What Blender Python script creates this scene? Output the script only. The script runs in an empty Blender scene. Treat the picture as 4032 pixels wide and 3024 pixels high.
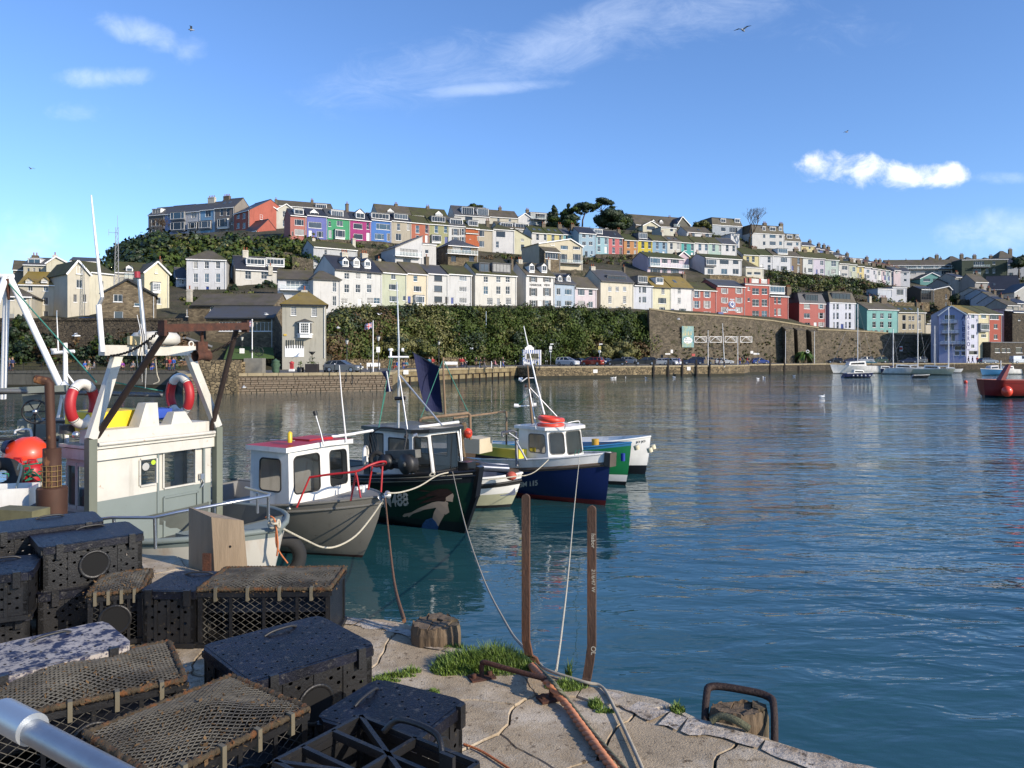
# Harbour scene. Sections in order: camera, light and sky; materials; mesh helpers; ground, water, quays; houses; vegetation; quayside; boats; near quay and pots.
import bpy,math,random
import numpy as np
from mathutils import Vector,Matrix,noise as mnoise
random.seed(7);rng=np.random.default_rng(7)
R=math.radians
C=bpy.data.collections.new("harbour");bpy.context.scene.collection.children.link(C)
SC=bpy.context.scene
F=2950.;CX=2016.;HY=1400.;EYE=4.2
cam=bpy.data.cameras.new("camera");cam_o=bpy.data.objects.new("camera",cam);C.objects.link(cam_o)
cam.sensor_width=36;cam.lens=36*F/4032;cam.shift_y=-112/4032;cam.clip_start=.05;cam.clip_end=6000
cam_o.location=(0,0,EYE);cam_o.rotation_euler=(R(90),0,0);SC.camera=cam_o
def P(px,py,Y):return Vector(((px-CX)/F*Y,Y,EYE-(py-HY)/F*Y))
def G(px,py,Z=0.):return P(px,py,F*(EYE-Z)/(py-HY))
SUN_EL,SUN_AZ=25.,57.
sd=Vector((math.sin(R(SUN_AZ))*math.cos(R(SUN_EL)),-math.cos(R(SUN_AZ))*math.cos(R(SUN_EL)),math.sin(R(SUN_EL))))
sl=bpy.data.lights.new("sun",'SUN');sl.energy=4.4;sl.angle=R(.5);sl.color=(1,.88,.72)
so=bpy.data.objects.new("sun",sl);C.objects.link(so);so.rotation_euler=sd.to_track_quat('Z','Y').to_euler()
W=bpy.data.worlds.new("World");SC.world=W;W.use_nodes=True
nt=W.node_tree;nt.nodes.clear()
def wn(t,**k):
 n=nt.nodes.new(t)
 for a,b in k.items():setattr(n,a,b)
 return n
def wmath(op,a,b=None,c=None):
 n=wn('ShaderNodeMath',operation=op)
 for i,v in enumerate((a,b,c)):
  if v is None:continue
  if isinstance(v,(int,float)):n.inputs[i].default_value=v
  else:nt.links.new(v,n.inputs[i])
 return n.outputs[0]
sky=wn('ShaderNodeTexSky',sky_type='NISHITA');sky.sun_disc=False
sky.sun_elevation=R(SUN_EL);sky.sun_rotation=math.atan2(sd.x,sd.y)
sky.air_density=1.0;sky.dust_density=.35;sky.ozone_density=3.2
tc=wn('ShaderNodeTexCoord');sep=wn('ShaderNodeSeparateXYZ');nt.links.new(tc.outputs['Generated'],sep.inputs[0])
yy=wmath('MAXIMUM',sep.outputs[1],.05)
U=wmath('DIVIDE',sep.outputs[0],yy);V=wmath('DIVIDE',sep.outputs[2],yy)
cmb=wn('ShaderNodeCombineXYZ');nt.links.new(U,cmb.inputs[0]);nt.links.new(V,cmb.inputs[1])
def wnoise(scale,detail,rot=0,sx=1,sy=1,dist=0.,rough=.6,off=0):
 m=wn('ShaderNodeMapping');m.inputs['Rotation'].default_value=(0,0,rot);m.inputs['Scale'].default_value=(sx,sy,1);m.inputs['Location'].default_value=(off,off,0)
 nt.links.new(cmb.outputs[0],m.inputs[0])
 n=wn('ShaderNodeTexNoise');n.inputs['Scale'].default_value=scale;n.inputs['Detail'].default_value=detail;n.inputs['Roughness'].default_value=rough;n.inputs['Distortion'].default_value=dist
 nt.links.new(m.outputs[0],n.inputs['Vector']);return n.outputs[0]
def blob(u,v,ru,rv,rot=0):
 du=wmath('SUBTRACT',U,u);dv=wmath('SUBTRACT',V,v);c_,s_=math.cos(rot),math.sin(rot)
 a=wmath('DIVIDE',wmath('ADD',wmath('MULTIPLY',du,c_),wmath('MULTIPLY',dv,s_)),ru)
 b=wmath('DIVIDE',wmath('SUBTRACT',wmath('MULTIPLY',dv,c_),wmath('MULTIPLY',du,s_)),rv)
 d=wmath('ADD',wmath('MULTIPLY',a,a),wmath('MULTIPLY',b,b))
 return wmath('MAXIMUM',wmath('SUBTRACT',1.,d),0.)
def uv(px,py):return(px-CX)/F,(HY-py)/F
def cloud(masks,nz,lo,hi,amp):
 tot=None
 for(px,py,rx,ry,rot,k)in masks:
  u,v=uv(px,py);b=wmath('MULTIPLY',blob(u,v,rx/F,ry/F,R(rot)),k);tot=b if tot is None else wmath('MAXIMUM',tot,b)
 x=wmath('ADD',wmath('MULTIPLY',nz,amp),wmath('SUBTRACT',tot,amp))
 mr=wn('ShaderNodeMapRange',interpolation_type='SMOOTHSTEP');nt.links.new(x,mr.inputs[0]);mr.inputs[1].default_value=lo;mr.inputs[2].default_value=hi
 return mr.outputs[0]
n1=wnoise(9,9,rough=.55,sx=1,sy=1.6,dist=.2);n3=wnoise(20,10,rough=.62,sx=1,sy=1.3,dist=.3);n2=wnoise(9,12,rot=R(-25),sx=1,sy=2.6,dist=.9,rough=.72,off=3.1)
cum=cloud([(3255,652,165,100,0,1.),(3330,662,150,85,0,1.),(3400,670,210,95,-6,1.),(3580,690,260,85,-3,1.),(3720,695,150,75,0,1.)],n3,-.5,.25,1.9)
cirr=cloud([(2250,150,620,160,22,.85),(1750,280,800,200,10,.55),(2750,60,700,160,12,.6),(1900,350,420,40,4,.9),(3300,120,400,140,0,.3)],n2,-.45,.75,1.25)
wis=cloud([(560,130,250,80,-18,.9),(740,185,100,90,0,.7),(400,305,300,60,2,.9),(300,440,180,60,0,.5),(80,950,300,190,0,.6),(500,650,160,50,0,.4),(3960,700,220,36,0,.8),(3940,905,330,120,5,.95),(3850,930,140,34,0,1.0)],n3,-.5,.9,1.5)
mix1=wn('ShaderNodeMix',data_type='RGBA');cloud_f=wmath('MINIMUM',wmath('ADD',wmath('MULTIPLY',cirr,.36),wmath('MULTIPLY',wis,.5)),.75)
nt.links.new(cloud_f,mix1.inputs[0]);tint=wn('ShaderNodeMix',data_type='RGBA',blend_type='MULTIPLY');tint.inputs[0].default_value=1;nt.links.new(sky.outputs[0],tint.inputs[6]);tint.inputs[7].default_value=(.82,.99,1.26,1);nt.links.new(tint.outputs[2],mix1.inputs[6]);mix1.inputs[7].default_value=(7.0,7.7,8.8,1)
mix2=wn('ShaderNodeMix',data_type='RGBA');nt.links.new(wmath('MULTIPLY',cum,.86),mix2.inputs[0]);nt.links.new(mix1.outputs[2],mix2.inputs[6])
cshade=wn('ShaderNodeMix',data_type='RGBA');cmr=wn('ShaderNodeMapRange');nt.links.new(V,cmr.inputs[0]);cmr.inputs[1].default_value=uv(0,735)[1];cmr.inputs[2].default_value=uv(0,640)[1]
nt.links.new(cmr.outputs[0],cshade.inputs[0]);cshade.inputs[6].default_value=(7.4,7.6,8.2,1);cshade.inputs[7].default_value=(9.0,8.9,8.7,1);nt.links.new(cshade.outputs[2],mix2.inputs[7])
bg=wn('ShaderNodeBackground');bg.inputs[1].default_value=.132;nt.links.new(mix2.outputs[2],bg.inputs[0])
wo=wn('ShaderNodeOutputWorld');nt.links.new(bg.outputs[0],wo.inputs[0])
SC.view_settings.view_transform='Standard';SC.view_settings.look='None';SC.view_settings.gamma=1;SC.view_settings.use_curve_mapping=False
SC.view_settings.exposure=0.4
SC.render.engine='CYCLES'
def S(r,g,b,k=1.):
 f=lambda c:((c/255+.055)/1.055)**2.4 if c>10 else c/255/12.92
 return(f(r)*k,f(g)*k,f(b)*k)
_M={}
def mat(name,col,rough=.65,metal=0.,var=.18,vs=2.,bump=.0,bs=25.,col2=None,c2s=3.,c2t=.55,c2w=.12,streak=None,coat=0.,island=0.,trans=0.,c3=None,c3s=9.,c3t=.62,ior=None,zs=1.,spec=None,emit=None,dist=None):
 if name in _M:return _M[name]
 m=bpy.data.materials.new(name);m.use_nodes=True;t=m.node_tree;b=t.nodes['Principled BSDF'];_M[name]=m
 N=lambda ty:t.nodes.new(ty);L=t.links.new
 b.inputs['Roughness'].default_value=rough;b.inputs['Metallic'].default_value=metal
 if coat:b.inputs['Coat Weight'].default_value=coat
 if trans:b.inputs['Transmission Weight'].default_value=trans
 if ior:b.inputs['IOR'].default_value=ior
 if spec is not None:b.inputs['Specular IOR Level'].default_value=spec
 if emit:b.inputs['Emission Color'].default_value=(*col,1);b.inputs['Emission Strength'].default_value=emit
 g=N('ShaderNodeTexCoord');mp=N('ShaderNodeMapping');mp.inputs['Scale'].default_value=(1,1,zs);L(g.outputs['Object'],mp.inputs[0]);co=mp.outputs[0]
 def noi(scale,det=4,ro=.6,vec=co):
  n=N('ShaderNodeTexNoise');n.inputs['Scale'].default_value=scale;n.inputs['Detail'].default_value=det;n.inputs['Roughness'].default_value=ro;L(vec,n.inputs['Vector']);return n.outputs[0]
 def rng_(x,a,c,lo=0.,hi=1.):
  q=N('ShaderNodeMapRange');L(x,q.inputs[0]);q.inputs[1].default_value=a;q.inputs[2].default_value=c;q.inputs[3].default_value=lo;q.inputs[4].default_value=hi;return q.outputs[0]
 def mixc(f,a,c,mode='MIX'):
  q=N('ShaderNodeMix');q.data_type='RGBA';q.blend_type=mode
  if isinstance(f,float):q.inputs[0].default_value=f
  else:L(f,q.inputs[0])
  for i,v in((6,a),(7,c)):
   if isinstance(v,tuple):q.inputs[i].default_value=(*v[:3],1)
   else:L(v,q.inputs[i])
  return q.outputs[2]
 cur=(*col,1)
 if col2 is not None:cur=mixc(rng_(noi(c2s,6,.65),c2t-c2w,c2t+c2w),col,tuple(col2))
 if c3 is not None:cur=mixc(rng_(noi(c3s,5,.7),c3t-.05,c3t+.05),cur,tuple(c3))
 if streak is not None:
  m2=N('ShaderNodeMapping');m2.inputs['Scale'].default_value=(1,1,.12);L(g.outputs['Object'],m2.inputs[0])
  cur=mixc(rng_(noi(2.2,5,.7,m2.outputs[0]),.52,.8,0,streak[1]),cur,tuple(streak[0]))
 if var:
  hv=rng_(noi(vs,5),.25,.75,1-var,1+var);cb=N('ShaderNodeCombineColor')
  for i in range(3):L(hv,cb.inputs[i])
  cur=mixc(1.,cur,cb.outputs[0],'MULTIPLY')
 if island:
  ge=N('ShaderNodeNewGeometry');hv=rng_(ge.outputs['Random Per Island'],0,1,1-island,1+island);cb=N('ShaderNodeCombineColor')
  for i in range(3):L(hv,cb.inputs[i])
  cur=mixc(1.,cur,cb.outputs[0],'MULTIPLY')
 if isinstance(cur,tuple):b.inputs['Base Color'].default_value=(*cur[:3],1)
 else:L(cur,b.inputs['Base Color'])
 if bump:
  bp=N('ShaderNodeBump');bp.inputs['Strength'].default_value=bump;bp.inputs['Distance'].default_value=dist or .02;L(noi(bs,5,.65),bp.inputs['Height']);L(bp.outputs[0],b.inputs['Normal'])
 return m
def stonemat(name,c1,c2,mortar,bw=.5,bh=.25,rubble=False,moss=None,bump=.6,msize=.02,patch=None):
 if name in _M:return _M[name]
 m=bpy.data.materials.new(name);m.use_nodes=True;t=m.node_tree;b=t.nodes['Principled BSDF'];_M[name]=m
 N=lambda ty:t.nodes.new(ty);L=t.links.new
 b.inputs['Roughness'].default_value=.88
 g=N('ShaderNodeTexCoord');sp=N('ShaderNodeSeparateXYZ');L(g.outputs['Object'],sp.inputs[0])
 ad=N('ShaderNodeMath');L(sp.outputs[0],ad.inputs[0]);L(sp.outputs[1],ad.inputs[1])
 cb=N('ShaderNodeCombineXYZ');L(ad.outputs[0],cb.inputs[0]);L(sp.outputs[2],cb.inputs[1])
 nz=N('ShaderNodeTexNoise');nz.inputs['Scale'].default_value=.9;nz.inputs['Detail'].default_value=6;L(g.outputs['Object'],nz.inputs[0])
 if rubble:
  mp=N('ShaderNodeMapping');mp.inputs['Scale'].default_value=(1/bw,1/bh,1);L(cb.outputs[0],mp.inputs[0])
  v=N('ShaderNodeTexVoronoi');v.inputs['Scale'].default_value=1;L(mp.outputs[0],v.inputs[0])
  ve=N('ShaderNodeTexVoronoi');ve.feature='DISTANCE_TO_EDGE';ve.inputs['Scale'].default_value=1;L(mp.outputs[0],ve.inputs[0])
  bwc=N('ShaderNodeRGBToBW');L(v.outputs['Color'],bwc.inputs[0])
  mx=N('ShaderNodeMix');mx.data_type='RGBA';L(bwc.outputs[0],mx.inputs[0]);mx.inputs[6].default_value=(*c1,1);mx.inputs[7].default_value=(*c2,1)
  mr=N('ShaderNodeMapRange');L(ve.outputs[0],mr.inputs[0]);mr.inputs[1].default_value=.02;mr.inputs[2].default_value=.1
  m2=N('ShaderNodeMix');m2.data_type='RGBA';L(mr.outputs[0],m2.inputs[0]);m2.inputs[6].default_value=(*mortar,1);L(mx.outputs[2],m2.inputs[7]);col=m2.outputs[2];hgt=mr.outputs[0]
 else:
  br=N('ShaderNodeTexBrick');L(cb.outputs[0],br.inputs[0]);br.inputs['Color1'].default_value=(*c1,1);br.inputs['Color2'].default_value=(*c2,1);br.inputs['Mortar'].default_value=(*mortar,1)
  br.inputs['Scale'].default_value=1;br.inputs['Brick Width'].default_value=bw;br.inputs['Row Height'].default_value=bh;br.inputs['Mortar Size'].default_value=msize;br.inputs['Bias'].default_value=0;col=br.outputs[0]
  iv=N('ShaderNodeMath');iv.operation='SUBTRACT';iv.inputs[0].default_value=1;L(br.outputs['Fac'],iv.inputs[1]);hgt=iv.outputs[0]
 mr2=N('ShaderNodeMapRange');L(nz.outputs[0],mr2.inputs[0]);mr2.inputs[1].default_value=.3;mr2.inputs[2].default_value=.7;mr2.inputs[3].default_value=.62;mr2.inputs[4].default_value=1.3
 cc=N('ShaderNodeCombineColor');[L(mr2.outputs[0],cc.inputs[i])for i in range(3)]
 m3=N('ShaderNodeMix');m3.data_type='RGBA';m3.blend_type='MULTIPLY';m3.inputs[0].default_value=1;L(col,m3.inputs[6]);L(cc.outputs[0],m3.inputs[7]);col=m3.outputs[2]
 if moss:
  n2_=N('ShaderNodeTexNoise');n2_.inputs['Scale'].default_value=moss[2];n2_.inputs['Detail'].default_value=7;n2_.inputs['Roughness'].default_value=.7;L(g.outputs['Object'],n2_.inputs[0])
  mr=N('ShaderNodeMapRange');L(n2_.outputs[0],mr.inputs[0]);mr.inputs[1].default_value=moss[1]-.04;mr.inputs[2].default_value=moss[1]+.06
  m4=N('ShaderNodeMix');m4.data_type='RGBA';L(mr.outputs[0],m4.inputs[0]);L(col,m4.inputs[6]);m4.inputs[7].default_value=(*moss[0],1);col=m4.outputs[2]
 L(col,b.inputs['Base Color'])
 bp=N('ShaderNodeBump');bp.inputs['Strength'].default_value=bump;bp.inputs['Distance'].default_value=.06
 n3=N('ShaderNodeTexNoise');n3.inputs['Scale'].default_value=6;n3.inputs['Detail'].default_value=6;L(g.outputs['Object'],n3.inputs[0])
 am=N('ShaderNodeMath');L(hgt,am.inputs[0]);L(n3.outputs[0],am.inputs[1]);L(am.outputs[0],bp.inputs['Height']);L(bp.outputs[0],b.inputs['Normal'])
 return m
class MB:
 def __init__(s):s.v=[];s.f=[];s.m=[];s.sm=[]
 def add(s,vs,fs,m=0,smooth=False):
  o=len(s.v);s.v+=[tuple(v)for v in vs]
  for f in fs:s.f.append(tuple(i+o for i in f));s.m.append(m);s.sm.append(smooth)
  return s
 def quad(s,a,b,c,d,m=0):return s.add([a,b,c,d],[(0,1,2,3)],m)
 def poly(s,pts,m=0):return s.add(pts,[tuple(range(len(pts)))],m)
 def box(s,x0,x1,y0,y1,z0,z1,m=0,M=None):
  v=[Vector(p)for p in((x0,y0,z0),(x1,y0,z0),(x1,y1,z0),(x0,y1,z0),(x0,y0,z1),(x1,y0,z1),(x1,y1,z1),(x0,y1,z1))]
  if M is not None:v=[M@p for p in v]
  return s.add(v,[(0,3,2,1),(4,5,6,7),(0,1,5,4),(1,2,6,5),(2,3,7,6),(3,0,4,7)],m)
 def hexa(s,v,m=0):return s.add(v,[(0,3,2,1),(4,5,6,7),(0,1,5,4),(1,2,6,5),(2,3,7,6),(3,0,4,7)],m)
 def beam(s,a,b,w,h,m=0,up=(0,0,1)):
  a=Vector(a);b=Vector(b);d=(b-a).normalized();u=Vector(up)
  if abs(d.dot(u))>.98:u=Vector((0,1,0))if abs(d.y)<.9 else Vector((1,0,0))
  x=d.cross(u).normalized()*(w/2);z=x.cross(d).normalized()*(h/2)
  return s.hexa([a-x-z,a+x-z,b+x-z,b-x-z,a-x+z,a+x+z,b+x+z,b-x+z],m)
 def tube(s,pts,r,n=8,m=0,caps=True,smooth=True,closed=False):
  pts=[Vector(p)for p in pts];k=len(pts);rs=r if isinstance(r,(list,tuple))else[r]*k
  ref=None;vs=[]
  for i,p in enumerate(pts):
   if closed:d=pts[(i+1)%k]-pts[i-1]
   else:d=pts[min(i+1,k-1)]-pts[max(i-1,0)]
   d=d.normalized()if d.length>1e-9 else Vector((0,0,1))
   if ref is None:ref=Vector((0,0,1))if abs(d.z)<.9 else Vector((1,0,0))
   x=(ref-d*ref.dot(d));x=x.normalized()if x.length>1e-6 else d.orthogonal().normalized();ref=x;y=d.cross(x)
   for j in range(n):
    a=2*math.pi*j/n;vs.append(p+(x*math.cos(a)+y*math.sin(a))*rs[i])
  fs=[]
  for i in range(k if closed else k-1):
   q=((i+1)%k)*n
   for j in range(n):fs.append((i*n+j,i*n+(j+1)%n,q+(j+1)%n,q+j))
  s.add(vs,fs,m,smooth)
  if caps and not closed:s.add(vs[:n],[tuple(range(n))[::-1]],m);s.add(vs[-n:],[tuple(range(n))],m)
  return s
 def lathe(s,prof,n=16,M=None,m=0,smooth=True):
  vs=[]
  for(r,z)in prof:
   for j in range(n):a=2*math.pi*j/n;vs.append(Vector((r*math.cos(a),r*math.sin(a),z)))
  if M is not None:vs=[M@v for v in vs]
  return s.add(vs,[(i*n+j,i*n+(j+1)%n,(i+1)*n+(j+1)%n,(i+1)*n+j)for i in range(len(prof)-1)for j in range(n)],m,smooth)
 def ball(s,c,r,n=12,m=0,sz=1.):
  k=n//2;return s.lathe([(max(1e-4,r*math.sin(math.pi*i/k)),-r*sz*math.cos(math.pi*i/k))for i in range(k+1)],n,Matrix.Translation(c),m)
 def torus(s,c,Rr,r,n=24,k=8,M=None,m=0,a0=0,a1=2*math.pi):
  M=M or Matrix.Identity(3);cnt=n if abs(a1-a0-2*math.pi)<1e-6 else n+1
  pts=[Vector(c)+M@Vector((Rr*math.cos(a0+(a1-a0)*i/n),Rr*math.sin(a0+(a1-a0)*i/n),0))for i in range(cnt)]
  return s.tube(pts,r,k,m,closed=(cnt==n))
 def prism(s,pts,z0,z1,m=0,side=None):
  n=len(pts);s.add([(p[0],p[1],z1)for p in pts],[tuple(range(n))],m);s.add([(p[0],p[1],z0)for p in pts],[tuple(range(n))[::-1]],m)
  s.add([(p[0],p[1],z0)for p in pts]+[(p[0],p[1],z1)for p in pts],[(i,(i+1)%n,n+(i+1)%n,n+i)for i in range(n)],m if side is None else side);return s
 def mesh(s,name,mats):
  me=bpy.data.meshes.new(name);me.from_pydata(s.v,[],s.f)
  for q in(mats if isinstance(mats,(list,tuple))else[mats]):me.materials.append(q)
  me.polygons.foreach_set('material_index',s.m);me.polygons.foreach_set('use_smooth',s.sm);me.update();return me
def link(name,me,parent=None,loc=None,rz=0.,**props):
 o=bpy.data.objects.new(name,me);C.objects.link(o)
 if parent is not None:o.parent=parent
 if loc is not None:o.location=loc
 if rz:o.rotation_euler=(0,0,rz)
 for k,v in props.items():o[k]=v
 return o
def obj(name,mb,mats,parent=None,loc=None,rz=0.,**props):return link(name,mb.mesh(name,mats),parent,loc,rz,**props)
def thing(name,label,cat,loc=(0,0,0),rz=0.,group=None):
 o=link(name,None,None,loc,rz,label=label,category=cat)
 if group:o['group']=group
 return o
def tag(o,label,cat,group=None):
 o['label']=label;o['category']=cat
 if group:o['group']=group
 return o
def copy_tree(o,parent=None):
 c=o.copy();C.objects.link(c)
 if parent is not None:c.parent=parent
 for ch in list(o.children):copy_tree(ch,c)
 return c
def quads_mesh(name,V4,mats,mi=None,nrm=None):
 n=len(V4);me=bpy.data.meshes.new(name);me.vertices.add(n*4);me.vertices.foreach_set('co',np.asarray(V4,dtype=np.float32).ravel())
 me.loops.add(n*4);me.loops.foreach_set('vertex_index',np.arange(n*4,dtype=np.int32));me.polygons.add(n)
 me.polygons.foreach_set('loop_start',np.arange(0,n*4,4,dtype=np.int32))
 for q in(mats if isinstance(mats,(list,tuple))else[mats]):me.materials.append(q)
 if mi is not None:me.polygons.foreach_set('material_index',np.asarray(mi,dtype=np.int32))
 me.update(calc_edges=True)
 if nrm is not None:me.polygons.foreach_set('use_smooth',np.ones(n,dtype=bool));me.normals_split_custom_set_from_vertices(np.repeat(nrm,4,0).tolist())
 return me
def bez(a,b,sag,n=14,side=(0,0,0)):
 a=Vector(a);b=Vector(b);s_=Vector(side)
 return[a.lerp(b,t/n)+Vector((0,0,-sag))*(4*(t/n)*(1-t/n))+s_*(4*(t/n)*(1-t/n))for t in range(n+1)]
def smooth_path(pts,n=6):
 pts=[Vector(p)for p in pts];out=[]
 for i in range(len(pts)-1):
  p0=pts[max(i-1,0)];p1=pts[i];p2=pts[i+1];p3=pts[min(i+2,len(pts)-1)]
  for k in range(n):
   t=k/n;out.append(.5*((2*p1)+(p2-p0)*t+(2*p0-5*p1+4*p2-p3)*t*t+(3*p1-p0-3*p2+p3)*t**3))
 return out+[pts[-1]]
def lerp_tab(tab,x):
 if x<=tab[0][0]:return tab[0][1]
 for(a,b),(c,d)in zip(tab,tab[1:]):
  if x<=c:return b+(d-b)*(x-a)/(c-a)
 return tab[-1][1]
white=mat('white_paint',(.78,.77,.74),.5,var=.08,vs=1.5)
black=mat('black_paint',(.012,.012,.013),.45,var=.2)
steel=mat('stainless_steel',(.55,.56,.58),.28,.9,var=.1)
rust=mat('rusty_iron',S(100,60,42,.62),.85,var=.3,vs=6,col2=S(62,42,34,.6),c2s=5,c3=S(146,86,50,.7),c3s=14,c3t=.68,bump=.5,bs=60)
glass_dark=mat('window_glass',(.02,.024,.028),.06,var=.4,vs=.35)
S0Y=[(-2500,95),(-900,97),(600,100),(1200,104),(1290,108),(1400,132),(1700,146),(2130,162),(2500,178),(2700,182),(3100,200),(3500,215),(4100,228),(6500,260)]
S1Y=[(-2500,110),(-900,112),(700,114),(1150,118),(1290,130),(1340,143),(1700,157),(2130,171),(2700,193),(3100,208),(3490,224),(4100,236),(6500,270)]
S1p=[(-2500,1290),(-900,1270),(560,1270),(700,1290),(900,1330),(1060,1372),(1250,1360),(1290,1262),(1340,1212),(1700,1199),(2100,1205),(2680,1223),(3080,1254),(3200,1287),(3500,1316),(4100,1330),(6500,1340)]
S2p=[(-2500,1260),(-900,1240),(0,1240),(700,1200),(1000,1170),(1290,1185),(1340,1197),(1700,1189),(2100,1194),(2680,1208),(3080,1235),(3200,1262),(3500,1280),(3650,1285),(4100,1290),(6500,1290)]
S3p=[(-2500,1200),(-900,1180),(0,1165),(450,1130),(700,1100),(1250,1062),(2000,1058),(2400,1068),(2900,1088),(3200,1135),(3500,1180),(3700,1215),(4100,1215),(6500,1240)]
S4p=[(-2500,1160),(-900,1130),(0,1115),(420,1060),(520,990),(640,945),(1200,948),(1500,952),(1800,985),(2100,1012),(2280,1002),(2900,1012),(3000,1064),(3200,1084),(3400,1100),(3500,1125),(3700,1145),(4100,1120),(6500,1180)]
S5p=[(-2500,1150),(-900,1120),(0,1090),(410,1052),(450,965),(600,922),(1200,890),(2000,876),(2500,906),(2800,902),(2950,925),(3200,1000),(3400,1060),(3500,1088),(3800,1085),(4100,1062),(6500,1150)]
OFF=[0,14,34,62,95,150,900]
RYT=[(-2500,110),(500,118),(900,129),(1290,141.5),(1700,157),(2130,171),(2700,193),(3100,208),(3490,224),(4100,236),(6500,270)]
def s1y(px):return lerp_tab(RYT,px)
def sty(px,k):return lerp_tab(S1Y,px)if k==0 else s1y(px)+OFF[k]
def rowY(r,px):return s1y(px)+{'A':4,'B':36,'C':64,'D':97,'E':125,'S':20}[r]
def zat(py,Y):return EYE-(py-HY)/F*Y
def build_terrain():
 cols=list(range(-2500,6501,50));v=[];rows=9;nsub=4
 sts=[]
 for px in cols:
  st=[(lerp_tab(S0Y,px),2.12)]
  for k,tab in enumerate((S1p,S2p,S3p,S4p,S5p)):
   Y=sty(px,k);st.append((Y,max(2.1,zat(lerp_tab(tab,px),Y)-.25)))
  st.append((s1y(px)+OFF[5],st[-1][1]-.5));st.append((s1y(px)+OFF[6],-5.))
  fine=[]
  for(a,b),(c,d)in zip(st,st[1:]):
   for q in range(nsub):fine.append((a+(c-a)*q/nsub,b+(d-b)*q/nsub))
  fine.append(st[-1]);sts.append(fine)
 m=len(sts[0]);vs=[]
 for i,px in enumerate(cols):
  for j,(Y,Z)in enumerate(sts[i]):
   h=mnoise.noise(Vector((px*.01,Y*.12,3)))*.35 if 0<j<m-1 else 0
   vs.append(((px-CX)/F*Y,Y,Z+h if j else Z))
 fs=[(i*m+j,(i+1)*m+j,(i+1)*m+j+1,i*m+j+1)for i in range(len(cols)-1)for j in range(m-1)]
 return obj('hillside',MB().add(vs,fs,0,True),mat('hill_scrub',S(74,72,44,.55),.95,var=.45,vs=.25,col2=S(92,84,70,.6),c2s=.16,c2t=.55,c3=S(50,62,28,.6),c3s=.4,bump=.8,bs=3,dist=.3),kind='structure')
build_terrain()
def terr(px,Y):
 st=[(lerp_tab(S0Y,px),2.12)]
 for k,tab in enumerate((S1p,S2p,S3p,S4p,S5p)):
  y=sty(px,k);st.append((y,max(2.1,zat(lerp_tab(tab,px),y)-.25)))
 st.append((s1y(px)+150,st[-1][1]-.5));return lerp_tab(st,Y)
wm=bpy.data.materials.new('harbour_water');wm.use_nodes=True
def build_water():
 t=wm.node_tree;b=t.nodes['Principled BSDF'];N=lambda x:t.nodes.new(x);L=t.links.new
 b.inputs['Roughness'].default_value=.03;b.inputs['IOR'].default_value=1.55
 g=N('ShaderNodeTexCoord')
 def noi(sx,sy,rot,sc,det,dist=0.,ro=.5):
  mp=N('ShaderNodeMapping');mp.inputs['Scale'].default_value=(sx,sy,1);mp.inputs['Rotation'].default_value=(0,0,R(rot));L(g.outputs['Object'],mp.inputs[0])
  n=N('ShaderNodeTexNoise');n.inputs['Scale'].default_value=sc;n.inputs['Detail'].default_value=det;n.inputs['Distortion'].default_value=dist;n.inputs['Roughness'].default_value=ro;L(mp.outputs[0],n.inputs[0]);return n.outputs[0]
 def ma(op,a,c,d=None):
  q=N('ShaderNodeMath');q.operation=op
  for i,v in enumerate((a,c,d)):
   if v is None:continue
   if isinstance(v,float):q.inputs[i].default_value=v
   else:L(v,q.inputs[i])
  return q.outputs[0]
 def mr(x,a,c,lo,hi):
  q=N('ShaderNodeMapRange');L(x,q.inputs[0]);q.inputs[1].default_value=a;q.inputs[2].default_value=c;q.inputs[3].default_value=lo;q.inputs[4].default_value=hi;return q.outputs[0]
 sp=N('ShaderNodeSeparateXYZ');L(g.outputs['Object'],sp.inputs[0])
 patch=mr(noi(.4,1.2,20,.06,4),.36,.64,.4,1.35)
 shel=mr(ma('ADD',sp.outputs[0],ma('MULTIPLY',sp.outputs[1],-.12)),-4.,9.,.4,1.75)
 amp=ma('MULTIPLY',patch,shel)
 w1=noi(.55,1.25,12,1.5,3,.4);w2=noi(.5,1.3,-18,5.2,2,.2);w3=noi(.6,1.2,8,.34,2,.3)
 h=ma('ADD',ma('MULTIPLY',w1,.065),ma('ADD',ma('MULTIPLY',w2,.007),ma('MULTIPLY',w3,.12)))
 h=ma('MULTIPLY',h,amp)
 bp=N('ShaderNodeBump');bp.inputs['Strength'].default_value=1.;bp.inputs['Distance'].default_value=1.;L(h,bp.inputs['Height']);L(bp.outputs[0],b.inputs['Normal'])
 mx=N('ShaderNodeMix');mx.data_type='RGBA';L(mr(noi(1,1,0,.12,4),.35,.65,0,1),mx.inputs[0]);mx.inputs[6].default_value=(.009,.048,.060,1);mx.inputs[7].default_value=(.018,.070,.078,1);L(mx.outputs[2],b.inputs['Base Color'])
build_water()
obj('water',MB().quad((-1500,-60,0),(1500,-60,0),(1500,240,0),(-1500,240,0)),wm,kind='structure')
EDGE=[(-3200,1528),(700,1530),(720,1553),(1545,1537),(1562,1520),(2035,1489.5),(2110,1492),(2930,1479),(2952,1473),(3250,1466),(4100,1461),(6500,1455)]
EP=[G(a,b)for a,b in EDGE]
asph=mat('asphalt',(.075,.073,.07),.9,var=.3,vs=.5,col2=(.11,.105,.1),c2s=.3,bump=.3,bs=30)
QZ=2.2
def build_quay():
 back=[P(px,HY,lerp_tab(S0Y,px)+3)for px in(6500,4100,3500,3100,2700,2130,1700,1420,1290,600,-900,-2500,-3200)]
 mb=MB();mb.poly([Vector((p.x,p.y,QZ))for p in EP]+[Vector((p.x,p.y,QZ))for p in back])
 obj('quayside',mb,asph,kind='structure')
build_quay()
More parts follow.
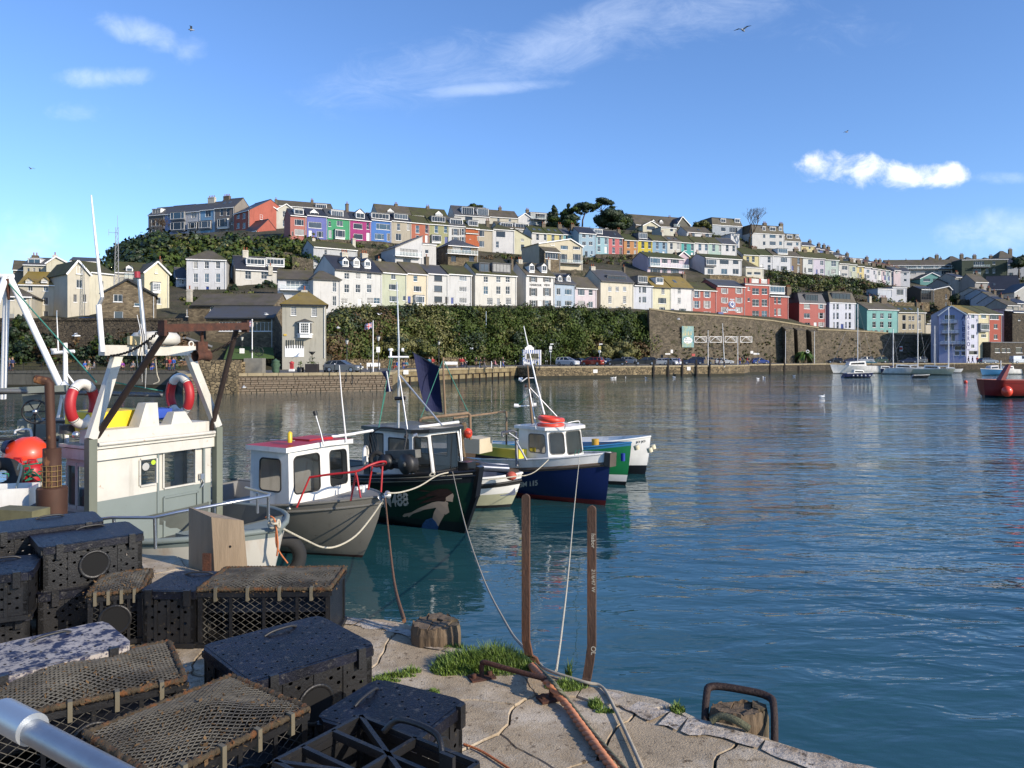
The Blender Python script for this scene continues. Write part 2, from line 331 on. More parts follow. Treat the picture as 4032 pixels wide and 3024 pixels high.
conc=mat('weathered_concrete',S(150,135,100,.75),.9,var=.25,vs=.6,streak=(S(60,52,36,.6),.8),col2=S(110,92,60,.7),c2s=.5,bump=.5,bs=6)
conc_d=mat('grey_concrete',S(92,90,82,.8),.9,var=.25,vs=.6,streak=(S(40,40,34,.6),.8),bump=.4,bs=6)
qstone=mat('quay_stone',S(146,132,112,.66),.9,var=.34,vs=.7,col2=S(112,88,70,.62),c2s=.5,island=.22,c3=S(62,56,40),c3s=.8,bump=.6,bs=9)
weed=mat('tide_weed',S(48,46,30,.7),.85,var=.4,vs=1.5,bump=.6,bs=12)
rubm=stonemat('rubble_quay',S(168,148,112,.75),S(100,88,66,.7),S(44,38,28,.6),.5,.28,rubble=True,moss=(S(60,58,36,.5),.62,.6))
def wallseg(a,b,m,label,cope=.3,out=.12,z0=-1.5,z1=QZ,name='quay_wall',capm=None):
 d=(b-a);L_=math.hypot(d.x,d.y);rz=math.atan2(d.y,d.x)
 t=thing(name,label,'quay wall',((a.x+b.x)/2,(a.y+b.y)/2,0),rz,'quay walls round the harbour')
 obj('wall_face',MB().box(-L_/2,L_/2,0,1.2,z0,z1-.02),m,t)
 obj('weed_band',MB().box(-L_/2,L_/2,-.05,.3,z0,.5),weed,t)
 n=max(1,min(60,int(L_/1.6)));w=L_/n;me=MB().box(.02,w-.02,-out,.75,0,cope).mesh('coping_stone',capm or m)
 for i in range(n):link('coping_stone',me,t,(-L_/2+i*w,0,z1-cope+.02+random.uniform(0,.02)))
 return t,L_
capc=mat('coping',S(160,146,116,.75),.85,var=.25,vs=1.2,bump=.4,bs=10)
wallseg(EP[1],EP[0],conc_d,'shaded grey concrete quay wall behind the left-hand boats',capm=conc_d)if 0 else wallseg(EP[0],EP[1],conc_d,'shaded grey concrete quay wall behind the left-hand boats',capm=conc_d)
wallseg(EP[1],EP[2],rubm,'short return of the stone quay below the ivy pillar',capm=capc)
tq,LQ=wallseg(EP[2],EP[3],mat('quay_joint',S(58,50,40,.6),.95,var=.3),'long quay wall of coursed stone blocks under the parked grey estate car',capm=capc,cope=.34)
def quay_blocks(t,L_):
 blocks=[];z=-.1;row=0
 while z<1.8:
  h=random.choice((.2,.22,.26,.3));x=-L_/2+random.uniform(-.4,0)
  while x<L_/2:
   w=random.uniform(.35,.95);x1=min(x+w,L_/2);x0=max(x,-L_/2)
   if x1-x0>.15:blocks.append((x0,x1,z,min(z+h,1.84)))
   x+=w
  z+=h;row+=1
 blocks.sort(key=lambda b:-(b[1]-b[0])*(b[3]-b[2]));meshes={}
 def bm(w,h,d):
  mb=MB();e=.03
  return mb.hexa([(-w/2,0,0),(w/2,0,0),(w/2,.2,0),(-w/2,.2,0),(-w/2,0,h),(w/2,0,h),(w/2,.2,h),(-w/2,.2,h)])and mb.hexa([(-w/2+e,-d,e),(w/2-e,-d,e),(w/2,0,0),(-w/2,0,0),(-w/2+e,-d,h-e),(w/2-e,-d,h-e),(w/2,0,h),(-w/2,0,h)])
 for(x0,x1,z0,z1)in blocks[:290]:
  k=(round((x1-x0-.03)*12)/12,round(z1-z0-.025,2),random.choice((.05,.08,.11)))
  if k not in meshes:meshes[k]=bm(k[0],k[1],k[2]).mesh('stone',qstone)
  link('stone',meshes[k],t,((x0+x1)/2,-.02,z0))
 mb=MB()
 for(x0,x1,z0,z1)in blocks[290:]:mb.box(x0+.015,x1-.015,-random.uniform(.06,.12),.05,z0,z1-.025)
 obj('small_stones',mb,qstone,t,kind='stuff')
quay_blocks(tq,LQ)
wallseg(EP[3],EP[4],conc,'short corner of the yellowish quay wall',capm=capc)
ty,LY=wallseg(EP[4],EP[5],conc,'yellowish rendered quay wall with iron piles below the strolling people',capm=capc)
pile_m=mat('steel_pile',S(60,45,32,.6),.8,var=.3)
for i in range(15):
 k=i/15;obj('sheet_pile',MB().box(-.09,.09,-.22,0,-1.5,1.25),pile_m,ty,(-LY/2+LY*(.08+.9*k),0,0))
obj('waling_beam',MB().box(-LY*.44,LY*.44,-.14,0,1.2,1.3),pile_m,ty)
wallseg(EP[5],EP[6],rubm,'dark return of the rubble quay beside the kiosk',capm=capc)
tr,LR=wallseg(EP[6],EP[7],rubm,'sunlit rubble stone quay wall below the car park',capm=capc)
wallseg(EP[7],EP[8],rubm,'small dark step in the quay wall right of the car park',capm=capc)
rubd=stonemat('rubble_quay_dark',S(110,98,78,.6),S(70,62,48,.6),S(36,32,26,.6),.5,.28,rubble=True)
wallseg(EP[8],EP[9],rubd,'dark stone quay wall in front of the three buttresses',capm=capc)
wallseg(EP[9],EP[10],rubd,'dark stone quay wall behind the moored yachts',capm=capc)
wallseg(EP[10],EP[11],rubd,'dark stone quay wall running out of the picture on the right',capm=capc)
for i,(px,pt,pb)in enumerate([(2574,1416,1492),(2631,1414,1492),(2687,1414,1490),(2742,1415,1489),(2794,1417,1487),(3032,1411,1478),(3089,1411,1477),(3145,1440,1476)]):
 Y=4.2*F/(lerp_tab(EDGE,px)-HY)-.25;p=P(px,HY,Y);zt=zat(pt,Y)
 places=['nearest the left end of the sunlit quay','second from the left on the sunlit quay','third from the left on the sunlit quay','fourth from the left on the sunlit quay','at the right end of the sunlit quay','first on the dark quay wall','beside the iron handrail on the dark quay','short one below the buttresses']
 tag(obj('mooring_post',MB().box(-.16,.16,-.16,.16,-2.2,zt),mat('wet_timber',S(52,44,36,.6),.8,var=.35,zs=.2,vs=4),None,(p.x,p.y,0)),'dark timber mooring post '+places[i],'mooring post','timber posts against the quay')
hwm=stonemat('high_wall',S(130,118,97,.7),S(92,83,67,.66),S(66,56,44,.6),.55,.26,moss=(S(84,80,48,.5),.6,.35))
def high_wall(tab,name,label,foot=1.0,m=hwm,z0=2.,th=2.5,dY=0):
 mb=MB();pts=[]
 for px,pt in tab:
  Y=lerp_tab(S0Y,px)-foot+dY;a=P(px,HY,Y);zt=zat(pt,Y+1.0);pts.append((a,zt))
 for(a,za),(b,zb)in zip(pts,pts[1:]):
  o=Vector((0,1.2,0));k=Vector((0,th,0))
  mb.hexa([Vector((a.x,a.y,z0)),Vector((b.x,b.y,z0)),Vector((b.x,b.y,z0))+k*2,Vector((a.x,a.y,z0))+k*2,Vector((a.x,a.y,za))+o,Vector((b.x,b.y,zb))+o,Vector((b.x,b.y,zb))+o+k,Vector((a.x,a.y,za))+o+k])
 c=MB()
 for(a,za),(b,zb)in zip(pts,pts[1:]):
  o=Vector((0,1.0,0));c.hexa([Vector((a.x,a.y,za))+o,Vector((b.x,b.y,zb))+o,Vector((b.x,b.y+.7,zb))+o,Vector((a.x,a.y+.7,za))+o,Vector((a.x,a.y,za+.35))+o,Vector((b.x,b.y,zb+.35))+o,Vector((b.x,b.y+.7,zb+.35))+o,Vector((a.x,a.y+.7,za+.35))+o])
 t=thing(name,label,'stone wall',(0,0,0),0,'tall stone retaining walls');obj('masonry',mb,m,t);obj('coping',c,capc if dY==0 and name=='retaining_wall' else m,t);return t
high_wall([(2560,1218),(2680,1236),(2760,1240),(2900,1250),(3050,1265),(3190,1287),(3230,1292)],'retaining_wall','high brown stone retaining wall below the red hotel, with three buttresses to its right')
high_wall([(3225,1300),(3300,1302),(3430,1308),(3560,1318),(3640,1320),(3712,1322)],'retaining_wall','dark stone retaining wall below the turquoise house',foot=2.5)
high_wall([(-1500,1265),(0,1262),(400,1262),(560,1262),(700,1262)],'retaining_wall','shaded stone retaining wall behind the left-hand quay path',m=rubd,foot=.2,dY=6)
for i,(x0,x1,pt,pc)in enumerate([(3098,3130,1296,1282),(3145,3178,1300,1288),(3200,3230,1306,1295)]):
 Y=lerp_tab(S0Y,x0)-1.2;a=P(x0,HY,Y-3.2);b=P(x1,HY,Y-3.2+(x1-x0)/F*Y*.45);k=Vector((0,4,0))
 dx=Vector((0,0,0));z1=zat(pt,Y-3);z2=zat(pc,Y-1)
 mb=MB().hexa([Vector((a.x,a.y,2)),Vector((b.x,b.y,2)),Vector((b.x,b.y,2))+k,Vector((a.x,a.y,2))+k,Vector((a.x,a.y+.9,z1)),Vector((b.x,b.y+.9,z1)),Vector((b.x,b.y,z2))+k,Vector((a.x,a.y,z2))+k])
 t=tag(obj('buttress',mb,hwm),['leftmost','middle','rightmost'][i]+' of the three tall stone buttresses on the retaining wall','buttress','stone buttresses of the retaining wall')
def terrace_wall(x0,x1,p0,p1,off,label,h_=2.6,m=None):
 Ya,Yb=s1y(x0)+off,s1y(x1)+off;a,b=P(x0,HY,Ya),P(x1,HY,Yb);za,zb_=zat(p0,Ya),zat(p1,Yb);k=Vector((0,.6,0));mb=MB();n=8;g=random.Random(x0)
 for i in range(n):
  u,v=a.lerp(b,i/n),a.lerp(b,(i+1)/n);z0,z1=za+(zb_-za)*i/n+g.uniform(-.2,.2),za+(zb_-za)*(i+1)/n+g.uniform(-.2,.2);c=lambda p,z:Vector((p.x,p.y,z))
  mb.hexa([c(u,z0-h_),c(v,z1-h_),c(v,z1-h_)+k,c(u,z0-h_)+k,c(u,z0),c(v,z1),c(v,z1)+k,c(u,z0)+k])
 tag(obj('garden_wall',mb,m or rubd),label,'stone wall','garden walls stepped up the hill')
rubg=stonemat('garden_stone',S(140,128,106,.62),S(92,84,68,.56),S(52,48,38,.5),.5,.26,rubble=True,moss=(S(72,74,42,.45),.56,.5))
terrace_wall(1195,1545,938,954,60,'long stone wall right below the bright terrace',3.4,rubg);terrace_wall(1410,1540,975,985,48,'patched stone garden wall below the magenta house',5,rubg);terrace_wall(2345,2500,1003,1003,58,'buttressed stone wall under the coral pink house',5,rubg);terrace_wall(2440,2560,1030,1050,46,'sloping stone wall left of the pink bungalow',5,rubg)
terrace_wall(2795,2990,1082,1092,30,'sunlit stone garden wall under the white bungalow',3,rubm);terrace_wall(2250,2330,1062,1064,30,'stone garden wall above the pale pink house',4,rubg);terrace_wall(1040,1180,985,1000,44,'stone terrace wall below the golden bush',3,rubg);terrace_wall(1150,1230,1010,1020,34,'short stone terrace wall with shrubs left of the low cottage',4,rubg);terrace_wall(3380,3660,1188,1192,26,'stone garden wall behind the tan house',3,rubm);terrace_wall(3770,3860,1180,1182,20,'stone garden wall with two round bushes on top',4,rubg)
def low_wall(x0,x1,pt,pb,label,name='stone_wall',m=None,cren=True,dY0=0):
 Y0=F*(EYE-QZ)/(pb-HY);a=P(x0,HY,Y0+dY0);b=P(x1,HY,Y0+dY0+(x1-x0)/F*Y0*.25);L_=(b-a).length;rz=math.atan2(b.y-a.y,b.x-a.x);zt=zat(pt,Y0)
 t=thing(name,label,'stone wall',((a.x+b.x)/2,(a.y+b.y)/2,QZ),rz,'low stone walls of the harbour')
 obj('masonry',MB().box(-L_/2,L_/2,0,.45,-.3,zt-QZ),m or rubm,t)
 if cren:
  n=int(L_/.42);me=MB().box(-.14,.14,.03,.42,0,.26).mesh('cope_stone',m or rubm)
  for i in range(min(n,140)):link('cope_stone',me,t,(-L_/2+(i+.5)*L_/n,0,zt-QZ-.01+random.uniform(-.03,.03)))
 return t
low_wall(1050,1290,1416,1455,'low crenellated stone wall in front of the grey rendered house')
low_wall(1290,1640,1420,1452,'low crenellated stone wall between the lamp posts and the benches',dY0=4)
low_wall(1745,1810,1412,1445,'short crenellated stone wall left of the strolling people',dY0=10)
low_wall(905,965,1425,1470,'low ivied stone stub at the corner of the old quay',cren=False)
obj('lawn',MB().quad(P(880,1415,99),P(1080,1412,103),P(1075,1368,112),P(900,1362,112)),mat('mown_grass',S(82,110,36,.6),.9,var=.3,vs=2,bump=.6,bs=20),kind='structure')
CROP={'A':(0,700,.36166),'B':(500,700,.36166),'C':(1200,700,.36166),'D':(1700,750,.36166),'E':(2300,800,.36166),'F':(2900,900,.27125),'G':(3432,950,.27125),'Q':(900,1250,.36166),'X':(0,0,1)}
roofs={'slate':mat('slate_roof',S(92,94,100,.6),.55,var=.25,vs=.5,col2=S(80,78,70,.6),c2s=.5,bump=.5,bs=8,island=0),'dark':mat('dark_slate_roof',S(62,64,72,.55),.45,var=.2,vs=.6,bump=.4,bs=8),'brown':mat('brown_slate_roof',S(104,96,84,.6),.75,var=.28,vs=.5,col2=S(92,88,50,.6),c2s=.35,c2t=.56,bump=.5,bs=8),'moss':mat('mossy_roof',S(84,80,56,.6),.9,var=.3,vs=.6,col2=S(78,84,34,.6),c2s=.3,c2t=.5,c3=S(60,56,48,.6),c3s=1.2,bump=.6,bs=6),'green':mat('green_moss_roof',S(74,84,38,.55),.95,var=.35,vs=.5,col2=S(64,60,46,.6),c2s=.5,c2t=.58,bump=.7,bs=6),'ochre':mat('lichen_roof',S(140,122,78,.65),.9,var=.25,vs=.4,col2=S(150,128,50,.6),c2s=.25,c2t=.5,c3=S(92,88,80,.6),c3s=.8,bump=.5,bs=8)}
frame_w=mat('window_frame_white',(.74,.74,.72),.5,var=.05);frame_k=mat('window_frame_dark',(.05,.05,.055),.5,var=.05);frame_b=mat('window_frame_blue',S(92,124,150,.7),.5,var=.05)
pane_m=[glass_dark,mat('pane_sky',(.06,.075,.09),.08,var=.5,vs=.4),mat('pane_curtain',(.24,.235,.22),.25,var=.3,vs=.7),mat('pane_blue',(.045,.085,.12),.06,var=.4,vs=.4)]
cream_r=mat('chimney_render',S(206,200,184,.7),.85,var=.2,vs=1.5,streak=(S(90,84,70,.6),.6))
stone_c=mat('chimney_stone',S(120,108,90,.65),.9,var=.3,vs=2)
pot_m=mat('chimney_clay',S(168,92,60,.7),.8,var=.2)
lead=mat('lead_sheet',(.12,.125,.135),.6,var=.2,vs=1)
pipe_m=mat('downpipe',(.55,.55,.53),.5,var=.1)
def wallmat(rgb,k=.62):
 g_=sum(rgb)/3;sat=.8;rgb=tuple(int(g_+(c-g_)*sat)for c in rgb)
 n='render_%d_%d_%d'%rgb
 return mat(n,S(*rgb,k),.85,var=.09,vs=.45,streak=(S(rgb[0]*.5,rgb[1]*.49,rgb[2]*.46,k),.45),bump=.15,bs=14)
stonew=stonemat('house_stone',S(150,134,106,.7),S(104,90,70,.65),S(120,110,92,.6),.42,.2)
_wc={}
def win_mesh(w,h,ty,fm):
 key=(round(w,1),round(h,1),ty,fm.name)
 if key in _wc:return _wc[key]
 w,h=max(key[0],.3),max(key[1],.3);f=min(.06,w*.08);b=MB()
 b.box(-w/2,-w/2+f,0,.09,0,h);b.box(w/2-f,w/2,0,.09,0,h);b.box(-w/2+f,w/2-f,0,.09,0,f);b.box(-w/2+f,w/2-f,0,.09,h-f,h)
 g=.02
 vl={'s':[.0],'p':[-.27,.27],'c':[0.],'o':[],'g':[-.25,0,.25],'a':[0.],'t':[-.3,-.1,.1,.3],'d':[],'f':[-.17,.17],'n':[]}[ty]
 hl={'s':[.5],'p':[],'c':[],'o':[.5],'g':[.25,.5,.75],'a':[.45],'t':[],'d':[],'f':[.72],'n':[]}[ty]
 for v in vl:b.box(v*w-g,v*w+g,.005,.085,f,h-f)
 for z in hl:b.box(-w/2+f,w/2-f,.002,.08,z*h-g,z*h+g)
 if ty!='d':b.box(-w/2-.08,w/2+.08,-.17,.02,-.09,-.005)
 p=MB().quad((-w/2+.02,.06,.02),(w/2-.02,.06,.02),(w/2-.02,.06,h-.02),(-w/2+.02,.06,h-.02))
 if ty=='a':
  n=8;arc=[(w/2*math.cos(math.pi*i/n),h+w/2*math.sin(math.pi*i/n))for i in range(n+1)]
  b.tube([(x,.04,z)for x,z in arc],.07,4,smooth=False);p.poly([(x,.06,z)for x,z in arc])
 _wc[key]=(b.mesh('window',fm),p.mesh('pane',pane_m));return _wc[key]
def add_window(par,x,z,w,h,ty,fm=frame_w,yoff=0.,tone=None,name='window',rz=0,flat=False,doorm=None):
 me,pm=win_mesh(w,h,ty,fm)
 o=link(name,me,par,(x,yoff,z),rz)
 k=pm.copy()if False else pm
 q=link('pane' if ty!='d' else 'door_panel',k,par if flat else o,(x,yoff+.001,z)if flat else None,rz if flat else 0)
 if ty=='d' and doorm is None:doorm=random.choice(DOORM)
 m_=doorm if ty=='d' else pane_m[tone if tone is not None else random.choice((0,0,0,0,0,1,1,1,2,3))]
 for sl_ in q.material_slots[:1]:sl_.link='OBJECT';sl_.material=m_
 return o
DOORM=[mat('door_white',(.6,.6,.58),.5),mat('door_black',(.02,.02,.022),.4),mat('door_blue',S(30,60,140,.7),.4),mat('door_grey',(.2,.22,.24),.5)]
HG={'terraced':'houses stepped up the harbour hillside'}
def h(cr,x0,x1,ye,yb,row,rgb,label,yr=None,rf='r',rm='slate',dep=8.,w=(),d=(),dorm=(),ch=(),fm=frame_w,sh=None,Yp=None,cat='house',name='terraced_house',wm_=None,ov=.12,side=(),bay=(),down=6.,skyl=(),balc=(),sidemat=None,trim=None,gut=True,bars=None):
 ox,oy,k=CROP[cr];X=lambda a:ox+a*k;Yq=lambda a:oy+a*k
 p0,p1=X(x0),X(x1);ya,yb_=Yp if Yp else(rowY(row,p0),rowY(row,p1))
 a=P(p0,HY,ya);b=P(p1,HY,yb_);L_=math.hypot(b.x-a.x,b.y-a.y);yaw=math.atan2(b.y-a.y,b.x-a.x)
 mid=(a+b)/2;zb=zat(Yq(yb),mid.y);ze=zat(Yq(ye),mid.y)-zb
 T=thing(name,label,cat,(mid.x,mid.y,zb),yaw,HG['terraced']if cat in('house','hotel')else None)
 ca,sa=math.cos(yaw),math.sin(yaw)
 def lx(px,off=0.):
  t=(px-CX)/F;ax=a.x-sa*off;ay=a.y+ca*off;s=(t*ay-ax)/(ca-t*sa);return s-L_/2
 def lz(py,x,off=0.):return zat(py,mid.y+x*sa+off*ca)-zb
 m=wm_ or wallmat(rgb)
 wl=[]
 for(ty,cols,rows,ww,hh)in list(w)+list(d):
  for i,cx in enumerate(cols):
   for j,cy in enumerate(rows):
    wi=ww[i]if isinstance(ww,(list,tuple))else ww;hi=hh[j]if isinstance(hh,(list,tuple))else hh
    xl=lx(X(cx-wi/2));xr=lx(X(cx+wi/2));zm=(xl+xr)/2;zt=lz(Yq(cy-hi/2),zm);zz=lz(Yq(cy+hi/2),zm);wl.append((ty,(xl+xr)/2,zz,xr-xl,zt-zz))
 rects=[(x-w_/2,x+w_/2,max(z,-.2),min(z+h_,ze-.05))for(ty,x,z,w_,h_)in wl if z<ze-.3]
 xs=sorted({-L_/2,L_/2}.union(*[{max(r[0],-L_/2),min(r[1],L_/2)}for r in rects]))if rects else[-L_/2,L_/2]
 zs=sorted({-down,ze}.union(*[{r[2],r[3]}for r in rects]))if rects else[-down,ze]
 mb=MB()
 for i in range(len(xs)-1):
  for j in range(len(zs)-1):
   cx,cz=(xs[i]+xs[i+1])/2,(zs[j]+zs[j+1])/2
   if xs[i+1]-xs[i]<1e-4 or zs[j+1]-zs[j]<1e-4 or any(r[0]<cx<r[1]and r[2]<cz<r[3]for r in rects):continue
   mb.quad((xs[i],0,zs[j]),(xs[i+1],0,zs[j]),(xs[i+1],0,zs[j+1]),(xs[i],0,zs[j+1]))
 for r in rects:
  x_,y_,z_,t_=r;q=.16
  mb.quad((x_,0,z_),(x_,q,z_),(x_,q,t_),(x_,0,t_));mb.quad((y_,0,z_),(y_,0,t_),(y_,q,t_),(y_,q,z_));mb.quad((x_,0,t_),(x_,q,t_),(y_,q,t_),(y_,0,t_));mb.quad((x_,0,z_),(y_,0,z_),(y_,q,z_),(x_,q,z_))
 D=dep;hx=L_/2
 mb.quad((hx,0,-down),(hx,D,-down),(hx,D,ze),(hx,0,ze),1);mb.quad((-hx,D,-down),(-hx,0,-down),(-hx,0,ze),(-hx,D,ze),1);mb.quad((hx,D,-down),(-hx,D,-down),(-hx,D,ze),(hx,D,ze),1)
 rmat=roofs[rm];rb=MB();th=.14
 zr=ze+.5
 if rf=='r':
  zr=zat(Yq(yr),mid.y+D/2*ca)-zb;mb.poly([(hx,0,ze),(hx,D,ze),(hx,D/2,zr)],1);mb.poly([(-hx,D,ze),(-hx,0,ze),(-hx,D/2,zr)],1)
  e=.3;sl_=(zr-ze)/(D/2)
  for s in(0,1):
   y0_=-e if s==0 else D+e;z0_=ze-e*sl_
   A_=[(-hx-ov,y0_,z0_),(hx+ov,y0_,z0_),(hx+ov,D/2,zr),(-hx-ov,D/2,zr)];rb.hexa([*A_,*[(x,y,z+th)for x,y,z in A_]])
  rb.box(-hx-ov,hx+ov,D/2-.13,D/2+.13,zr+th-.06,zr+th+.07)
  roofz=lambda y:ze+sl_*y
 elif rf in('g','gs'):
  pxk=lx(X(yr[0]));zr=lz(Yq(yr[1]),pxk);mb.poly([(-hx,0,ze),(hx,0,ze),(pxk,0,zr)]);mb.poly([(hx,D,ze),(-hx,D,ze),(pxk,D,zr)],1)
  for s in(-1,1):
   ex=s*hx;sl2=(zr-ze)/abs(ex-pxk);q=(ex+s*.25,ze-.25*sl2)
   A_=[(q[0],-.35,q[1]),(pxk,-.35,zr),(pxk,D,zr),(q[0],D,q[1])];A_=A_ if s<0 else[A_[1],A_[0],A_[3],A_[2]]
   rb.hexa([*A_,*[(x,y,z+th)for x,y,z in A_]])
  bb=MB()
  for s in(-1,1):
   ex=s*hx;sl2=(zr-ze)/abs(ex-pxk);bb.beam((ex+s*.25,-.38,ze-.25*sl2),(pxk,-.38,zr+.02),.06,.26)
  obj('bargeboard',bb,bars or frame_w,T);roofz=lambda y:zr
 elif rf=='m':
  zl=lz(Yq(yr),-hx);mb.poly([(-hx,0,ze),(hx,0,ze),(-hx,0,zl)]if zl>ze else[(-hx,0,ze),(hx,0,ze),(hx,0,zl)]);mb.quad((-hx,D,ze),(-hx,0,ze),(-hx,0,zl),(-hx,D,zl),1)
  A_=[(-hx-.1,-.3,zl),(hx+.1,-.3,ze),(hx+.1,D,ze),(-hx-.1,D,zl)];rb.hexa([*A_,*[(x,y,z+th)for x,y,z in A_]]);roofz=lambda y:ze
 elif rf=='n':
  zl=lz(Yq(yr),hx);mb.poly([(-hx,0,ze),(hx,0,ze),(hx,0,zl)]);mb.quad((hx,0,ze),(hx,D,ze),(hx,D,zl),(hx,0,zl),1)
  A_=[(-hx-.2,-.5,ze),(hx+.1,-.5,zl),(hx+.1,D,zl),(-hx-.2,D,ze)];rb.hexa([*A_,*[(x,y,z+th)for x,y,z in A_]]);roofz=lambda y:ze
 elif rf=='h':
  zr=zat(Yq(yr),mid.y+D/2*ca)-zb;r=min(D/2,hx*.85);e=.35;ee=ze-.1
  rb.add([(-hx-e,-e,ee),(hx+e,-e,ee),(hx+e,D+e,ee),(-hx-e,D+e,ee),(-hx+r,D/2,zr),(hx-r,D/2,zr)],[(0,1,5,4),(1,2,5),(2,3,4,5),(3,0,4),(0,3,2,1)]);roofz=lambda y:ze+(zr-ze)*y/(D/2)
 elif rf=='f':
  rb.box(-hx-.15,hx+.15,-.15,D+.15,ze+.002,ze+.22);roofz=lambda y:ze
 else:
  zr=lz(Yq(yr),0,1.2);i_=1.1
  b0=[(-hx-.1,-.15,ze),(hx+.1,-.15,ze),(hx+.1,D+.1,ze),(-hx-.1,D+.1,ze)];b1=[(-hx+i_*.4,i_,zr),(hx-i_*.4,i_,zr),(hx-i_*.4,D-i_,zr),(-hx+i_*.4,D-i_,zr)];rb.hexa(b0+b1)
  rb.box(-hx+.2,hx-.2,.8,D-.8,zr,zr+.12);roofz=lambda y:ze
 obj('wall',mb,[m,sidemat or m],T);ro=obj('roof',rb,rmat if rf!='f' else lead,T)
 if gut and rf in('r','h','M','f'):obj('gutter',MB().box(-hx-.1,hx+.1,-.42 if rf in 'rh' else-.22,-.3 if rf in 'rh' else-.152,ze-.3,ze-.12)if rf!='r' else MB().box(-hx,hx,-.42,-.302,ze-.3*(zr-ze)/(D/2)-.12,ze-.3*(zr-ze)/(D/2)+.06),trim or frame_w,T)
 if gut and L_>4:obj('downpipe',MB().tube([(hx-.25,-.1,-.1),(hx-.25,-.1,ze-.3)],.06,5),pipe_m,T)
 for i,(ty,x,z,w_,h_)in enumerate(wl):
  gab=not(z<ze-.3);yo=-.05 if gab else .07
  add_window(T,x,z,w_,h_,ty,fm,yo,name='door' if ty=='d' else 'window')
  if sh and ty not in 'd' and w_<2:
   s_=MB().box(-.22,.22,-.06,-.003,0,h_)
   for q in(-1,1):obj('shutter',s_,sh,T,(x+q*(w_/2+.3),0,z))
 for(cx,cy,ww,hh,sty,*rest)in dorm:
  off=rest[0]if rest else .8;cm=rest[1]if len(rest)>1 else None
  xl=lx(X(cx-ww/2),off);xr=lx(X(cx+ww/2),off);xm=(xl+xr)/2;z0=lz(Yq(cy+hh/2),xm,off);z1=lz(Yq(cy-hh/2),xm,off);e=.13
  db=MB();yb2=min(D-.5,off+3.2);db.box(xl-e,xr+e,off,yb2,z0-.5,z1+.12)
  if sty=='g':
   pk=z1+.12+(xr-xl+2*e)*.42;db.poly([(xl-e,off,z1+.12),(xr+e,off,z1+.12),(xm,off,pk)])
  do=obj('dormer',db,cm or frame_w,T)
  rr=MB()
  if sty=='g':
   for s in(-1,1):
    A_=[(xm+s*(xr-xl+2*e+.3)/2,off-.25,z1-.02),(xm,off-.25,pk+.02),(xm,yb2,pk+.02),(xm+s*(xr-xl+2*e+.3)/2,yb2,z1-.02)];A_=A_ if s<0 else[A_[1],A_[0],A_[3],A_[2]];rr.hexa([*A_,*[(x,y,z+.1)for x,y,z in A_]])
  else:rr.box(xl-e-.1,xr+e+.1,off-.25,yb2,z1+.125,z1+.22)
  obj('dormer_roof',rr,(rmat if sty=='g' else(frame_w if sty=='f' else lead)),do)
  add_window(do,xm,z0,xr-xl,z1-z0,'t' if xr-xl>2.6 else('c' if xr-xl>.9 else 'o'),frame_w if sty!='k' else frame_k,off-.1,flat=True)
 for(cx,cy,ww,hh,*rest)in bay:
  xl=lx(X(cx-ww/2),-.8);xr=lx(X(cx+ww/2),-.8);xm=(xl+xr)/2;z0=lz(Yq(cy+hh/2),xm,-.8);z1=lz(Yq(cy-hh/2),xm,-.8);dk=rest and rest[0]=='k'
  db=MB();db.box(xl,xr,-.75,-.002,z0-.55,z0);db.box(xl,xr,-.75,-.002,z1,z1+.15);db.box(xl,xl+.1,-.74,-.002,z0,z1);db.box(xr-.1,xr,-.74,-.002,z0,z1)
  bo=obj('bay_window',db,[lead if dk else frame_w],T);bo2=MB().box(xl-.12,xr+.12,-.9,-.003,z1+.152,z1+.26);obj('bay_roof',bo2,lead,bo)
  add_window(bo,xm,z0,xr-xl,z1-z0,'p' if xr-xl>1.6 else 'g',fm,-.84,flat=True)
 for(cx,cy,ww,sty,*rest)in ch:
  off=rest[0]if rest else D/2;xm=lx(X(cx),off);w_=ww*k/F*mid.y;zt=lz(Yq(cy),xm,off);zb2=(zr if rf=='r' else ze)-1.2 if off>1 else ze-1
  cb=MB().box(xm-w_/2,xm+w_/2,off-.45,off+.45,zb2,zt);cb.box(xm-w_/2-.07,xm+w_/2+.07,off-.52,off+.52,zt-.3,zt-.18)
  co=obj('chimney',cb,{'w':cream_r,'s':stone_c}[sty],T);n=max(1,min(4,int(w_/.45)));pb=MB()
  for i in range(n):pb.lathe([(.13,0),(.11,.5),(.15,.55),(.15,.62),(.02,.62)],6,Matrix.Translation((xm-w_/2+(i+.5)*w_/n,off,zt)))
  obj('chimney_pots',pb,pot_m,co,kind='stuff')
 for(cx,cy,ww)in skyl:
  off=2.;xm=lx(X(cx),off);w_=ww*k/F*mid.y;s_=(zr-ze)/(D/2);zc=ze+s_*off+th
  sb=MB().hexa([(xm-w_/2,off-.5,zc-.5*s_+.01),(xm+w_/2,off-.5,zc-.5*s_+.01),(xm+w_/2,off+.5,zc+.5*s_+.01),(xm-w_/2,off+.5,zc+.5*s_+.01),(xm-w_/2,off-.5,zc-.5*s_+.09),(xm+w_/2,off-.5,zc-.5*s_+.09),(xm+w_/2,off+.5,zc+.5*s_+.09),(xm-w_/2,off+.5,zc+.5*s_+.09)])
  obj('skylight',sb,pane_m[1],T)
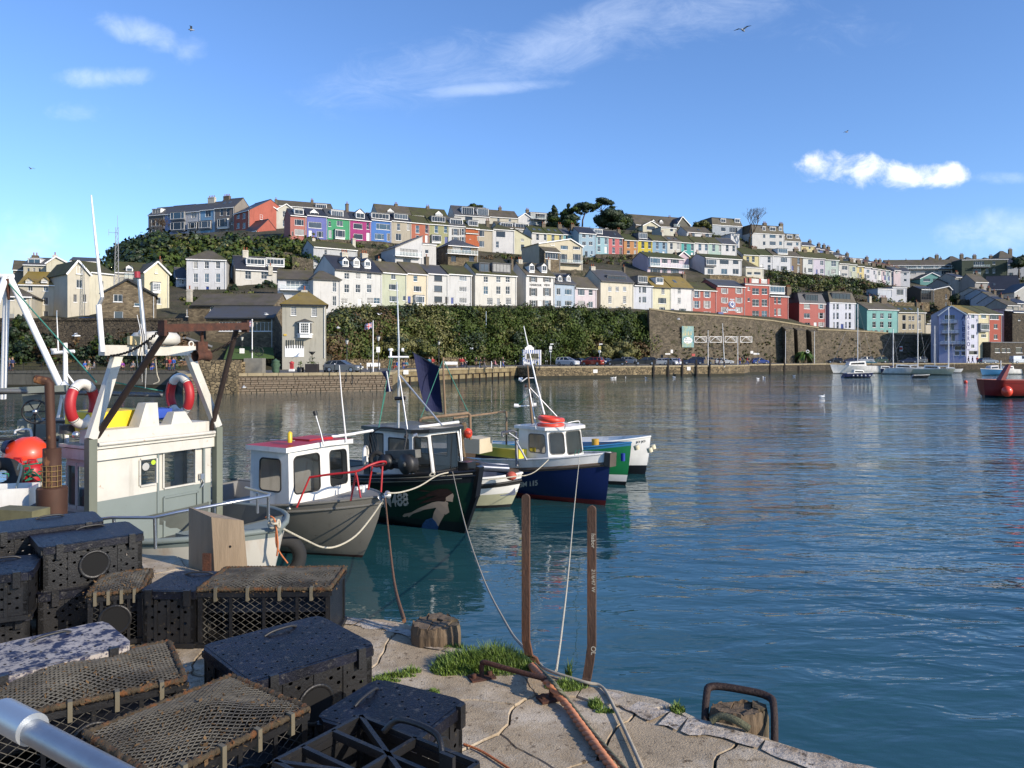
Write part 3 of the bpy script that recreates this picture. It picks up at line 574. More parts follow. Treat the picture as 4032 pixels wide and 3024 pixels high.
 for(cx,cy,ww,*rest)in balc:
  xl=lx(X(cx-ww/2),-1.2);xr=lx(X(cx+ww/2),-1.2);xm=(xl+xr)/2;z0=lz(Yq(cy),xm,-1.2)
  bb=MB().box(xl,xr,-1.3,-.003,z0-.18,z0);bo=obj('balcony',bb,rest[0]if rest else lead,T)
  rl=MB().box(xl,xr,-1.28,-1.24,z0+.95,z0+1.0);n=max(2,int((xr-xl)/.9))
  for i in range(n+1):xx=xl+.03+(xr-xl-.06)*i/n;rl.box(xx-.025,xx+.025,-1.285,-1.235,z0,z0+.95)
  obj('railing',rl,frame_w if rest else frame_k,bo)
  obj('glass_panel',MB().quad((xl+.06,-1.26,z0+.08),(xr-.06,-1.26,z0+.08),(xr-.06,-1.26,z0+.93),(xl+.06,-1.26,z0+.93)),GLS,bo)
 for(ty,cx,cy,ww,hh)in side:
  t=(X(cx)-CX)/F;ax,ay=b.x,b.y;s=(t*ay-ax)/(-sa-t*ca);wy=ww*k/F*mid.y/max(.25,abs(sa));zc=zat(Yq(cy),ay+ca*s)-zb;hw=hh*k/F*mid.y
  if 0<s<D:add_window(T,hx+.05,zc-hw/2,wy,hw,ty,fm,s,rz=math.pi/2)
 T['lx']=0;del T['lx']
 return T,lx,lz,X,Yq
GLS=bpy.data.materials.new('balustrade_glass');GLS.use_nodes=True
_g=GLS.node_tree;_b=_g.nodes['Principled BSDF'];_b.inputs['Base Color'].default_value=(.5,.62,.62,1);_b.inputs['Roughness'].default_value=.05;_b.inputs['Alpha'].default_value=.28
Yt=lambda a:246-(a-230)*.0125
tp=lambda a,b:(Yt(a),Yt(b))
h('B',232,412,402,645,'C',(112,110,108),'dark grey end house with three by two sash windows, first on the skyline terrace',325,Yp=tp(232,412),w=[('o',[280,324,368],[490,600],32,70)],dorm=[(322,366,90,46,'f')])
h('B',412,650,386,650,'C',(150,168,214),'pale lilac blue skyline house with two stacked picture windows over dark balconies',303,Yp=tp(412,650),w=[('o',[455],[415,525],24,40)],bay=[(547,412,150,70,'k'),(547,525,150,78,'k')])
h('B',650,800,365,655,'C',(214,214,216),'white skyline house between the lilac and the sky blue ones',290,Yp=tp(650,800),w=[('c',[727],[405],55,68),('c',[700,745],[630],28,40)],bay=[(712,518,90,62,'k')])
h('B',800,958,345,660,'C',(126,184,226),'sky blue skyline house with a jutting bay over a dark balcony',268,Yp=tp(800,958),w=[('c',[882],[390],58,70),('d',[858],[640],28,50)],bay=[(845,508,125,70,'k')],ch=[(925,215,90,'w')])
h('B',958,1170,322,665,'C',(140,130,124),'grey brown skyline house with yellow chimney and one big bay window',232,Yp=tp(958,1170),w=[('o',[1028,1098],[373],34,76),('o',[1145],[490],18,40),('c',[1082],[592],36,50)],bay=[(1038,492,110,86)],ch=[(1090,200,80,'s')],skyl=[(1060,280,36),(1120,270,36)],sidemat=wallmat((160,150,136)))  # end wall in a lighter copy of the front, sunlight put into its colour
h('B',1167,1335,372,700,'C',(204,96,78),'big brick red skyline house whose tall gable faces right',262,Yp=(232,225.5),dep=14.,w=[('o',[1210,1274],[414,520],32,62),('c',[1235],[645],72,70)],side=[('o',1462,430,22,52)],skyl=[(1270,310,24),(1345,300,22)],rm='dark',sidemat=wallmat((214,104,80)))  # gable side painted a lighter red, as the sunlit face
h('B',1275,1418,582,700,'C',(196,90,74),'low brick red wing in front of the big red gable',468,Yp=(224,220),dep=7.5,w=[('c',[1345],[632],66,88)],side=[('c',1472,617,62,48)],rm='dark',sidemat=wallmat((214,104,80)))  # side wall shares the sunlit red of the big gable
h('B',1500,1640,345,580,'D',(222,218,196),'cream gabled house half hidden behind the big red one',(1520,272),'g',rm='brown')
h('B',1640,1825,345,580,'D',(226,222,202),'cream front gabled house with two stacked windows left of the pink terrace',(1735,287),'g',rm='brown',w=[('s',[1711],[395,497],34,66)],ch=[(1622,235,26,'s',4)])
h('B',1640,2240,320,420,'E',(200,196,180),'long brown roofed house behind the cream gables',268,rm='brown',ch=[(2015,245,28,'s')],dorm=[(2115,318,110,50,'f',.3)],dep=10)
h('B',1778,1955,412,645,'C',(210,118,104),'salmon pink terraced house, first of the bright terrace, left of the violet one',345,rm='dark',w=[('p',[1874],[486],98,66),('p',[1878],[594],104,66)],d=[('d',[1765+38],[610],20,50)],dorm=[(1872,372,92,50,'f')])
h('C',22,247,412,662,'C',(112,122,206),'violet blue terraced house with a white gabled dormer',342,rm='dark',w=[('n',[112],[515],142,66),('p',[165],[616],68,64)],d=[('d',[62],[612],36,80)],dorm=[(105,406,84,50,'g')])
h('C',247,494,438,672,'C',(64,178,118),'emerald green terraced house with a ground floor bay window',350,rm='slate',w=[('c',[382],[498],66,58),('o',[272],[502],26,56)],d=[('d',[277],[612],34,84)],bay=[(386,608,104,76)],dorm=[(354,392,122,60,'f')],ch=[(460,283,30,'s')])
h('C',494,722,460,684,'C',(192,48,134),'magenta terraced house between the green and the blue ones',380,rm='dark',w=[('n',[578],[527],98,60),('o',[686],[525],28,72),('n',[582],[640],98,60)],d=[('d',[690],[642],36,88)],dorm=[(604,412,84,54,'g')])
h('C',722,942,462,694,'C',(70,132,220),'strong blue terraced house under a full width box dormer',395,rm='dark',w=[('p',[852],[533],148,62),('p',[812],[640],98,62)],d=[('d',[912],[648],34,84)],dorm=[(824,418,186,54,'b')])
h('C',942,1162,472,700,'C',(196,184,160),'beige terraced house with a crimson front door',395,rm='dark',w=[('o',[1020,1126],[535],[36,28],74),('c',[1020],[645],62,76)],dorm=[(1047,422,144,54,'b',.8,lead)])
h('C',1162,1357,492,715,'C',(206,110,80),'coral orange terraced house with a mossy roof',420,rm='moss',w=[('o',[1227,1326],[560],[40,30],84),('n',[1228],[650],36,50)],d=[('d',[1325],[665],28,80)])
h('C',1357,1570,506,722,'C',(178,178,122),'olive green terraced house with a leaded white bay window',420,rm='moss',w=[('o',[1432,1533],[562],[40,34],78)],d=[('d',[1540],[682],34,80)],bay=[(1436,660,100,62)],dorm=[(1455,452,144,54,'b',.8,lead)])
h('C',1570,1748,522,720,'C',(226,226,222),'white terraced house with black shutters, right of the olive one',440,rm='slate',w=[('o',[1640,1720],[590,680],[40,28],68)],sh=black,dorm=[(1652,482,130,50,'f')])
h('C',1748,1900,548,700,'C',(218,104,52),'orange terraced house sliver under an oval dormer',470,rm='moss',dorm=[(1835,495,96,52,'b')])
h('C',790,1170,395,560,'D',(214,208,186),'rear cream house with a pale front gable behind the blue and beige ones',305,rm='brown',dep=9,dorm=[(935,368,60,8,'g',.4)],ch=[(993,285,34,'s')])
h('C',1170,1562,420,560,'D',(206,200,176),'rear house with mossy roof and pale gable behind the coral and olive ones',338,rm='moss',dep=9,dorm=[(1462,400,70,8,'g',.4)],ch=[(1338,312,34,'s')])
h('C',1628,2012,412,520,'D',(218,216,208),'white hilltop house with two tall glazed box dormers',318,rm='slate',dep=9,dorm=[(1775,365,122,86,'b',.5),(1940,375,112,74,'b',.5)],w=[('n',[1785],[440],80,50)])
h('D',627,945,292,380,'D',(216,208,186),'cream hilltop terrace with a long brown roof and two chimneys',222,rm='brown',w=[('o',[725,850],[320],26,40)],ch=[(742,185,32,'s'),(1040,208,34,'s')],dep=9)
h('D',945,1090,300,400,'D',(232,232,230),'white front gabled hilltop house beside the yellow lift',(1015,250),'g',rm='slate',dep=9)
h('D',1076,1262,245,395,'D',(196,202,200),'flat roofed hilltop house with glass balcony behind the yellow lift',rf='f',w=[('t',[1180],[280],100,50),('c',[1180],[355],70,40)],balc=[(1165,312,170)])
h('D',722,1066,412,470,'C',(214,210,200),'house with two long white box dormers below the hilltop terrace',352,rm='brown',Yp=(rowY('C',1961)+14,rowY('C',2085)+14),dorm=[(815,380,124,46,'f'),(982,388,142,46,'f')])
h('D',370,500,465,760,'C',(206,196,172),'left wing of the beige hipped house',395,'h','moss',7,w=[('o',[416],[500],14,60)])
h('D',478,668,425,762,'C',(206,190,160),'beige house with mossy hipped roof and three storeys of windows',358,'h','moss',9,w=[('p',[530],[468,582],82,64)],d=[('f',[552,630],[712],[46,28],86)],ch=[(606,330,36,'s')])
h('D',668,900,425,762,'C',(226,224,222),'tall white house joined to the beige hipped one',372,'h','moss',9,w=[('n',[750],[478],102,66),('o',[714],[588,700],32,72)],d=[('d',[792],[702],32,70)])
h('D',900,1088,525,765,'C',(226,220,180),'tall pale yellow house with a steep one sided roof slope',418,'m','moss',9,w=[('o',[985,988][:1],[525],32,56),('o',[988],[624],40,72),('c',[990],[728],46,44)])
h('D',1088,1256,462,600,'C',(228,226,218),'white terraced house under the mossy roof with skylights',398,rm='green',w=[('o',[1152,1232],[507],[32,26],70)],skyl=[(1112,405,34),(1172,408,34)],ch=[(1215,362,44,'s')])
h('D',1256,1432,472,600,'C',(226,214,138),'lemon yellow terraced house under the mossy roof',405,rm='green',w=[('o',[1320,1400],[517],[32,26],78)],skyl=[(1272,416,30),(1345,422,30)],ch=[(1390,368,44,'s')])
h('D',1432,1524,478,600,'C',(118,196,208),'narrow teal terraced house left of the tall light blue one',412,rm='slate',w=[('o',[1470],[520],24,50)])
h('D',1602,1788,466,742,'C',(164,198,216),'tall light blue end house with four pairs of small windows',402,rm='dark',Yp=(rowY('C',2280)-5,rowY('C',2347)-5),w=[('c',[1657,1730],[493,577],40,42),('n',[1682],[692],30,66),('n',[1742],[680],22,40)],ch=[(1530,372,40,'s')])
h('D',1790,1926,497,694,'C',(160,208,220),'light turquoise terraced house left of the coral pink one',425,rm='dark',w=[('o',[1820,1896],[550],30,72),('o',[1820],[636],32,56)],d=[('d',[1896],[645],28,70)],dorm=[(1812,448,88,40,'f')])
h('D',1926,2082,512,697,'C',(222,110,112),'coral pink terraced house on the middle row',440,rm='dark',w=[('o',[1980,2057],[559],30,72),('o',[1980],[650],32,66)],d=[('d',[2056],[658],28,76)],ch=[(2034,425,36,'s')],skyl=[(1990,466,24)])
h('E',432,586,402,560,'C',(216,146,82),'orange terraced house between the coral pink and the yellow one',342,rm='green',w=[('o',[482,556],[448],[30,26],74),('n',[482],[532],34,36)],d=[('d',[556],[535],26,44)])
h('E',586,746,406,560,'C',(232,208,48),'bright yellow terraced house under a grey box dormer',350,rm='dark',w=[('o',[640,712],[456],32,74),('n',[640,712],[535],28,36)],dorm=[(640,355,90,60,'b',.5,lead)])
h('E',746,908,412,560,'C',(136,180,212),'mid blue terraced house right of the bright yellow one',352,rm='moss',w=[('o',[796,868],[462],30,74),('p',[792],[538],50,24)],d=[('d',[866],[540],26,30)],ch=[(852,315,30,'w')])
h('E',908,1058,417,560,'C',(222,220,206),'off white terraced house between the mid blue and the teal one',360,rm='brown',w=[('o',[950,1022],[467],30,72)],skyl=[(922,397,40),(990,400,40)],ch=[(998,332,36,'s')])
h('E',1058,1198,428,605,'C',(72,184,180),'bright teal terraced house',362,rm='moss',w=[('o',[1102,1177],[478],30,74)],d=[('d',[1177],[565],26,56)],ch=[(1155,340,34,'s')])
h('E',1198,1352,432,600,'C',(228,228,226),'white terraced house right of the bright teal one',368,rm='moss',w=[('o',[1260,1328],[482],[32,26],72)],ch=[(1298,352,38,'s')])
h('E',1352,1496,438,600,'C',(184,216,200),'pale mint terraced house',375,rm='moss',w=[('o',[1410,1478],[489],[32,26],76)])
h('E',1496,1662,446,600,'C',(228,228,228),'white end terraced house right of the pale mint one',385,rm='slate',w=[('o',[1558,1628],[492],28,70)])
h('E',228,392,238,310,'D',(226,226,224),'small flat roofed white box house right of the pines',rf='f',w=[('n',[310],[245],26,12)],dep=5)
h('E',560,1150,250,330,'D',(120,108,92),'long dark roofed hilltop house with a glazed gable',145,rm='brown',dep=11,dorm=[(758,205,24,26,'g',1.5),(842,210,30,26,'g',1.5)],ch=[(930,150,30,'s')],w=[('n',[1010],[300],70,50)])
h('E',640,822,250,300,'D',(226,218,186),'cream gabled bungalow in front of the long dark roofed hilltop house',(730,198),'g',rm='brown',Yp=(rowY('D',2530)-4,rowY('D',2600)-4),dep=6,w=[('n',[726],[272],90,40)])
h('E',1010,1155,240,340,'D',(118,116,104),'tall narrow gable with a pale chimney breast beside the glazed balcony',(1068,148),'g',rm='dark',Yp=(rowY('D',2665)-3,rowY('D',2717)-3),dep=8,w=[('n',[1030],[225],16,60)],balc=[(1010,256,70)])
h('E',836,1004,268,360,'C',(224,220,196),'small cream cube house with one dark window below the glazed gable',rf='f',Yp=(rowY('C',2602)+15,rowY('C',2663)+15),w=[('n',[952],[292],30,34)],dep=6)
h('E',1118,1390,320,385,'D',(228,228,226),'low white garage row under a brown roof',265,rm='brown',Yp=(rowY('C',2704)+16,rowY('C',2803)+16),w=[('n',[1185,1338],[345],42,46)],skyl=[(1245,292,30)])
h('E',1395,1722,240,400,'D',(178,190,200),'pale blue grey block with a brown mansard roof',168,'M','brown',9,Yp=(rowY('D',2805)-8,rowY('D',2922)-8),w=[('n',[1515],[284],52,46),('t',[1625],[292],86,56)],dorm=[(1514,192,50,34,'f',.4),(1667,192,50,34,'f',.4)])
h('E',1598,1692,338,490,'C',(232,232,230),'narrow white stair block in front of the mansard roofed one',rf='f',Yp=(rowY('C',2878)+10,rowY('C',2912)+10),w=[('n',[1642],[375],26,36)],dep=6)
h('E',1830,2182,332,500,'D',(220,220,216),'white block of flats with dark mansard and three white dormers',247,'M','brown',10,Yp=(rowY('C',2960)+18,rowY('C',3088)+18),w=[('n',[1960,2052,2138],[360,438],[26,66,30],42)],dorm=[(1958,280,28,40,'f',.4),(2052,282,58,38,'f',.4),(2138,283,28,38,'f',.4)],ch=[(1965,218,44,'s'),(2143,222,44,'s')])
h('F',698,938,182,340,'D',(222,222,220),'white block of flats with the lower mansard roof',82,'M','brown',10,Yp=(rowY('C',3090)+18,rowY('C',3154)+18),w=[('n',[768,882],[225],[80,38],50)],dorm=[(768,120,74,46,'f',.4),(882,122,40,46,'f',.4)])
sk=[(942,1142,248,340,200,(226,212,150),'pale yellow cottage at the upper end of the falling skyline',[1062],),(1142,1205,290,345,245,(214,214,214),'grey white cottage next below the pale yellow one on the skyline',[1192]),(1205,1285,305,365,262,(96,122,196),'cottage with a deep blue wall on the falling skyline',[1268]),(1285,1400,330,400,290,(190,184,170),'cottage with twin stacks right of the deep blue wall',[1332]),(1400,1560,395,440,345,(206,200,184),'low skyline cottage under a grey roof and a tall stack',[1470]),(1560,1660,430,470,385,(196,190,176),'skyline cottage left of the white boxed dormer',[1605]),(1830,1975,490,530,440,(186,180,168),'skyline cottage right of the white boxed dormer',[1890]),(1975,2110,520,560,480,(200,194,180),'skyline cottage with a pair of stacks near the right valley',[2022,2080]),(2110,2260,560,600,515,(190,186,176),'lowest skyline cottage before the valley',[2205])]
for(a,b,e,bb,r,c,lb,cs)in sk:h('F',a,b,e,bb,'D',c,lb,r,rm='slate',dep=7,ch=[(q,r-26,42,'s')for q in cs],w=[('n',[(a+b)/2+20],[e+30],26,40)],Yp=(rowY('C',2900+a*.271)+22,rowY('C',2900+b*.271)+22))
h('F',95,332,382,618,'C',(228,216,150),'pale yellow house right of the white bungalow, under a green mossy roof',292,rm='green',w=[('o',[164,244],[447],40,80),('n',[244],[545],30,30)],sidemat=wallmat((190,206,220)))
h('F',332,528,387,618,'C',(222,224,228),'white house with two stacked sash windows right of the pale yellow one',302,rm='green',w=[('o',[473],[453,572],42,88)],d=[('d',[367],[548],34,60)],ch=[(250,275,90,'s')])
h('F',528,797,394,620,'C',(222,224,228),'white house with a big box dormer on the middle row right',300,rm='brown',w=[('p',[688],[456,582],90,72)],d=[('d',[597],[578],30,76)],dorm=[(672,326,134,62,'b',.6,frame_w)])
h('F',797,967,408,638,'C',(140,120,94),'brown stone terraced house on the middle row right',335,rm='brown',w=[('o',[900],[472,592],34,88)],d=[('d',[814],[576],28,74)],ch=[(860,292,80,'s')])
mr_=[(967,1117,420,655,340,(222,226,222),'white terraced house right of the brown stone one',[(1070,485,60,76),(1070,605,60,60)],995),(1117,1287,430,680,350,(214,206,222),'pale lilac terraced house on the middle row right',[(1238,497,46,68),(1238,620,46,66)],1165),(1287,1487,450,695,362,(190,210,200),'pale grey green terraced house on the middle row right',[(1410,511,68,76),(1405,622,68,62)],1335),(1487,1640,508,700,460,(216,214,206),'off white terraced house with two wide windows',[(1570,571,78,58),(1565,668,82,34)],1500),(1640,1746,522,715,480,(206,212,184),'slim pale green terraced house',[(1703,590,36,66)],1658),(1746,1852,547,735,500,(238,216,140),'slim warm yellow terraced house',[(1800,602,32,62),(1800,690,32,50)],1765),(1852,1962,562,750,520,(226,226,230),'slim white terraced house with a two storey bay',[(1908,620,40,46),(1908,700,40,46)],1870),(1962,2035,578,752,535,(230,226,232),'narrow white terraced cottage by the cabbage palms',[(2000,640,24,60)],2018),(2035,2105,588,758,548,(222,222,214),'narrow cream terraced cottage behind the cabbage palms',[(2070,650,24,60)],2090),(2105,2165,598,765,560,(228,200,206),'narrow blush pink terraced cottage',[(2135,660,24,60)],2155),(2165,2225,606,772,570,(196,216,216),'narrow pale aqua terraced cottage',[(2195,665,24,60)],2212),(2225,2300,618,780,582,(230,228,222),'last white cottage of the falling row',[(2260,680,26,60)],2290),(2300,2348,632,790,596,(232,206,206),'pink end cottage of the falling row',[(2325,690,20,50)],2340)]
for(a,b,e,bb,r,c,lb,ws,dx)in mr_:h('F',a,b,e,bb,'C',c,lb,r,rm='moss',dep=7,w=[('s',[x],[y],ww,hh)for x,y,ww,hh in ws],d=[('d',[dx],[bb-52],24,76)],ch=[(a+20,r-36,66,'s')])
h('F',1640,1822,436,500,'C',(226,226,222),'white boxed dormer house breaking the skyline',rf='f',Yp=(rowY('C',3345)+8,rowY('C',3394)+8),w=[('t',[1772],[486],90,56)],dep=5)
h('C',95,572,768,960,'B',(206,208,210),'long low white cottage under a brown roof above the dormered white house',704,rm='moss',w=[('o',[228],[808],30,52),('o',[455],[808],30,40),('t',[212],[892],130,60)],ch=[(92,662,34,'w'),(530,660,36,'w')])
h('C',985,1282,775,935,'B',(224,224,222),'modern white house with a soaring glazed gable and mono pitch roof',632,'n','dark',9,w=[('t',[1132],[798],190,90),('c',[1112],[905],84,50)],balc=[(1130,852,290,frame_w)],fm=frame_k)
h('C',1282,1430,722,940,'B',(222,220,214),'plain white cube block joined to the glazed modern house',rf='f',w=[('n',[1328],[802],40,44)],dep=7)
h('C',1560,1888,742,960,'B',(168,146,110),'stone and glass modern house under a shallow grey hipped roof',672,'h','slate',11,w=[('f',[1655,1762],[772],96,84),('c',[1620,1816],[880],54,62)],balc=[(1720,828,330,frame_w)],fm=frame_k,wm_=stonew)
h('D',1225,1400,668,870,'B',(176,160,130),'stone sunroom wing with a brown roof beside the cream gable',612,'r','brown',6,w=[('t',[1305],[712],140,66)],wm_=stonew,Yp=(rowY('B',2143)-3,rowY('B',2206)-3))
h('D',1165,1642,596,870,'B',(226,214,180),'wide cream house with a shallow gable and glass balcony',(1505,530),'g','brown',10,w=[('p',[1443,1577],[614],78,58),('p',[1433,1580],[738],84,[92]),('c',[1315],[585],40,30)],balc=[(1520,790,250)])
h('E',690,1087,597,775,'B',(224,200,212),'pink bungalow with a green mossy roof and white balcony',548,rm='green',w=[('p',[877,988],[632],[62,88],46),('p',[775,877,988],[735],[110,58,88],58)],bay=[(775,636,106,82)],balc=[(930,697,420,frame_w)],ch=[(990,535,26,'s')])
h('E',1030,1140,575,700,'B',(224,196,206),'small pink gabled extension behind the pink bungalow',(1078,528),'g','moss',6,Yp=(rowY('B',2672)+8,rowY('B',2712)+8))
h('E',1312,1716,602,780,'B',(228,228,226),'white bungalow with a mossy roof and a dark framed picture bay',566,rm='green',w=[('n',[1525,1650],[642],[100,62],50),('c',[1375,1525,1650],[745],64,58)],bay=[(1385,640,112,58,'k')],ch=[(1232,530,32,'w',5)])
h('E',1760,1955,700,790,'B',(228,222,198),'low cream garage block with a roof terrace above the red tower',rf='f',w=[('n',[1800,1885],[765],[50,70],30)],dep=5)
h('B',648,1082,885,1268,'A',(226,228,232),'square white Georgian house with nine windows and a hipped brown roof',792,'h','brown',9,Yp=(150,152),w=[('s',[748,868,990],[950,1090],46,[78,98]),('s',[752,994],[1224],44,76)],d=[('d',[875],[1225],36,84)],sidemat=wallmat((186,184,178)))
h('B',535,650,1088,1290,'A',(216,220,226),'small shaded white house tucked left of the Georgian one',985,'r','slate',6,Yp=(152,153),w=[('s',[595],[1130,1240],50,54)])
h('B',1182,1650,1000,1290,'A',(232,228,216),'white house with a long strip dormer and a blue front door',866,'r','dark',8,Yp=(156,160),w=[('s',[1318,1492],[1057],64,92),('s',[1322],[1215],64,82)],dorm=[(1402,915,195,56,'f'),(1615,915,185,56,'f')],ch=[(1288,790,60,'w'),(1840-280,960,46,'w',0)])
h('B',1642,2030,1100,1300,'A',(228,230,234),'white house with a strip window behind the grey rendered one',1012,'r','brown',8,Yp=(143,145),w=[('t',[1855],[1155],250,54)],balc=[(1830,1215,330,frame_w)],trim=black)
h('C',92,392,1100,1435,'A',(234,232,224),'blank white wing with two stacked windows at its right end',1012,'h','brown',9,Yp=(141,143.5),w=[('s',[322],[1188,1340],38,110)],trim=black)
h('C',328,842,1012,1382,'A',(226,226,220),'white double fronted house with three arched dormers and a dark shopfront',868,'r','dark',9,w=[('s',[458,580,702],[1070,1205],54,[64,94]),('s',[430,712,786],[1340],70,62)],d=[('d',[600],[1345],40,66)],dorm=[(445,925,54,50,'g'),(565,925,54,50,'g'),(685,937,54,50,'g')],ch=[(428,815,74,'w'),(646,825,74,'w'),(805,885,32,'w')],trim=black)
h('C',842,1110,1034,1385,'A',(206,212,180),'sage green house left of the peach one above the ivy',924,'r','brown',8,w=[('c',[965],[1080],52,52),('p',[967],[1190],100,64),('p',[970],[1320],96,62)],d=[('n',[1083],[1312],32,52)])
h('C',1110,1337,1042,1385,'A',(238,222,186),'peach cream house right of the sage green one above the ivy',930,'r','brown',8,w=[('o',[1205],[1097],44,64),('p',[1228],[1210],84,62)],d=[('d',[1138],[1328],36,84)],bay=[(1256,1325,94,74)],ch=[(1325,860,40,'s')])
h('C',1337,1562,1045,1385,'A',(224,224,218),'white house with three black framed windows over one another',956,'r','slate',8,w=[('n',[1452],[1092,1207,1322],86,[66,66,60])],d=[('d',[1545],[1332],34,74)],fm=frame_k)
h('C',1562,1818,1050,1385,'A',(226,226,222),'white house with latticed windows under a dark mossy roof',962,'r','moss',8,w=[('g',[1722],[1095,1213,1335],80,56)],d=[('d',[1606],[1337],32,76)])
h('D',472,926,915,1248,'A',(236,232,218),'ornate white Georgian house with two glass box dormers',800,'r','moss',9,w=[('s',[588,725,827],[967,1085],46,[64,88]),('g',[633,834],[1205],[60,60],74)],d=[('d',[725],[1212],34,76)],dorm=[(572,840,96,84,'k',.5,lead),(760,845,190,84,'k',.5,lead)],ch=[(868,752,24,'s')])
HV=h('D',1026,1337,926,1260,'A',(240,238,232),'white guest house with black shutters and HARBOUR VIEW lettering',800,'r','brown',9,w=[('s',[1105,1255],[965,1104],42,[62,86]),('s',[1108,1255],[1228],44,66)],d=[('d',[1185],[1232],36,66)],dorm=[(1090,845,46,54,'g',.6),(1226,848,46,54,'g',.6)],sh=black,ch=[(958,752,50,'w'),(1270,755,30,'w')])
h('D',1340,1562,1010,1275,'A',(184,206,226),'pale blue house with two small gabled dormers, right of the lettered guest house',905,'r','slate',8,w=[('c',[1380],[1100],42,74),('p',[1486],[1104],74,66),('c',[1384],[1232],50,62),('p',[1487],[1226],74,52)],dorm=[(1398,965,34,44,'g',.5),(1490,965,34,44,'g',.5)],trim=black)
h('D',1562,1797,1060,1280,'A',(232,216,220),'pale pink house right of the pale blue one above the ivy',948,'r','brown',8,w=[('p',[1628],[1110,1232],72,64),('o',[1730],[1110],42,64),('c',[1730],[1242],52,68)])
h('E',180,540,852,1178,'A',(238,228,200),'cream house with a long ribbon dormer and a wooden sign board',735,'r','slate',9,w=[('g',[280,360,440],[935],36,54),('g',[280,440],[1050],36,78),('g',[280,440],[1150],36,44)],d=[('d',[362],[1150],34,50),('d',[500],[1152],30,46)],dorm=[(355,818,196,40,'k',.9,lead)],ch=[(90,690,56,'w'),(430,695,20,'s')],trim=black)
h('E',540,747,900,1178,'A',(218,222,230),'pale grey white house with a slate clad box on top',880,'r','slate',8,w=[('o',[608],[945,1052],22,66),('c',[655],[945,1052],40,68)],dorm=[(636,830,96,62,'b',.3,lead)])
h('E',747,946,912,1198,'A',(238,232,190),'pale lemon house under an ochre lichened roof above the ivy',802,'r','ochre',8,w=[('g',[858],[955],34,72),('p',[850],[1063],86,62),('p',[850],[1152],62,44)],dorm=[(822,838,70,50,'b',.6)],trim=black)
h('E',946,1182,915,1205,'A',(240,238,234),'bright white house between the pale lemon one and the red hotel',805,'r','ochre',8,w=[('g',[1035],[953,1063],34,68),('p',[1072],[1175],76,52)],d=[('d',[946+10],[1170],50,40)],skyl=[(985,838,40)],ch=[(1082,775,46,'s')],trim=black)
shut_g=mat('shutter_grey',(.32,.31,.3),.6)
RED=(206,100,84)
h('E',1182,1442,946,1240,'A',RED,'coral red left wing of the hotel with grey shutters',872,'r','moss',8,w=[('s',[1224,1338],[992,1103,1205],44,[70,78,50])],sh=shut_g)
HQ=h('E',1442,1752,905,1262,'A',RED,'coral red hotel house with a blue oval sign on its front',838,'r','slate',9,w=[('g',[1528,1684],[955,1057,1160],44,58),('g',[1495,1590,1680],[1232],52,26)],sh=shut_g,cat='hotel')
HT=h('E',1752,2020,885,1285,'A',(210,96,80),'coral red tower house with arched windows and a crenellated parapet',rf='f',dep=7,w=[('a',[1867,1963],[960,1083,1205],[74,60],[66,76,66]),('n',[1791],[930,1050],24,40)],cat='hotel')
h('F',482,755,982,1360,'A',(202,92,78),'coral red house with a glazed sun room on top and a two storey bay',930,'r','slate',7,w=[('o',[562,622],[1042,1212],[28,48],100)],dorm=[(590,885,210,80,'f',.5)],ch=[(750,850,80,'s')])
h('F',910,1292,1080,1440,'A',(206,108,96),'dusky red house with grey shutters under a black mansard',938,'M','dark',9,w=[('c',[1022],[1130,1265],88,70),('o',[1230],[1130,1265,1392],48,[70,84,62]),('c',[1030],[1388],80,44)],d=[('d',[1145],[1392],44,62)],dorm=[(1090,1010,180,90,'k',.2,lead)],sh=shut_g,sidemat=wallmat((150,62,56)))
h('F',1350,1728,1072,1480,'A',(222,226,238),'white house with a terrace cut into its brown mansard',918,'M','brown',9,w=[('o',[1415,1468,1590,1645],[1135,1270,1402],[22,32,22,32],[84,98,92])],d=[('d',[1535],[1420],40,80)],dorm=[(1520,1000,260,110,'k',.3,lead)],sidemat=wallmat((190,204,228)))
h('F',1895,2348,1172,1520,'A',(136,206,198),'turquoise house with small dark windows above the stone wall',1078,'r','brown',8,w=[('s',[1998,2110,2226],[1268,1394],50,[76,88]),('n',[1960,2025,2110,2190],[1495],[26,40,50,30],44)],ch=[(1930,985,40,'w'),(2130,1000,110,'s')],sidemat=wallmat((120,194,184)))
h('G',385,785,1030,1400,'A',(206,194,160),'tan house with paired arched windows',950,'r','moss',8,w=[('n',[470,694],[1112,1234],[50,36],[84,92]),('a',[553,603],[1120,1240],32,[66,72]),('n',[425,480,545,600,720],[1340],34,44)],skyl=[(395,955,40),(485,955,40),(565,955,40)],ch=[(650,880,30,'s'),(730,930,34,'s')])
h('G',790,976,1192,1400,'A',(232,222,196),'small cream cottage with one gabled dormer left of the violet restaurant',1130,'r','moss',7,w=[('n',[880],[1335],44,60)],dorm=[(878,1168,48,44,'g',.3)])
ALB=h('G',976,1378,1068,1668,'A',(172,182,228),'violet blue restaurant gable end with balconies and ALBERO lettering',(1160,938),'g','ochre',10,Yp=(204.5,201.5),cat='building',name='restaurant',w=[('t',[1135],[1092],150,80),('c',[1165,1070],[1245],[70,40],90),('c',[1180,1080],[1400],[60,40],100),('n',[1078,1255,1335],[1550,1550,1550][:1],[30,100,50],60),('n',[1240,1332],[1625],[70,60],60)],balc=[(1130,1190,230),(1145,1335,260),(1175,1495,370)])
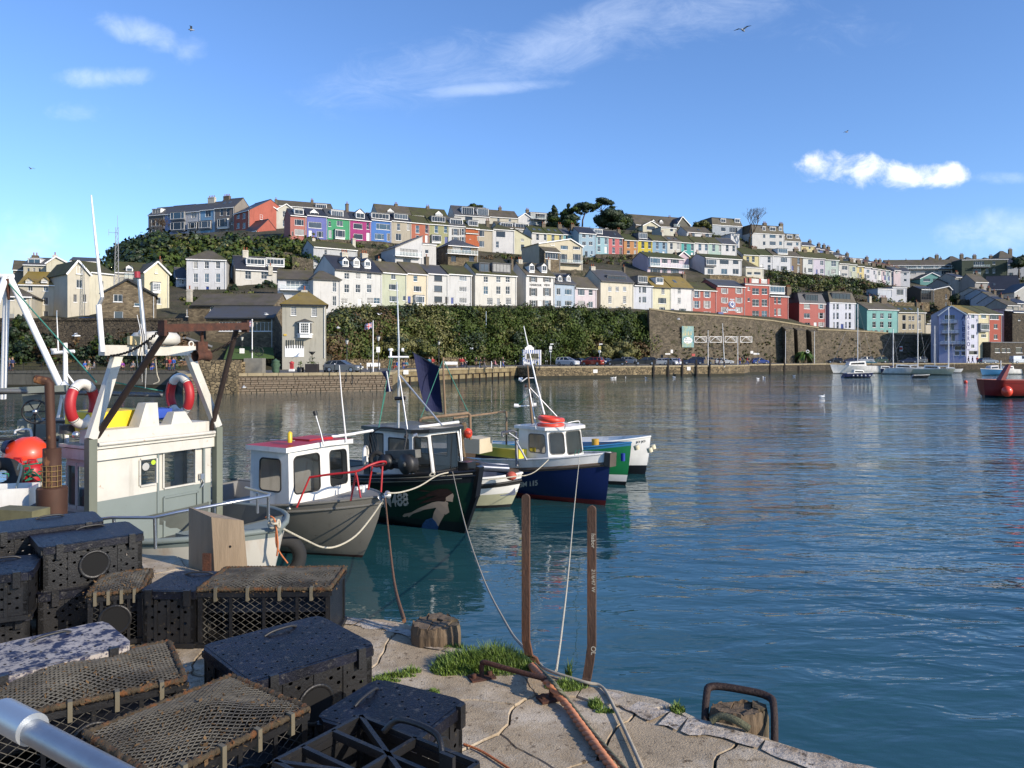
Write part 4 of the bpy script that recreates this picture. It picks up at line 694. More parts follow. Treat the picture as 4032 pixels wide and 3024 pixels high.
ALC=h('G',1378,1552,1050,1668,'A',(214,216,236),'pale lilac restaurant front with vertical lettering beside the violet gable',938,'r','ochre',10,Yp=(201.5,204),cat='building',name='restaurant',w=[('c',[1468],[1092,1238,1386,1525],[44,44,44,44][:1],[58,62,58,52]),('n',[1527],[1150,1340],16,40),('n',[1475],[1618],126,60)])
h('G',1552,1708,1052,1668,'A',(232,220,170),'narrow cream yellow quayside house right of the lilac front',945,'r','moss',10,Yp=(204,206.5),w=[('p',[1625],[1093,1372],72,50),('n',[1630],[1540],36,92)],bay=[(1645,1245,118,84,'k')])
h('G',1708,1888,1056,1480,'A',(196,86,62),'narrow brick red quayside house right of the cream yellow one',950,'r','moss',10,Yp=(206.5,209),w=[('p',[1780],[1100],132,72),('c',[1800],[1236,1388],54,68)])
h('G',1935,2035,990,1430,'A',(226,226,226),'slim white tower house behind the low stone quay building',rf='f',dep=5,Yp=(212,213.5),w=[('c',[1985],[1035,1180,1325],50,[60,70,70])])
h('G',2045,2400,1035,1470,'A',(120,110,94),'rough stone gabled house at the right edge',1010,'r','slate',8,Yp=(210,214),wm_=rubd,w=[('n',[2140],[1140],30,24)])
h('G',1728,2420,1475,1668,'A',(120,110,92),'low stone quay building with a blue painted fascia',rf='f',dep=7,Yp=(203,212),name='quay_building',cat='building',wm_=rubd,w=[('n',[1825,1920,1988],[1585],[70,60,50],60),('n',[2140],[1580],90,80)],gut=False)
h('G',232,1300,345,500,'E',(224,222,214),'long brown and white hilltop terrace of flats on the right',275,rm='brown',dep=8,Yp=(316,314),w=[('p',[440,575,825,1085],[368],[50,145,150,150],56),('n',[692,945,1202],[365],50,50),('p',[600,835,1085],[455],[90,120,140],60),('n',[945,1202],[432],46,46)],ch=[(250,280,16,'s'),(498,268,16,'s'),(747,245,18,'s'),(1000,240,22,'s')],balc=[(800,402,950)])
for(a,b,e,r,lb,cc)in[(835,1015,300,225,'first of the hipped roofs peeping over the long flats',945),(1120,1370,305,215,'second of the hipped roofs peeping over the long flats',1305),(1380,1560,290,228,'third of the hipped roofs peeping over the flats',1492),(1660,1800,285,235,'low hipped roof peeping over the dark green flats',1730),(1850,2110,250,140,'steep hipped roof highest on the right skyline',2010)]:
 h('G',a,b,e,340,'E',(190,176,146),'house with the '+lb,r,'h','brown',9,Yp=(334,334),ch=[(cc,r-24,46,'s')])
h('G',1310,1980,262,600,'D',(66,88,70),'dark green block of flats with a glass balcony on the right hilltop',rf='f',dep=9,Yp=(306,304),w=[('t',[1555],[325],150,60),('n',[1775],[312],40,46),('n',[1530,1675,1775],[430],[110,40,44],60),('n',[1500],[545],70,60)],balc=[(1600,372,250),(1530,485,120)],wm_=mat('dark_green_clad',S(64,78,62,.6),.8,var=.25,vs=.4))
h('G',1860,2260,335,560,'D',(206,208,212),'dark clad and white house under the steep skyline roof on the right',250,'r','dark',9,Yp=(312,310),w=[('p',[2020,2140],[378],[86,60],60),('c',[1870,1920],[410],30,60),('p',[2020,2140],[480],[70,50],50)])
h('G',705,1052,540,680,'D',(108,178,170),'teal timber gabled house in the valley',(872,458),'g','brown',8,Yp=(300,300),w=[('c',[945],[572],112,70),('n',[800],[560],100,50)])
h('G',908,1162,700,1010,'C',(176,150,116),'tall rubble stone house with a white valley gutter between two gables',(1118,655),'g','slate',10,Yp=(262,262),wm_=stonew,w=[('s',[1082],[800],24,70),('s',[1080],[920],24,70)])
h('G',715,908,700,880,'C',(84,80,72),'dark glazed studio beside the tall rubble stone house',655,'r','dark',8,Yp=(261,262),w=[('g',[792],[765],140,170)],fm=frame_k)
h('G',300,510,665,800,'C',(224,226,232),'modern white house with three tall windows left of the glazed studio',rf='f',dep=7,Yp=(256,257),w=[('t',[412],[738],100,86)])
h('G',90,300,690,800,'C',(214,220,230),'long blank white wing stepping down left of the modern white house',rf='f',dep=5,Yp=(254,256))
h('G',418,556,440,640,'D',(226,228,232),'white two window cottage below the long hilltop flats',385,'r','slate',7,Yp=(290,290),w=[('n',[487],[476,565],42,36)])
h('G',320,420,420,620,'D',(226,206,208),'pink cottage left of the white two window cottage',370,'r','slate',7,Yp=(288,289),w=[('n',[358],[450],30,36)])
vc=[(1172,1290,640,860,590,(214,218,224),'white valley cottage with dark stacked windows'),(1290,1400,700,800,640,(218,214,190),'cream valley cottage under a dark slope'),(1100,1250,620,700,560,(180,176,166),'grey valley cottage behind the white one'),(1400,1540,640,720,560,(170,164,150),'brown roofed valley cottage above the round bushes'),(1575,1680,730,900,680,(206,202,190),'pale valley cottage right of the round bushes'),(1680,1775,760,880,700,(190,204,216),'bluish valley cottage next to the pale one'),(1760,1880,820,980,745,(204,212,220),'blue white valley cottage on the steep lane'),(1860,1990,880,1000,800,(196,202,206),'lower valley cottage on the steep lane'),(1960,2140,930,1010,850,(184,180,168),'valley cottage just above the stone gabled house'),(2100,2260,900,1000,830,(178,170,156),'valley cottage at the far right above the stone house'),(1500,1690,590,700,480,(176,172,164),'steep dark slate roofed cottage under the dark green flats'),(1210,1340,520,600,470,(196,192,180),'small cottage below the dark green flats')]
for i,(a,b,e,bb,r,c,lb)in enumerate(vc):h('G',a,b,e,bb,'C',c,lb,r,rm='dark' if i%2 else 'brown',dep=8,Yp=((268,270)if e>600 else(292,292))if i<4 else(250-(e-700)*.09,251-(e-700)*.09),w=[('n',[(a+b)/2],[e+45],24,50)],ch=[(a+18,r-24,40,'s')])
h('G',1700,2165,690,800,'C',(120,118,114),'long house under a huge dark slate roof on the right slope',505,'r','dark',12,Yp=(272,268),w=[('n',[1980,2040],[712],50,30)],skyl=[(1690,600,30),(1780,620,30)])
h('G',2072,2400,740,900,'C',(226,222,210),'cream gabled house cut off by the right edge',(2300,600),'g','slate',9,Yp=(258,258),w=[('n',[2100,2140],[825],26,40)])
CR=(222,214,188)
h('A',-300,345,1280,1600,'A',CR,'cream block at the left edge with four small square windows',1165,'h','brown',9,Yp=(116,119),w=[('n',[125,258],[1307,1508],[58,54],56)])
h('A',205,752,1162,1560,'A',CR,'cream flats with two pointed half dormers and a mossy roof',1040,'r','ochre',9,Yp=(126,128),w=[('c',[328,497],[1195],50,76),('c',[498],[1342,1492],54,82)],dorm=[(315,1135,60,20,'g',-.1,wallmat(CR)),(485,1130,60,20,'g',-.1,wallmat(CR))])
h('A',735,975,1040,1520,'A',CR,'tall cream front gable with three storeys of windows beside the glass porch',(845,903),'g','moss',10,Yp=(123,125.5),w=[('c',[863],[1010,1155],62,[78,92]),('c',[818,922],[1312],34,84)])
h('A',975,1250,1035,1330,'A',(230,222,192),'cream wing with a mossy roof right of the tall cream gable',925,'r','moss',9,Yp=(126,130),w=[('n',[1112],[1162],32,74)])
h('A',1250,1575,1030,1330,'A',(222,216,196),'cream link house with a glazed gabled dormer and balcony',932,'r','moss',9,Yp=(132,134),dorm=[(1410,1015,60,70,'g',.2)],balc=[(1400,1100,100)])
h('A',1572,1842,1035,1470,'A',(240,230,186),'warm cream gable with an oriel and three stacked windows',(1712,915),'g','brown',9,Yp=(131,134),w=[('o',[1698],[1018],28,44),('c',[1720],[1336],64,76)],bay=[(1706,1185,80,74)],ch=[(1742,890,26,'s',5)])
h('A',1105,1692,1265,1640,'S',(168,150,118),'rubble stone gabled house with one boarded orange window',(1392,1107),'g','brown',10,Yp=(112,115),wm_=stonew,w=[('c',[1284],[1310],98,80),('n',[1290],[1505],100,100),('n',[1490],[1380],60,36)],bars=black)
h('A',255,510,945,1050,'B',(222,212,182),'white upper house with a glazed dormer and three hooded windows',880,'r','slate',8,Yp=(160,161),w=[('n',[308,370,430],[1008],26,50)],dorm=[(375,912,130,50,'f')],ch=[(385,845,60,'s')])
h('A',505,765,935,1050,'B',(230,222,192),'wide cream gable on the upper left skyline',(610,860),'g','slate',8,Yp=(158,160),ch=[(600,842,46,'w',2),(662,985,46,'s',.5)])
h('A',140,260,1000,1060,'B',(150,140,122),'brown roofed house at the left end of the upper left skyline',910,'r','brown',8,Yp=(163,164))
h('A',760,1060,910,1050,'C',(224,218,200),'low white building behind the upper left gable',878,'r','slate',8,Yp=(172,174),w=[('n',[860],[935],60,20)])
LB=h('B',710,1600,1385,1600,'S',(160,142,114),'long stone building with a lichened roof behind the grey rendered house',1272,'r','brown',9,Yp=(121,121),wm_=stonew,w=[('c',[945],[1425],80,50),('s',[655],[1470],20,80)],ch=[(682,1215,46,'w',5)],trim=black)
h('B',860,1598,1520,1890,'S',(150,132,106),'low stone wing with a strip of white windows and a slate roof',1412,'r','slate',7,Yp=(113,113),wm_=stonew,w=[('t',[1090,1270,1475],[1620],[170,150,210],100)],trim=black)
GH=h('B',1690,2168,1372,1955,'S',(196,190,170),'grey rendered harbour office with an oriel and an arched white door',1235,'h','ochre',9,Yp=(104,105.5),w=[('g',[1812,2036],[1450,1462],56,96)][:0]+[('g',[1812],[1450],56,96),('g',[2036],[1460],56,96)],ch=[(1932,1225,66,'w')],sidemat=wallmat((128,124,112)),trim=black)  # end walls use a darkened copy of the front render as painted shade
leafm=[mat('leaf_ivy',S(84,102,44,.54),.6,var=.35,vs=.3,island=.24,spec=.2),mat('leaf_olive',S(108,112,46,.52),.65,var=.3,vs=.3,island=.28),mat('leaf_dark',S(50,72,36,.52),.6,var=.4,vs=.3,island=.3),mat('leaf_rust',S(104,80,44,.52),.7,var=.4,vs=.4,island=.4),mat('leaf_pale',S(132,130,74,.6),.65,var=.4,vs=.4,island=.4)]
bark=mat('bark',S(96,78,60,.6),.9,var=.35,vs=3,bump=.6)
LN=[]
def leaves(cl,size,per,seed=0,flat=.8,inner=.35):
 """cl: (x,y,z,rx,ry,rz,mat) clumps -> loose leaf quads through each clump's outer volume"""
 g=np.random.default_rng(seed+11);V=[];MI=[];NN=[]
 for(x,y,z,rx,ry,rz,mi)in cl:
  n=max(24,int(per*(rx*rz)));d=g.normal(size=(n,3));d/=np.linalg.norm(d,axis=1)[:,None]
  lob=1+.22*np.sin(d[:,0]*5+x)*np.cos(d[:,2]*6+z)+.15*np.sin(d[:,1]*9+y)
  r=(inner+(1-inner)*g.random(n)**.4)*lob
  c=d*r[:,None]*np.array([rx,ry,rz])+np.array([x,y,z])
  nrm=d+g.normal(size=(n,3))*.34;nrm/=np.linalg.norm(nrm,axis=1)[:,None]
  u=np.cross(nrm,g.normal(size=(n,3)));u/=np.linalg.norm(u,axis=1)[:,None];v=np.cross(nrm,u)
  s=size*(.5+g.random(n))[:,None]*.5;u=u*s;v=v*s*flat
  fl=np.sum(np.cross(u,v)*d,1)<0;v[fl]*=-1;V.append(np.stack([c-u*.9,c-v,c+u*1.1,c+v],1));MI.append(np.full(n,mi));q=d+g.normal(size=(n,3))*.22;NN.append(q/np.linalg.norm(q,axis=1)[:,None])
 LN.append(np.concatenate(NN));return np.concatenate(V),np.concatenate(MI)
def stuff(name,cl,size,per,seed,**k):
 V_,MI=leaves(cl,size,per,seed,**k);return link(name,quads_mesh(name,V_,leafm,MI,LN[-1]),kind='stuff')
def on_hill(px,Y):p=P(px,HY,Y);return Vector((p.x,p.y,terr(px,Y)))
rr=random.Random(5)
def cliff():
 cl=[]
 for i in range(900):
  px=rr.uniform(1300,2655);t=rr.random()**.85;a=lerp_tab(S0Y,px);b=lerp_tab(S1Y,px)
  if px>2560 and rr.random()<.25:continue
  lim=1-max(0,(px-2540)/130)
  Y=a+(b-a)*t*.96-.2;p=P(px,HY,Y);z=2.1+(terr(px,b)-2.1)*t**.8
  if px>2540 and t<(px-2540)/150:continue
  r=rr.choice((.9,1.3,1.8,2.6))*rr.uniform(.85,1.15)*(1 if t<.8 else .6);n=mnoise.noise(Vector((px*.008,t*2.5,1)))
  if px<1560 and t<.75:mi=rr.choice((3,3,1,1,0))if n<.12 else rr.choice((1,2,4))
  elif px<1800:mi=rr.choice((1,1,4,0))if n>-.05 else rr.choice((2,2,0,3))
  elif 2300<px and t<.3:mi=rr.choice((4,1,1,3))
  elif px>2200:mi=rr.choice((0,0,2,0))if n<.1 else rr.choice((0,1,0))
  else:mi=rr.choice((0,0,1))if n>0 else rr.choice((2,0,0))
  cl.append((p.x,p.y-.7,z+.15-(.5 if t>.9 else 0),r,r*.9,r*rr.uniform(.7,1.1),mi))
 stuff('cliff_ivy',cl,.4,62,1)
 cl=[]
 for px in range(1335,2670,7):
  Y=lerp_tab(S1Y,px)-.6;p=P(px,HY,Y);cl.append((p.x,p.y,terr(px,Y)-.35+rr.uniform(-.15,.2),.9,.8,.8,rr.choice((0,0,2,1))))
 stuff('hedge_top_ivy',cl,.45,90,2)
cliff()
def area(name,spec,seed,size,per):
 cl=[]
 for(x0,x1,y0,y1,n,r0,r1,mis,sink)in spec:
  for _ in range(n):
   px=rr.uniform(x0,x1);Y=s1y(px)+rr.uniform(y0,y1);p=on_hill(px,Y);r=rr.uniform(r0,r1);cl.append((p.x,p.y,p.z+r*sink,r,r,r*.8,rr.choice(mis)))
 stuff(name,cl,size,per,seed)
area('hillside_wood',[(430,660,30,72,110,1.6,3.2,(2,2,2,0),.35),(600,1240,36,60,200,1.4,3.0,(2,2,0,0,0,1),.3),(900,1100,22,26,5,.8,1.2,(0,2),.3),(640,1180,52,58,40,1.2,2.0,(2,0,1,4),.5),(560,640,56,63,20,1.8,3.0,(2,2),.3)],3,.8,16)
area('garden_shrubs',[(3020,3520,12,56,260,1.2,2.6,(2,0,0,1,3,1),.3),(3480,3700,8,40,60,1,2.4,(2,0,3),.3),(3640,4100,16,80,90,.8,1.9,(2,0,1,3),.2),(3100,3400,50,57,60,.8,1.6,(2,3,0),.4)],4,.6,26)
area('terrace_scrub',[(1240,2900,14,30,150,.5,1.3,(2,0,1,3),.3),(1200,2900,46,60,160,.5,1.4,(2,0,1,3),.3),(2050,3000,78,92,120,.6,1.6,(2,2,0),.3),(2900,3500,66,92,60,.5,1.3,(2,0),.3),(700,1300,14,18,30,.5,1.2,(2,0,1),.3)],5,.5,40)
cl=[]
for i in range(420):
 px=rr.choice((rr.uniform(2690,3080),rr.uniform(2620,3090),rr.uniform(3250,3640)));k=rr.random()**1.7 if px<3100 else rr.random();Y=lerp_tab(S0Y,px)-(1.0 if px<3100 else 2.5)-.1+1.1*k;p=P(px,HY,Y);r=rr.uniform(.1,.34);cl.append((p.x,p.y,2.6+k*(9 if px<3100 else 6.5),r*1.3,r,r*.7,rr.choice((0,1,1,3,4,2))))
stuff('wall_plants',cl,.22,160,9)
cl=[]
for i in range(150):
 px=rr.uniform(-80,720);Y=rr.uniform(101,104.5);p=P(px,HY,Y);r=rr.uniform(.7,1.5);cl.append((p.x,p.y,2.2+rr.random()**1.6*4.4,r,r*.7,r,rr.choice((2,2,2,0,3))))
stuff('quayside_creepers',cl,.4,60,6)
def tree(px,pyb,Y,hgt,crown,label,leaf=2,size=.5,per=26,trunk=.28,name='tree',cat='tree',lean=0.,group='trees on the hillside'):
 b=P(px,pyb,Y);T=thing(name,label,cat,b,0,group)
 tb=MB();top=Vector((lean,0,hgt*.62));tb.tube([(0,0,-1.5),(lean*.15,0,hgt*.25),top*.8,top],[trunk*1.2,trunk,trunk*.7,trunk*.45],7)
 for(dx,dz,rx,rz)in crown[:6]:tb.tube([top*.75,Vector((dx*.55,0,dz*.85)),Vector((dx,0,dz))],[trunk*.4,trunk*.28,.05],5)
 obj('trunk',tb,bark,T)
 cl=[]
 for(dx,dz,rx,rz)in crown:
  for _ in range(max(3,int(rx*2.2))):cl.append((dx+rr.uniform(-.5,.5)*rx,rr.uniform(-.5,.5)*rx,dz+rr.uniform(-.35,.35)*rz,rx*.72,rx*.72,rz*.75,leaf if rr.random()<.8 else(0 if leaf==2 else 2)))
 V_,MI=leaves(cl,size,per*8,int(px));link('crown',quads_mesh('crown',V_,leafm,MI,LN[-1]),T);return T
tree(2180,895,262,7,[(0,1.2,2.4,1.4),(0,2.8,2.3,1.4),(-.3,4.4,1.8,1.3),(.3,5.8,1.2,1.2),(0,7,.6,1)],'feathery dark cypress, leftmost tree on the hilltop',per=34)
tree(2238,895,262,8,[(0,1.2,3.4,1.5),(.6,3.,3.1,1.6),(-.7,4.8,2.4,1.4),(.2,6.2,1.5,1.2),(0,7.5,.7,1)],'broad dark cypress between the feathery one and the first pine',per=34)
tree(2292,892,260,9,[(-2.4,5.9,2.2,1.1),(0,7.2,2.8,1.3),(2.6,6.6,2.4,1.2),(1.5,5.2,1.5,.6),(-1,4.6,1.2,.5),(3.4,5.6,1,.5)],'flat topped dark pine with a leaning bare trunk',lean=1.2,per=40,size=.4)
tree(2372,880,264,9,[(-2.5,6.2,2.1,1.1),(-.5,7.8,2.4,1.2),(2,7.2,2.3,1.0),(3.4,5.8,1.4,.5),(-3,5,1.,.4)],'spreading dark pine, second of the two pines',lean=-.6,per=40,size=.4)
tree(2412,900,258,6,[(-3.4,2.7,3.0,2.2),(0,4.2,3.8,2.3),(3.4,2.8,3.2,2.2),(5.4,1.2,2.0,1.4),(1,1,3.5,1.4)],'wide rounded dark evergreen below the second pine',per=36)
tree(1080,845,268,2,[(0,.6,1,.6)],'small dark crown peeping behind the terrace chimneys',per=30)if 0 else None
tree(1868,820,275,3,[(0,1,1.6,.8),(2,.6,1.4,.6),(-2,.5,1,.5)],'dark tree top showing above the glazed dormers',per=36)
tree(2760,905,285,4,[(-1.5,1.5,1.7,1.4),(1,2.2,1.9,1.5),(3,1.5,1.4,1.2)],'rounded olive tree left of the mansard block',leaf=1,per=30)
tree(1015,1000,205,4.2,[(0,1.6,1.9,1.5),(.6,2.5,1.4,1)],'rounded golden bush below the big red house',leaf=4,size=.4,per=50)
tree(1078,980,208,4,[(0,3,1.5,.8),(.6,3.6,1,.5)],'small umbrella shaped tree right of the big red house',leaf=1,size=.35,per=50,trunk=.15)
tree(3760,1190,252,4,[(0,1.3,1.7,1.6),(.3,2,1.2,1)],'clipped round dark bush beside the tall rubble stone house',leaf=2,size=.35,per=60,name='bush',cat='bush')
tree(3822,1180,254,5,[(0,1.8,2.2,2),(.3,2.8,1.6,1.2)],'larger round dark bush with a pale sign in front',leaf=2,size=.35,per=60,name='bush',cat='bush')
tree(4012,1080,300,6,[(0,4.5,2.2,1.8),(2,6,2,1.6),(-1.5,6,1.2,1)],'dark tree cut by the right edge on the skyline',per=30)
tree(80,1400,103,5,[(0,1.4,1.2,1.1),(0,2.8,1.2,1.1),(.1,4.1,1.0,.9),(0,5,.6,.6)],'dense dark columnar evergreen behind the left quay path',size=.28,per=110,group='trees by the quay')
tree(820,1402,108,3,[(-1,1.4,1.2,.6),(.6,1.6,1.4,.6),(2,1.3,1,.5)],'bright yellow green shrub above the left quay wall',leaf=4,size=.25,per=100,name='bush',cat='bush',group='trees by the quay')if 0 else None
for i,(px,py,Y,w_,h_,lf,lb)in enumerate([(1330,1405,128,2.6,2.0,3,'russet autumn shrub at the left foot of the cliff'),(1560,1405,138,4.2,3.6,4,'pale olive tree at the foot of the cliff behind the flag'),(1650,1410,141,3.6,3.2,1,'olive tree left of the timber shelter'),(2378,1418,168,2.8,3.0,4,'yellowish tree behind the camera pole in the car park'),(2455,1418,172,3.4,3.4,4,'broad yellowish tree at the right end of the ivy'),(2290,1420,166,2.0,1.7,1,'low olive bush behind the white car')]):
 tree(px,py,Y,h_*1.4,[(-w_*.4,h_*.55,w_*.5,h_*.4),(w_*.4,h_*.5,w_*.5,h_*.4),(0,h_*.9,w_*.55,h_*.35),(0,h_*.3,w_*.6,h_*.3)],lb,leaf=lf,size=.32,per=70,trunk=.15,group='trees by the quay')
def bare_tree(px,pyb,Y,label,sc=1.):
 b=P(px,pyb,Y);T=thing('bare_tree',label,'tree',b,0,'trees on the hillside');tb=MB();g=random.Random(int(px));tips=[]
 def br(p,d,L_,r,k):
  q=p+d*L_;tb.tube([p,(p+q)/2+Vector((g.uniform(-.1,.1),0,0))*L_,q],[r,r*.8,r*.6],5)
  if k==0:tips.append(q);return
  for _ in range(3 if k>1 else 2):br(q,(d+Vector((g.uniform(-.75,.75),g.uniform(-.6,.6),g.uniform(-.1,.5)))).normalized(),L_*g.uniform(.6,.8),r*.55,k-1)
 br(Vector((0,0,-1)),Vector((.05,0,1)),3.6*sc,.3*sc,5);obj('trunk',tb,bark,T)
 V_,MI=leaves([(t.x,t.y,t.z,.5,.5,.5,3)for t in tips[::2]],.14,26,3);link('crown',quads_mesh('crown',V_,leafm,MI),T)
 V_,MI=leaves([(0,0,z,.7,.7,.8,2)for z in(0,1,2,3)],.35,60,4);link('trunk_ivy',quads_mesh('trunk_ivy',V_,leafm,MI),T)
bare_tree(2952,972,272,'bare autumn tree with an ivy clad trunk in front of the white flats',1.35)
bare_tree(640,958,236,'thin leafless tree at the left end of the skyline terrace',.7)
def palm(px,pyb,Y,H_,R_,n,label,group=None,leafc=None):
 b=P(px,pyb,Y);T=thing('palm_tree',label,'palm',b,0,group);obj('trunk',MB().tube([(0,0,-.5),(.1,0,H_*.6),(0,0,H_)],.12 if H_>2 else .3,6),bark,T);g=random.Random(int(px));me=MB()
 for i in range(n):
  a=g.uniform(0,6.28);e=g.uniform(.1,1.3);d=Vector((math.cos(a),math.sin(a),0));s_=Vector((-d.y,d.x,0));prev=None
  for k in range(6):
   t=k/5;p=Vector((0,0,H_))+d*(R_*t*math.cos(e*.6))+Vector((0,0,R_*(math.sin(e)*t-1.0*t*t)));w_=.16*R_*(1-t)*(.4+t*2.4 if t<.25 else 1)
   cur_=(p-s_*w_+Vector((0,0,-w_*.5)),p,p+s_*w_+Vector((0,0,-w_*.5)))
   if prev:me.quad(prev[0],cur_[0],cur_[1],prev[1]);me.quad(prev[1],cur_[1],cur_[2],prev[2])
   prev=cur_
 obj('crown',me,leafc or leafm[0],T)
palm(3167,1422,196,1.9,3.2,46,'large bushy palm between two stone buttresses',leafc=mat('palm_leaf',S(96,128,50,.6),.5,var=.3,island=.4))
palm(3458,1100,290,5,2.,26,'left of the two thin cabbage palms before the white terrace','cabbage palms');palm(3472,1100,289,4,2.,26,'right of the two thin cabbage palms before the white terrace','cabbage palms')
def carpaint(n,c):return mat('car_'+n,c,.28,.3,var=.03,coat=.6)
CARC={'white':(.6,.6,.6),'silver':(.34,.35,.36),'grey':(.13,.135,.14),'black':(.012,.012,.015),'blue':(.02,.05,.22),'navy':(.012,.02,.06),'red':(.26,.03,.015),'maroon':(.12,.012,.015),'green':(.02,.05,.035),'gold':(.28,.22,.14),'bluegrey':(.09,.13,.19),'lightblue':(.12,.2,.32)}
tyre=mat('tyre_rubber',(.015,.015,.015),.85,var=.1);chrome=mat('alloy',(.4,.4,.42),.35,.8);lampg=mat('headlight',(.7,.7,.68),.1,coat=1);lampr=mat('tail_light',(.4,.01,.01),.2);plate=mat('number_plate',(.7,.68,.5),.5);plastic=mat('black_plastic',(.02,.02,.021),.5,var=.15)
PROF={'hatch':(4.0,1.46,[(-2,.45),(-1.95,.85),(-1.75,1.0),(.95,.98),(1.75,.82),(1.98,.6),(2,.35)],[(-1.85,1.0),(-1.5,1.42),(.1,1.46),(.95,.98)]),'estate':(4.5,1.45,[(-2.25,.45),(-2.22,.85),(-2.1,.98),(.85,.96),(1.95,.82),(2.2,.62),(2.25,.35)],[(-2.1,.98),(-1.75,1.38),(.0,1.45),(.85,.96)]),'suv':(4.6,1.72,[(-2.3,.5),(-2.28,1.0),(-2.2,1.15),(1.0,1.12),(2.0,1.0),(2.25,.8),(2.3,.42)],[(-2.2,1.15),(-1.95,1.66),(.1,1.72),(1.0,1.12)]),'van':(4.9,1.95,[(-2.45,.5),(-2.43,1.1),(-2.4,1.2),(1.5,1.15),(2.2,1.0),(2.42,.8),(2.45,.4)],[(-2.4,1.2),(-2.3,1.9),(.9,1.95),(1.7,1.15)])}
_cp={}
def car_parts(kind):
 if kind in _cp:return _cp[kind]
 Lc,Hc,low,top=PROF[kind];W_=.88;out=[]
 b=MB();n=len(low)
 sec=[]
 for i,(x,z)in enumerate(low):
  f=.82 if i in(0,n-1)else(.93 if i in(1,n-2)else 1)
  sec.append([(x,-W_*f,.28),(x,-W_*f,z-.12),(x,-W_*f*.93,z),(x,W_*f*.93,z),(x,W_*f,z-.12),(x,W_*f,.28)])
 vs=[p for s_ in sec for p in s_];fs=[(i*6+j,(i+1)*6+j,(i+1)*6+(j+1)%6,i*6+(j+1)%6)for i in range(n-1)for j in range(6)]
 b.add(vs,fs,0,False);b.add(sec[0],[(0,1,2,3,4,5)]);b.add(sec[-1],[(5,4,3,2,1,0)])
 rr_=[top[0],top[1],top[2],top[3]];wt=.66
 roof=MB().hexa([(top[1][0],-wt,top[1][1]-.06),(top[2][0],-wt,top[2][1]-.06),(top[2][0],wt,top[2][1]-.06),(top[1][0],wt,top[1][1]-.06),(top[1][0]+.08,-wt+.05,top[1][1]),(top[2][0]-.1,-wt+.05,top[2][1]),(top[2][0]-.1,wt-.05,top[2][1]),(top[1][0]+.08,wt-.05,top[1][1])])
 for s_ in(-1,1):
  for(x0,z0),(x1,z1)in((top[0],top[1]),(top[3],top[2]),((-.55,top[0][1]),(-.5,top[1][1])),((top[0][0]+.75,top[0][1]),(top[1][0]+.65,top[1][1]))):roof.beam((x0,s_*W_*.92,z0-.02),(x1,s_*wt,z1-.05),.07,.07)
 if kind=='van':roof.hexa([(top[0][0],-.82,1.15),(-.3,-.82,1.15),(-.3,.82,1.15),(top[0][0],.82,1.15),(top[1][0],-.7,1.9),(-.3,-.7,1.9),(-.3,.7,1.9),(top[1][0],.7,1.9)])
 g=MB().hexa([(top[0][0]+.04,-W_*.9,top[0][1]-.03),(top[3][0]-.04,-W_*.9,top[3][1]-.03),(top[3][0]-.04,W_*.9,top[3][1]-.03),(top[0][0]+.04,W_*.9,top[0][1]-.03),(top[1][0]+.03,-wt+.01,top[1][1]-.05),(top[2][0]-.03,-wt+.01,top[2][1]-.05),(top[2][0]-.03,wt-.01,top[2][1]-.05),(top[1][0]+.03,wt-.01,top[1][1]-.05)])
 xw=Lc*.31;rw=.33 if kind!='suv' else .37
 wh=MB().lathe([(.01,-.1),(rw-.03,-.1),(rw,-.06),(rw,.06),(rw-.03,.1),(.01,.1)],14,Matrix.Rotation(R(90),4,'X'));rim=MB().lathe([(.01,-.115),(rw*.62,-.105)],10,Matrix.Rotation(R(90),4,'X'),smooth=False);rim.lathe([(rw*.62,.105),(.01,.115)],10,Matrix.Rotation(R(90),4,'X'),smooth=False)
 hl=MB().box(-.04,.02,-.2,.2,-.07,.07)
 arch=MB()
 _cp[kind]=dict(body=b,roof=roof,glass=g,wheel=wh.mesh('tyre',tyre),rim=rim.mesh('rim',chrome),hl=hl.mesh('headlight',lampg),tl=hl.mesh('tail_light',lampr),pl=MB().box(-.02,.02,-.26,.26,-.06,.06).mesh('number_plate',plate),L=Lc,xw=xw,rw=rw,low=low)
 return _cp[kind]
_cm={}
def car(px,Y,rz,kind,colr,label,Z=QZ,name='parked_car'):
 q=car_parts(kind);p=P(px,HY,Y);T=thing(name,label,'van' if kind=='van' else 'car',(p.x,p.y,Z),R(rz),'vehicles parked round the harbour')
 k=(kind,colr)
 if k not in _cm:_cm[k]=(q['body'].mesh('body',carpaint(colr,CARC[colr])),q['roof'].mesh('roof',carpaint(colr,CARC[colr])),q['glass'].mesh('glass',glass_dark))
 link('body',_cm[k][0],T);link('roof',_cm[k][1],T);link('window_glass',_cm[k][2],T)
 for sx in(-1,1):
  for sy in(-1,1):
   w_=link('wheel',q['wheel'],T,(sx*q['xw'],sy*.79,q['rw']));link('rim',q['rim'],w_)
 z=q['low'][-2][1]
 for sy in(-.6,.6):link('headlight',q['hl'],T,(q['L']/2-.03,sy,z));link('tail_light',q['tl'],T,(-q['L']/2+.02,sy,z+.15))
 link('number_plate',q['pl'],T,(q['L']/2+.01,0,.45));link('number_plate',q['pl'],T,(-q['L']/2-.01,0,.6));return T
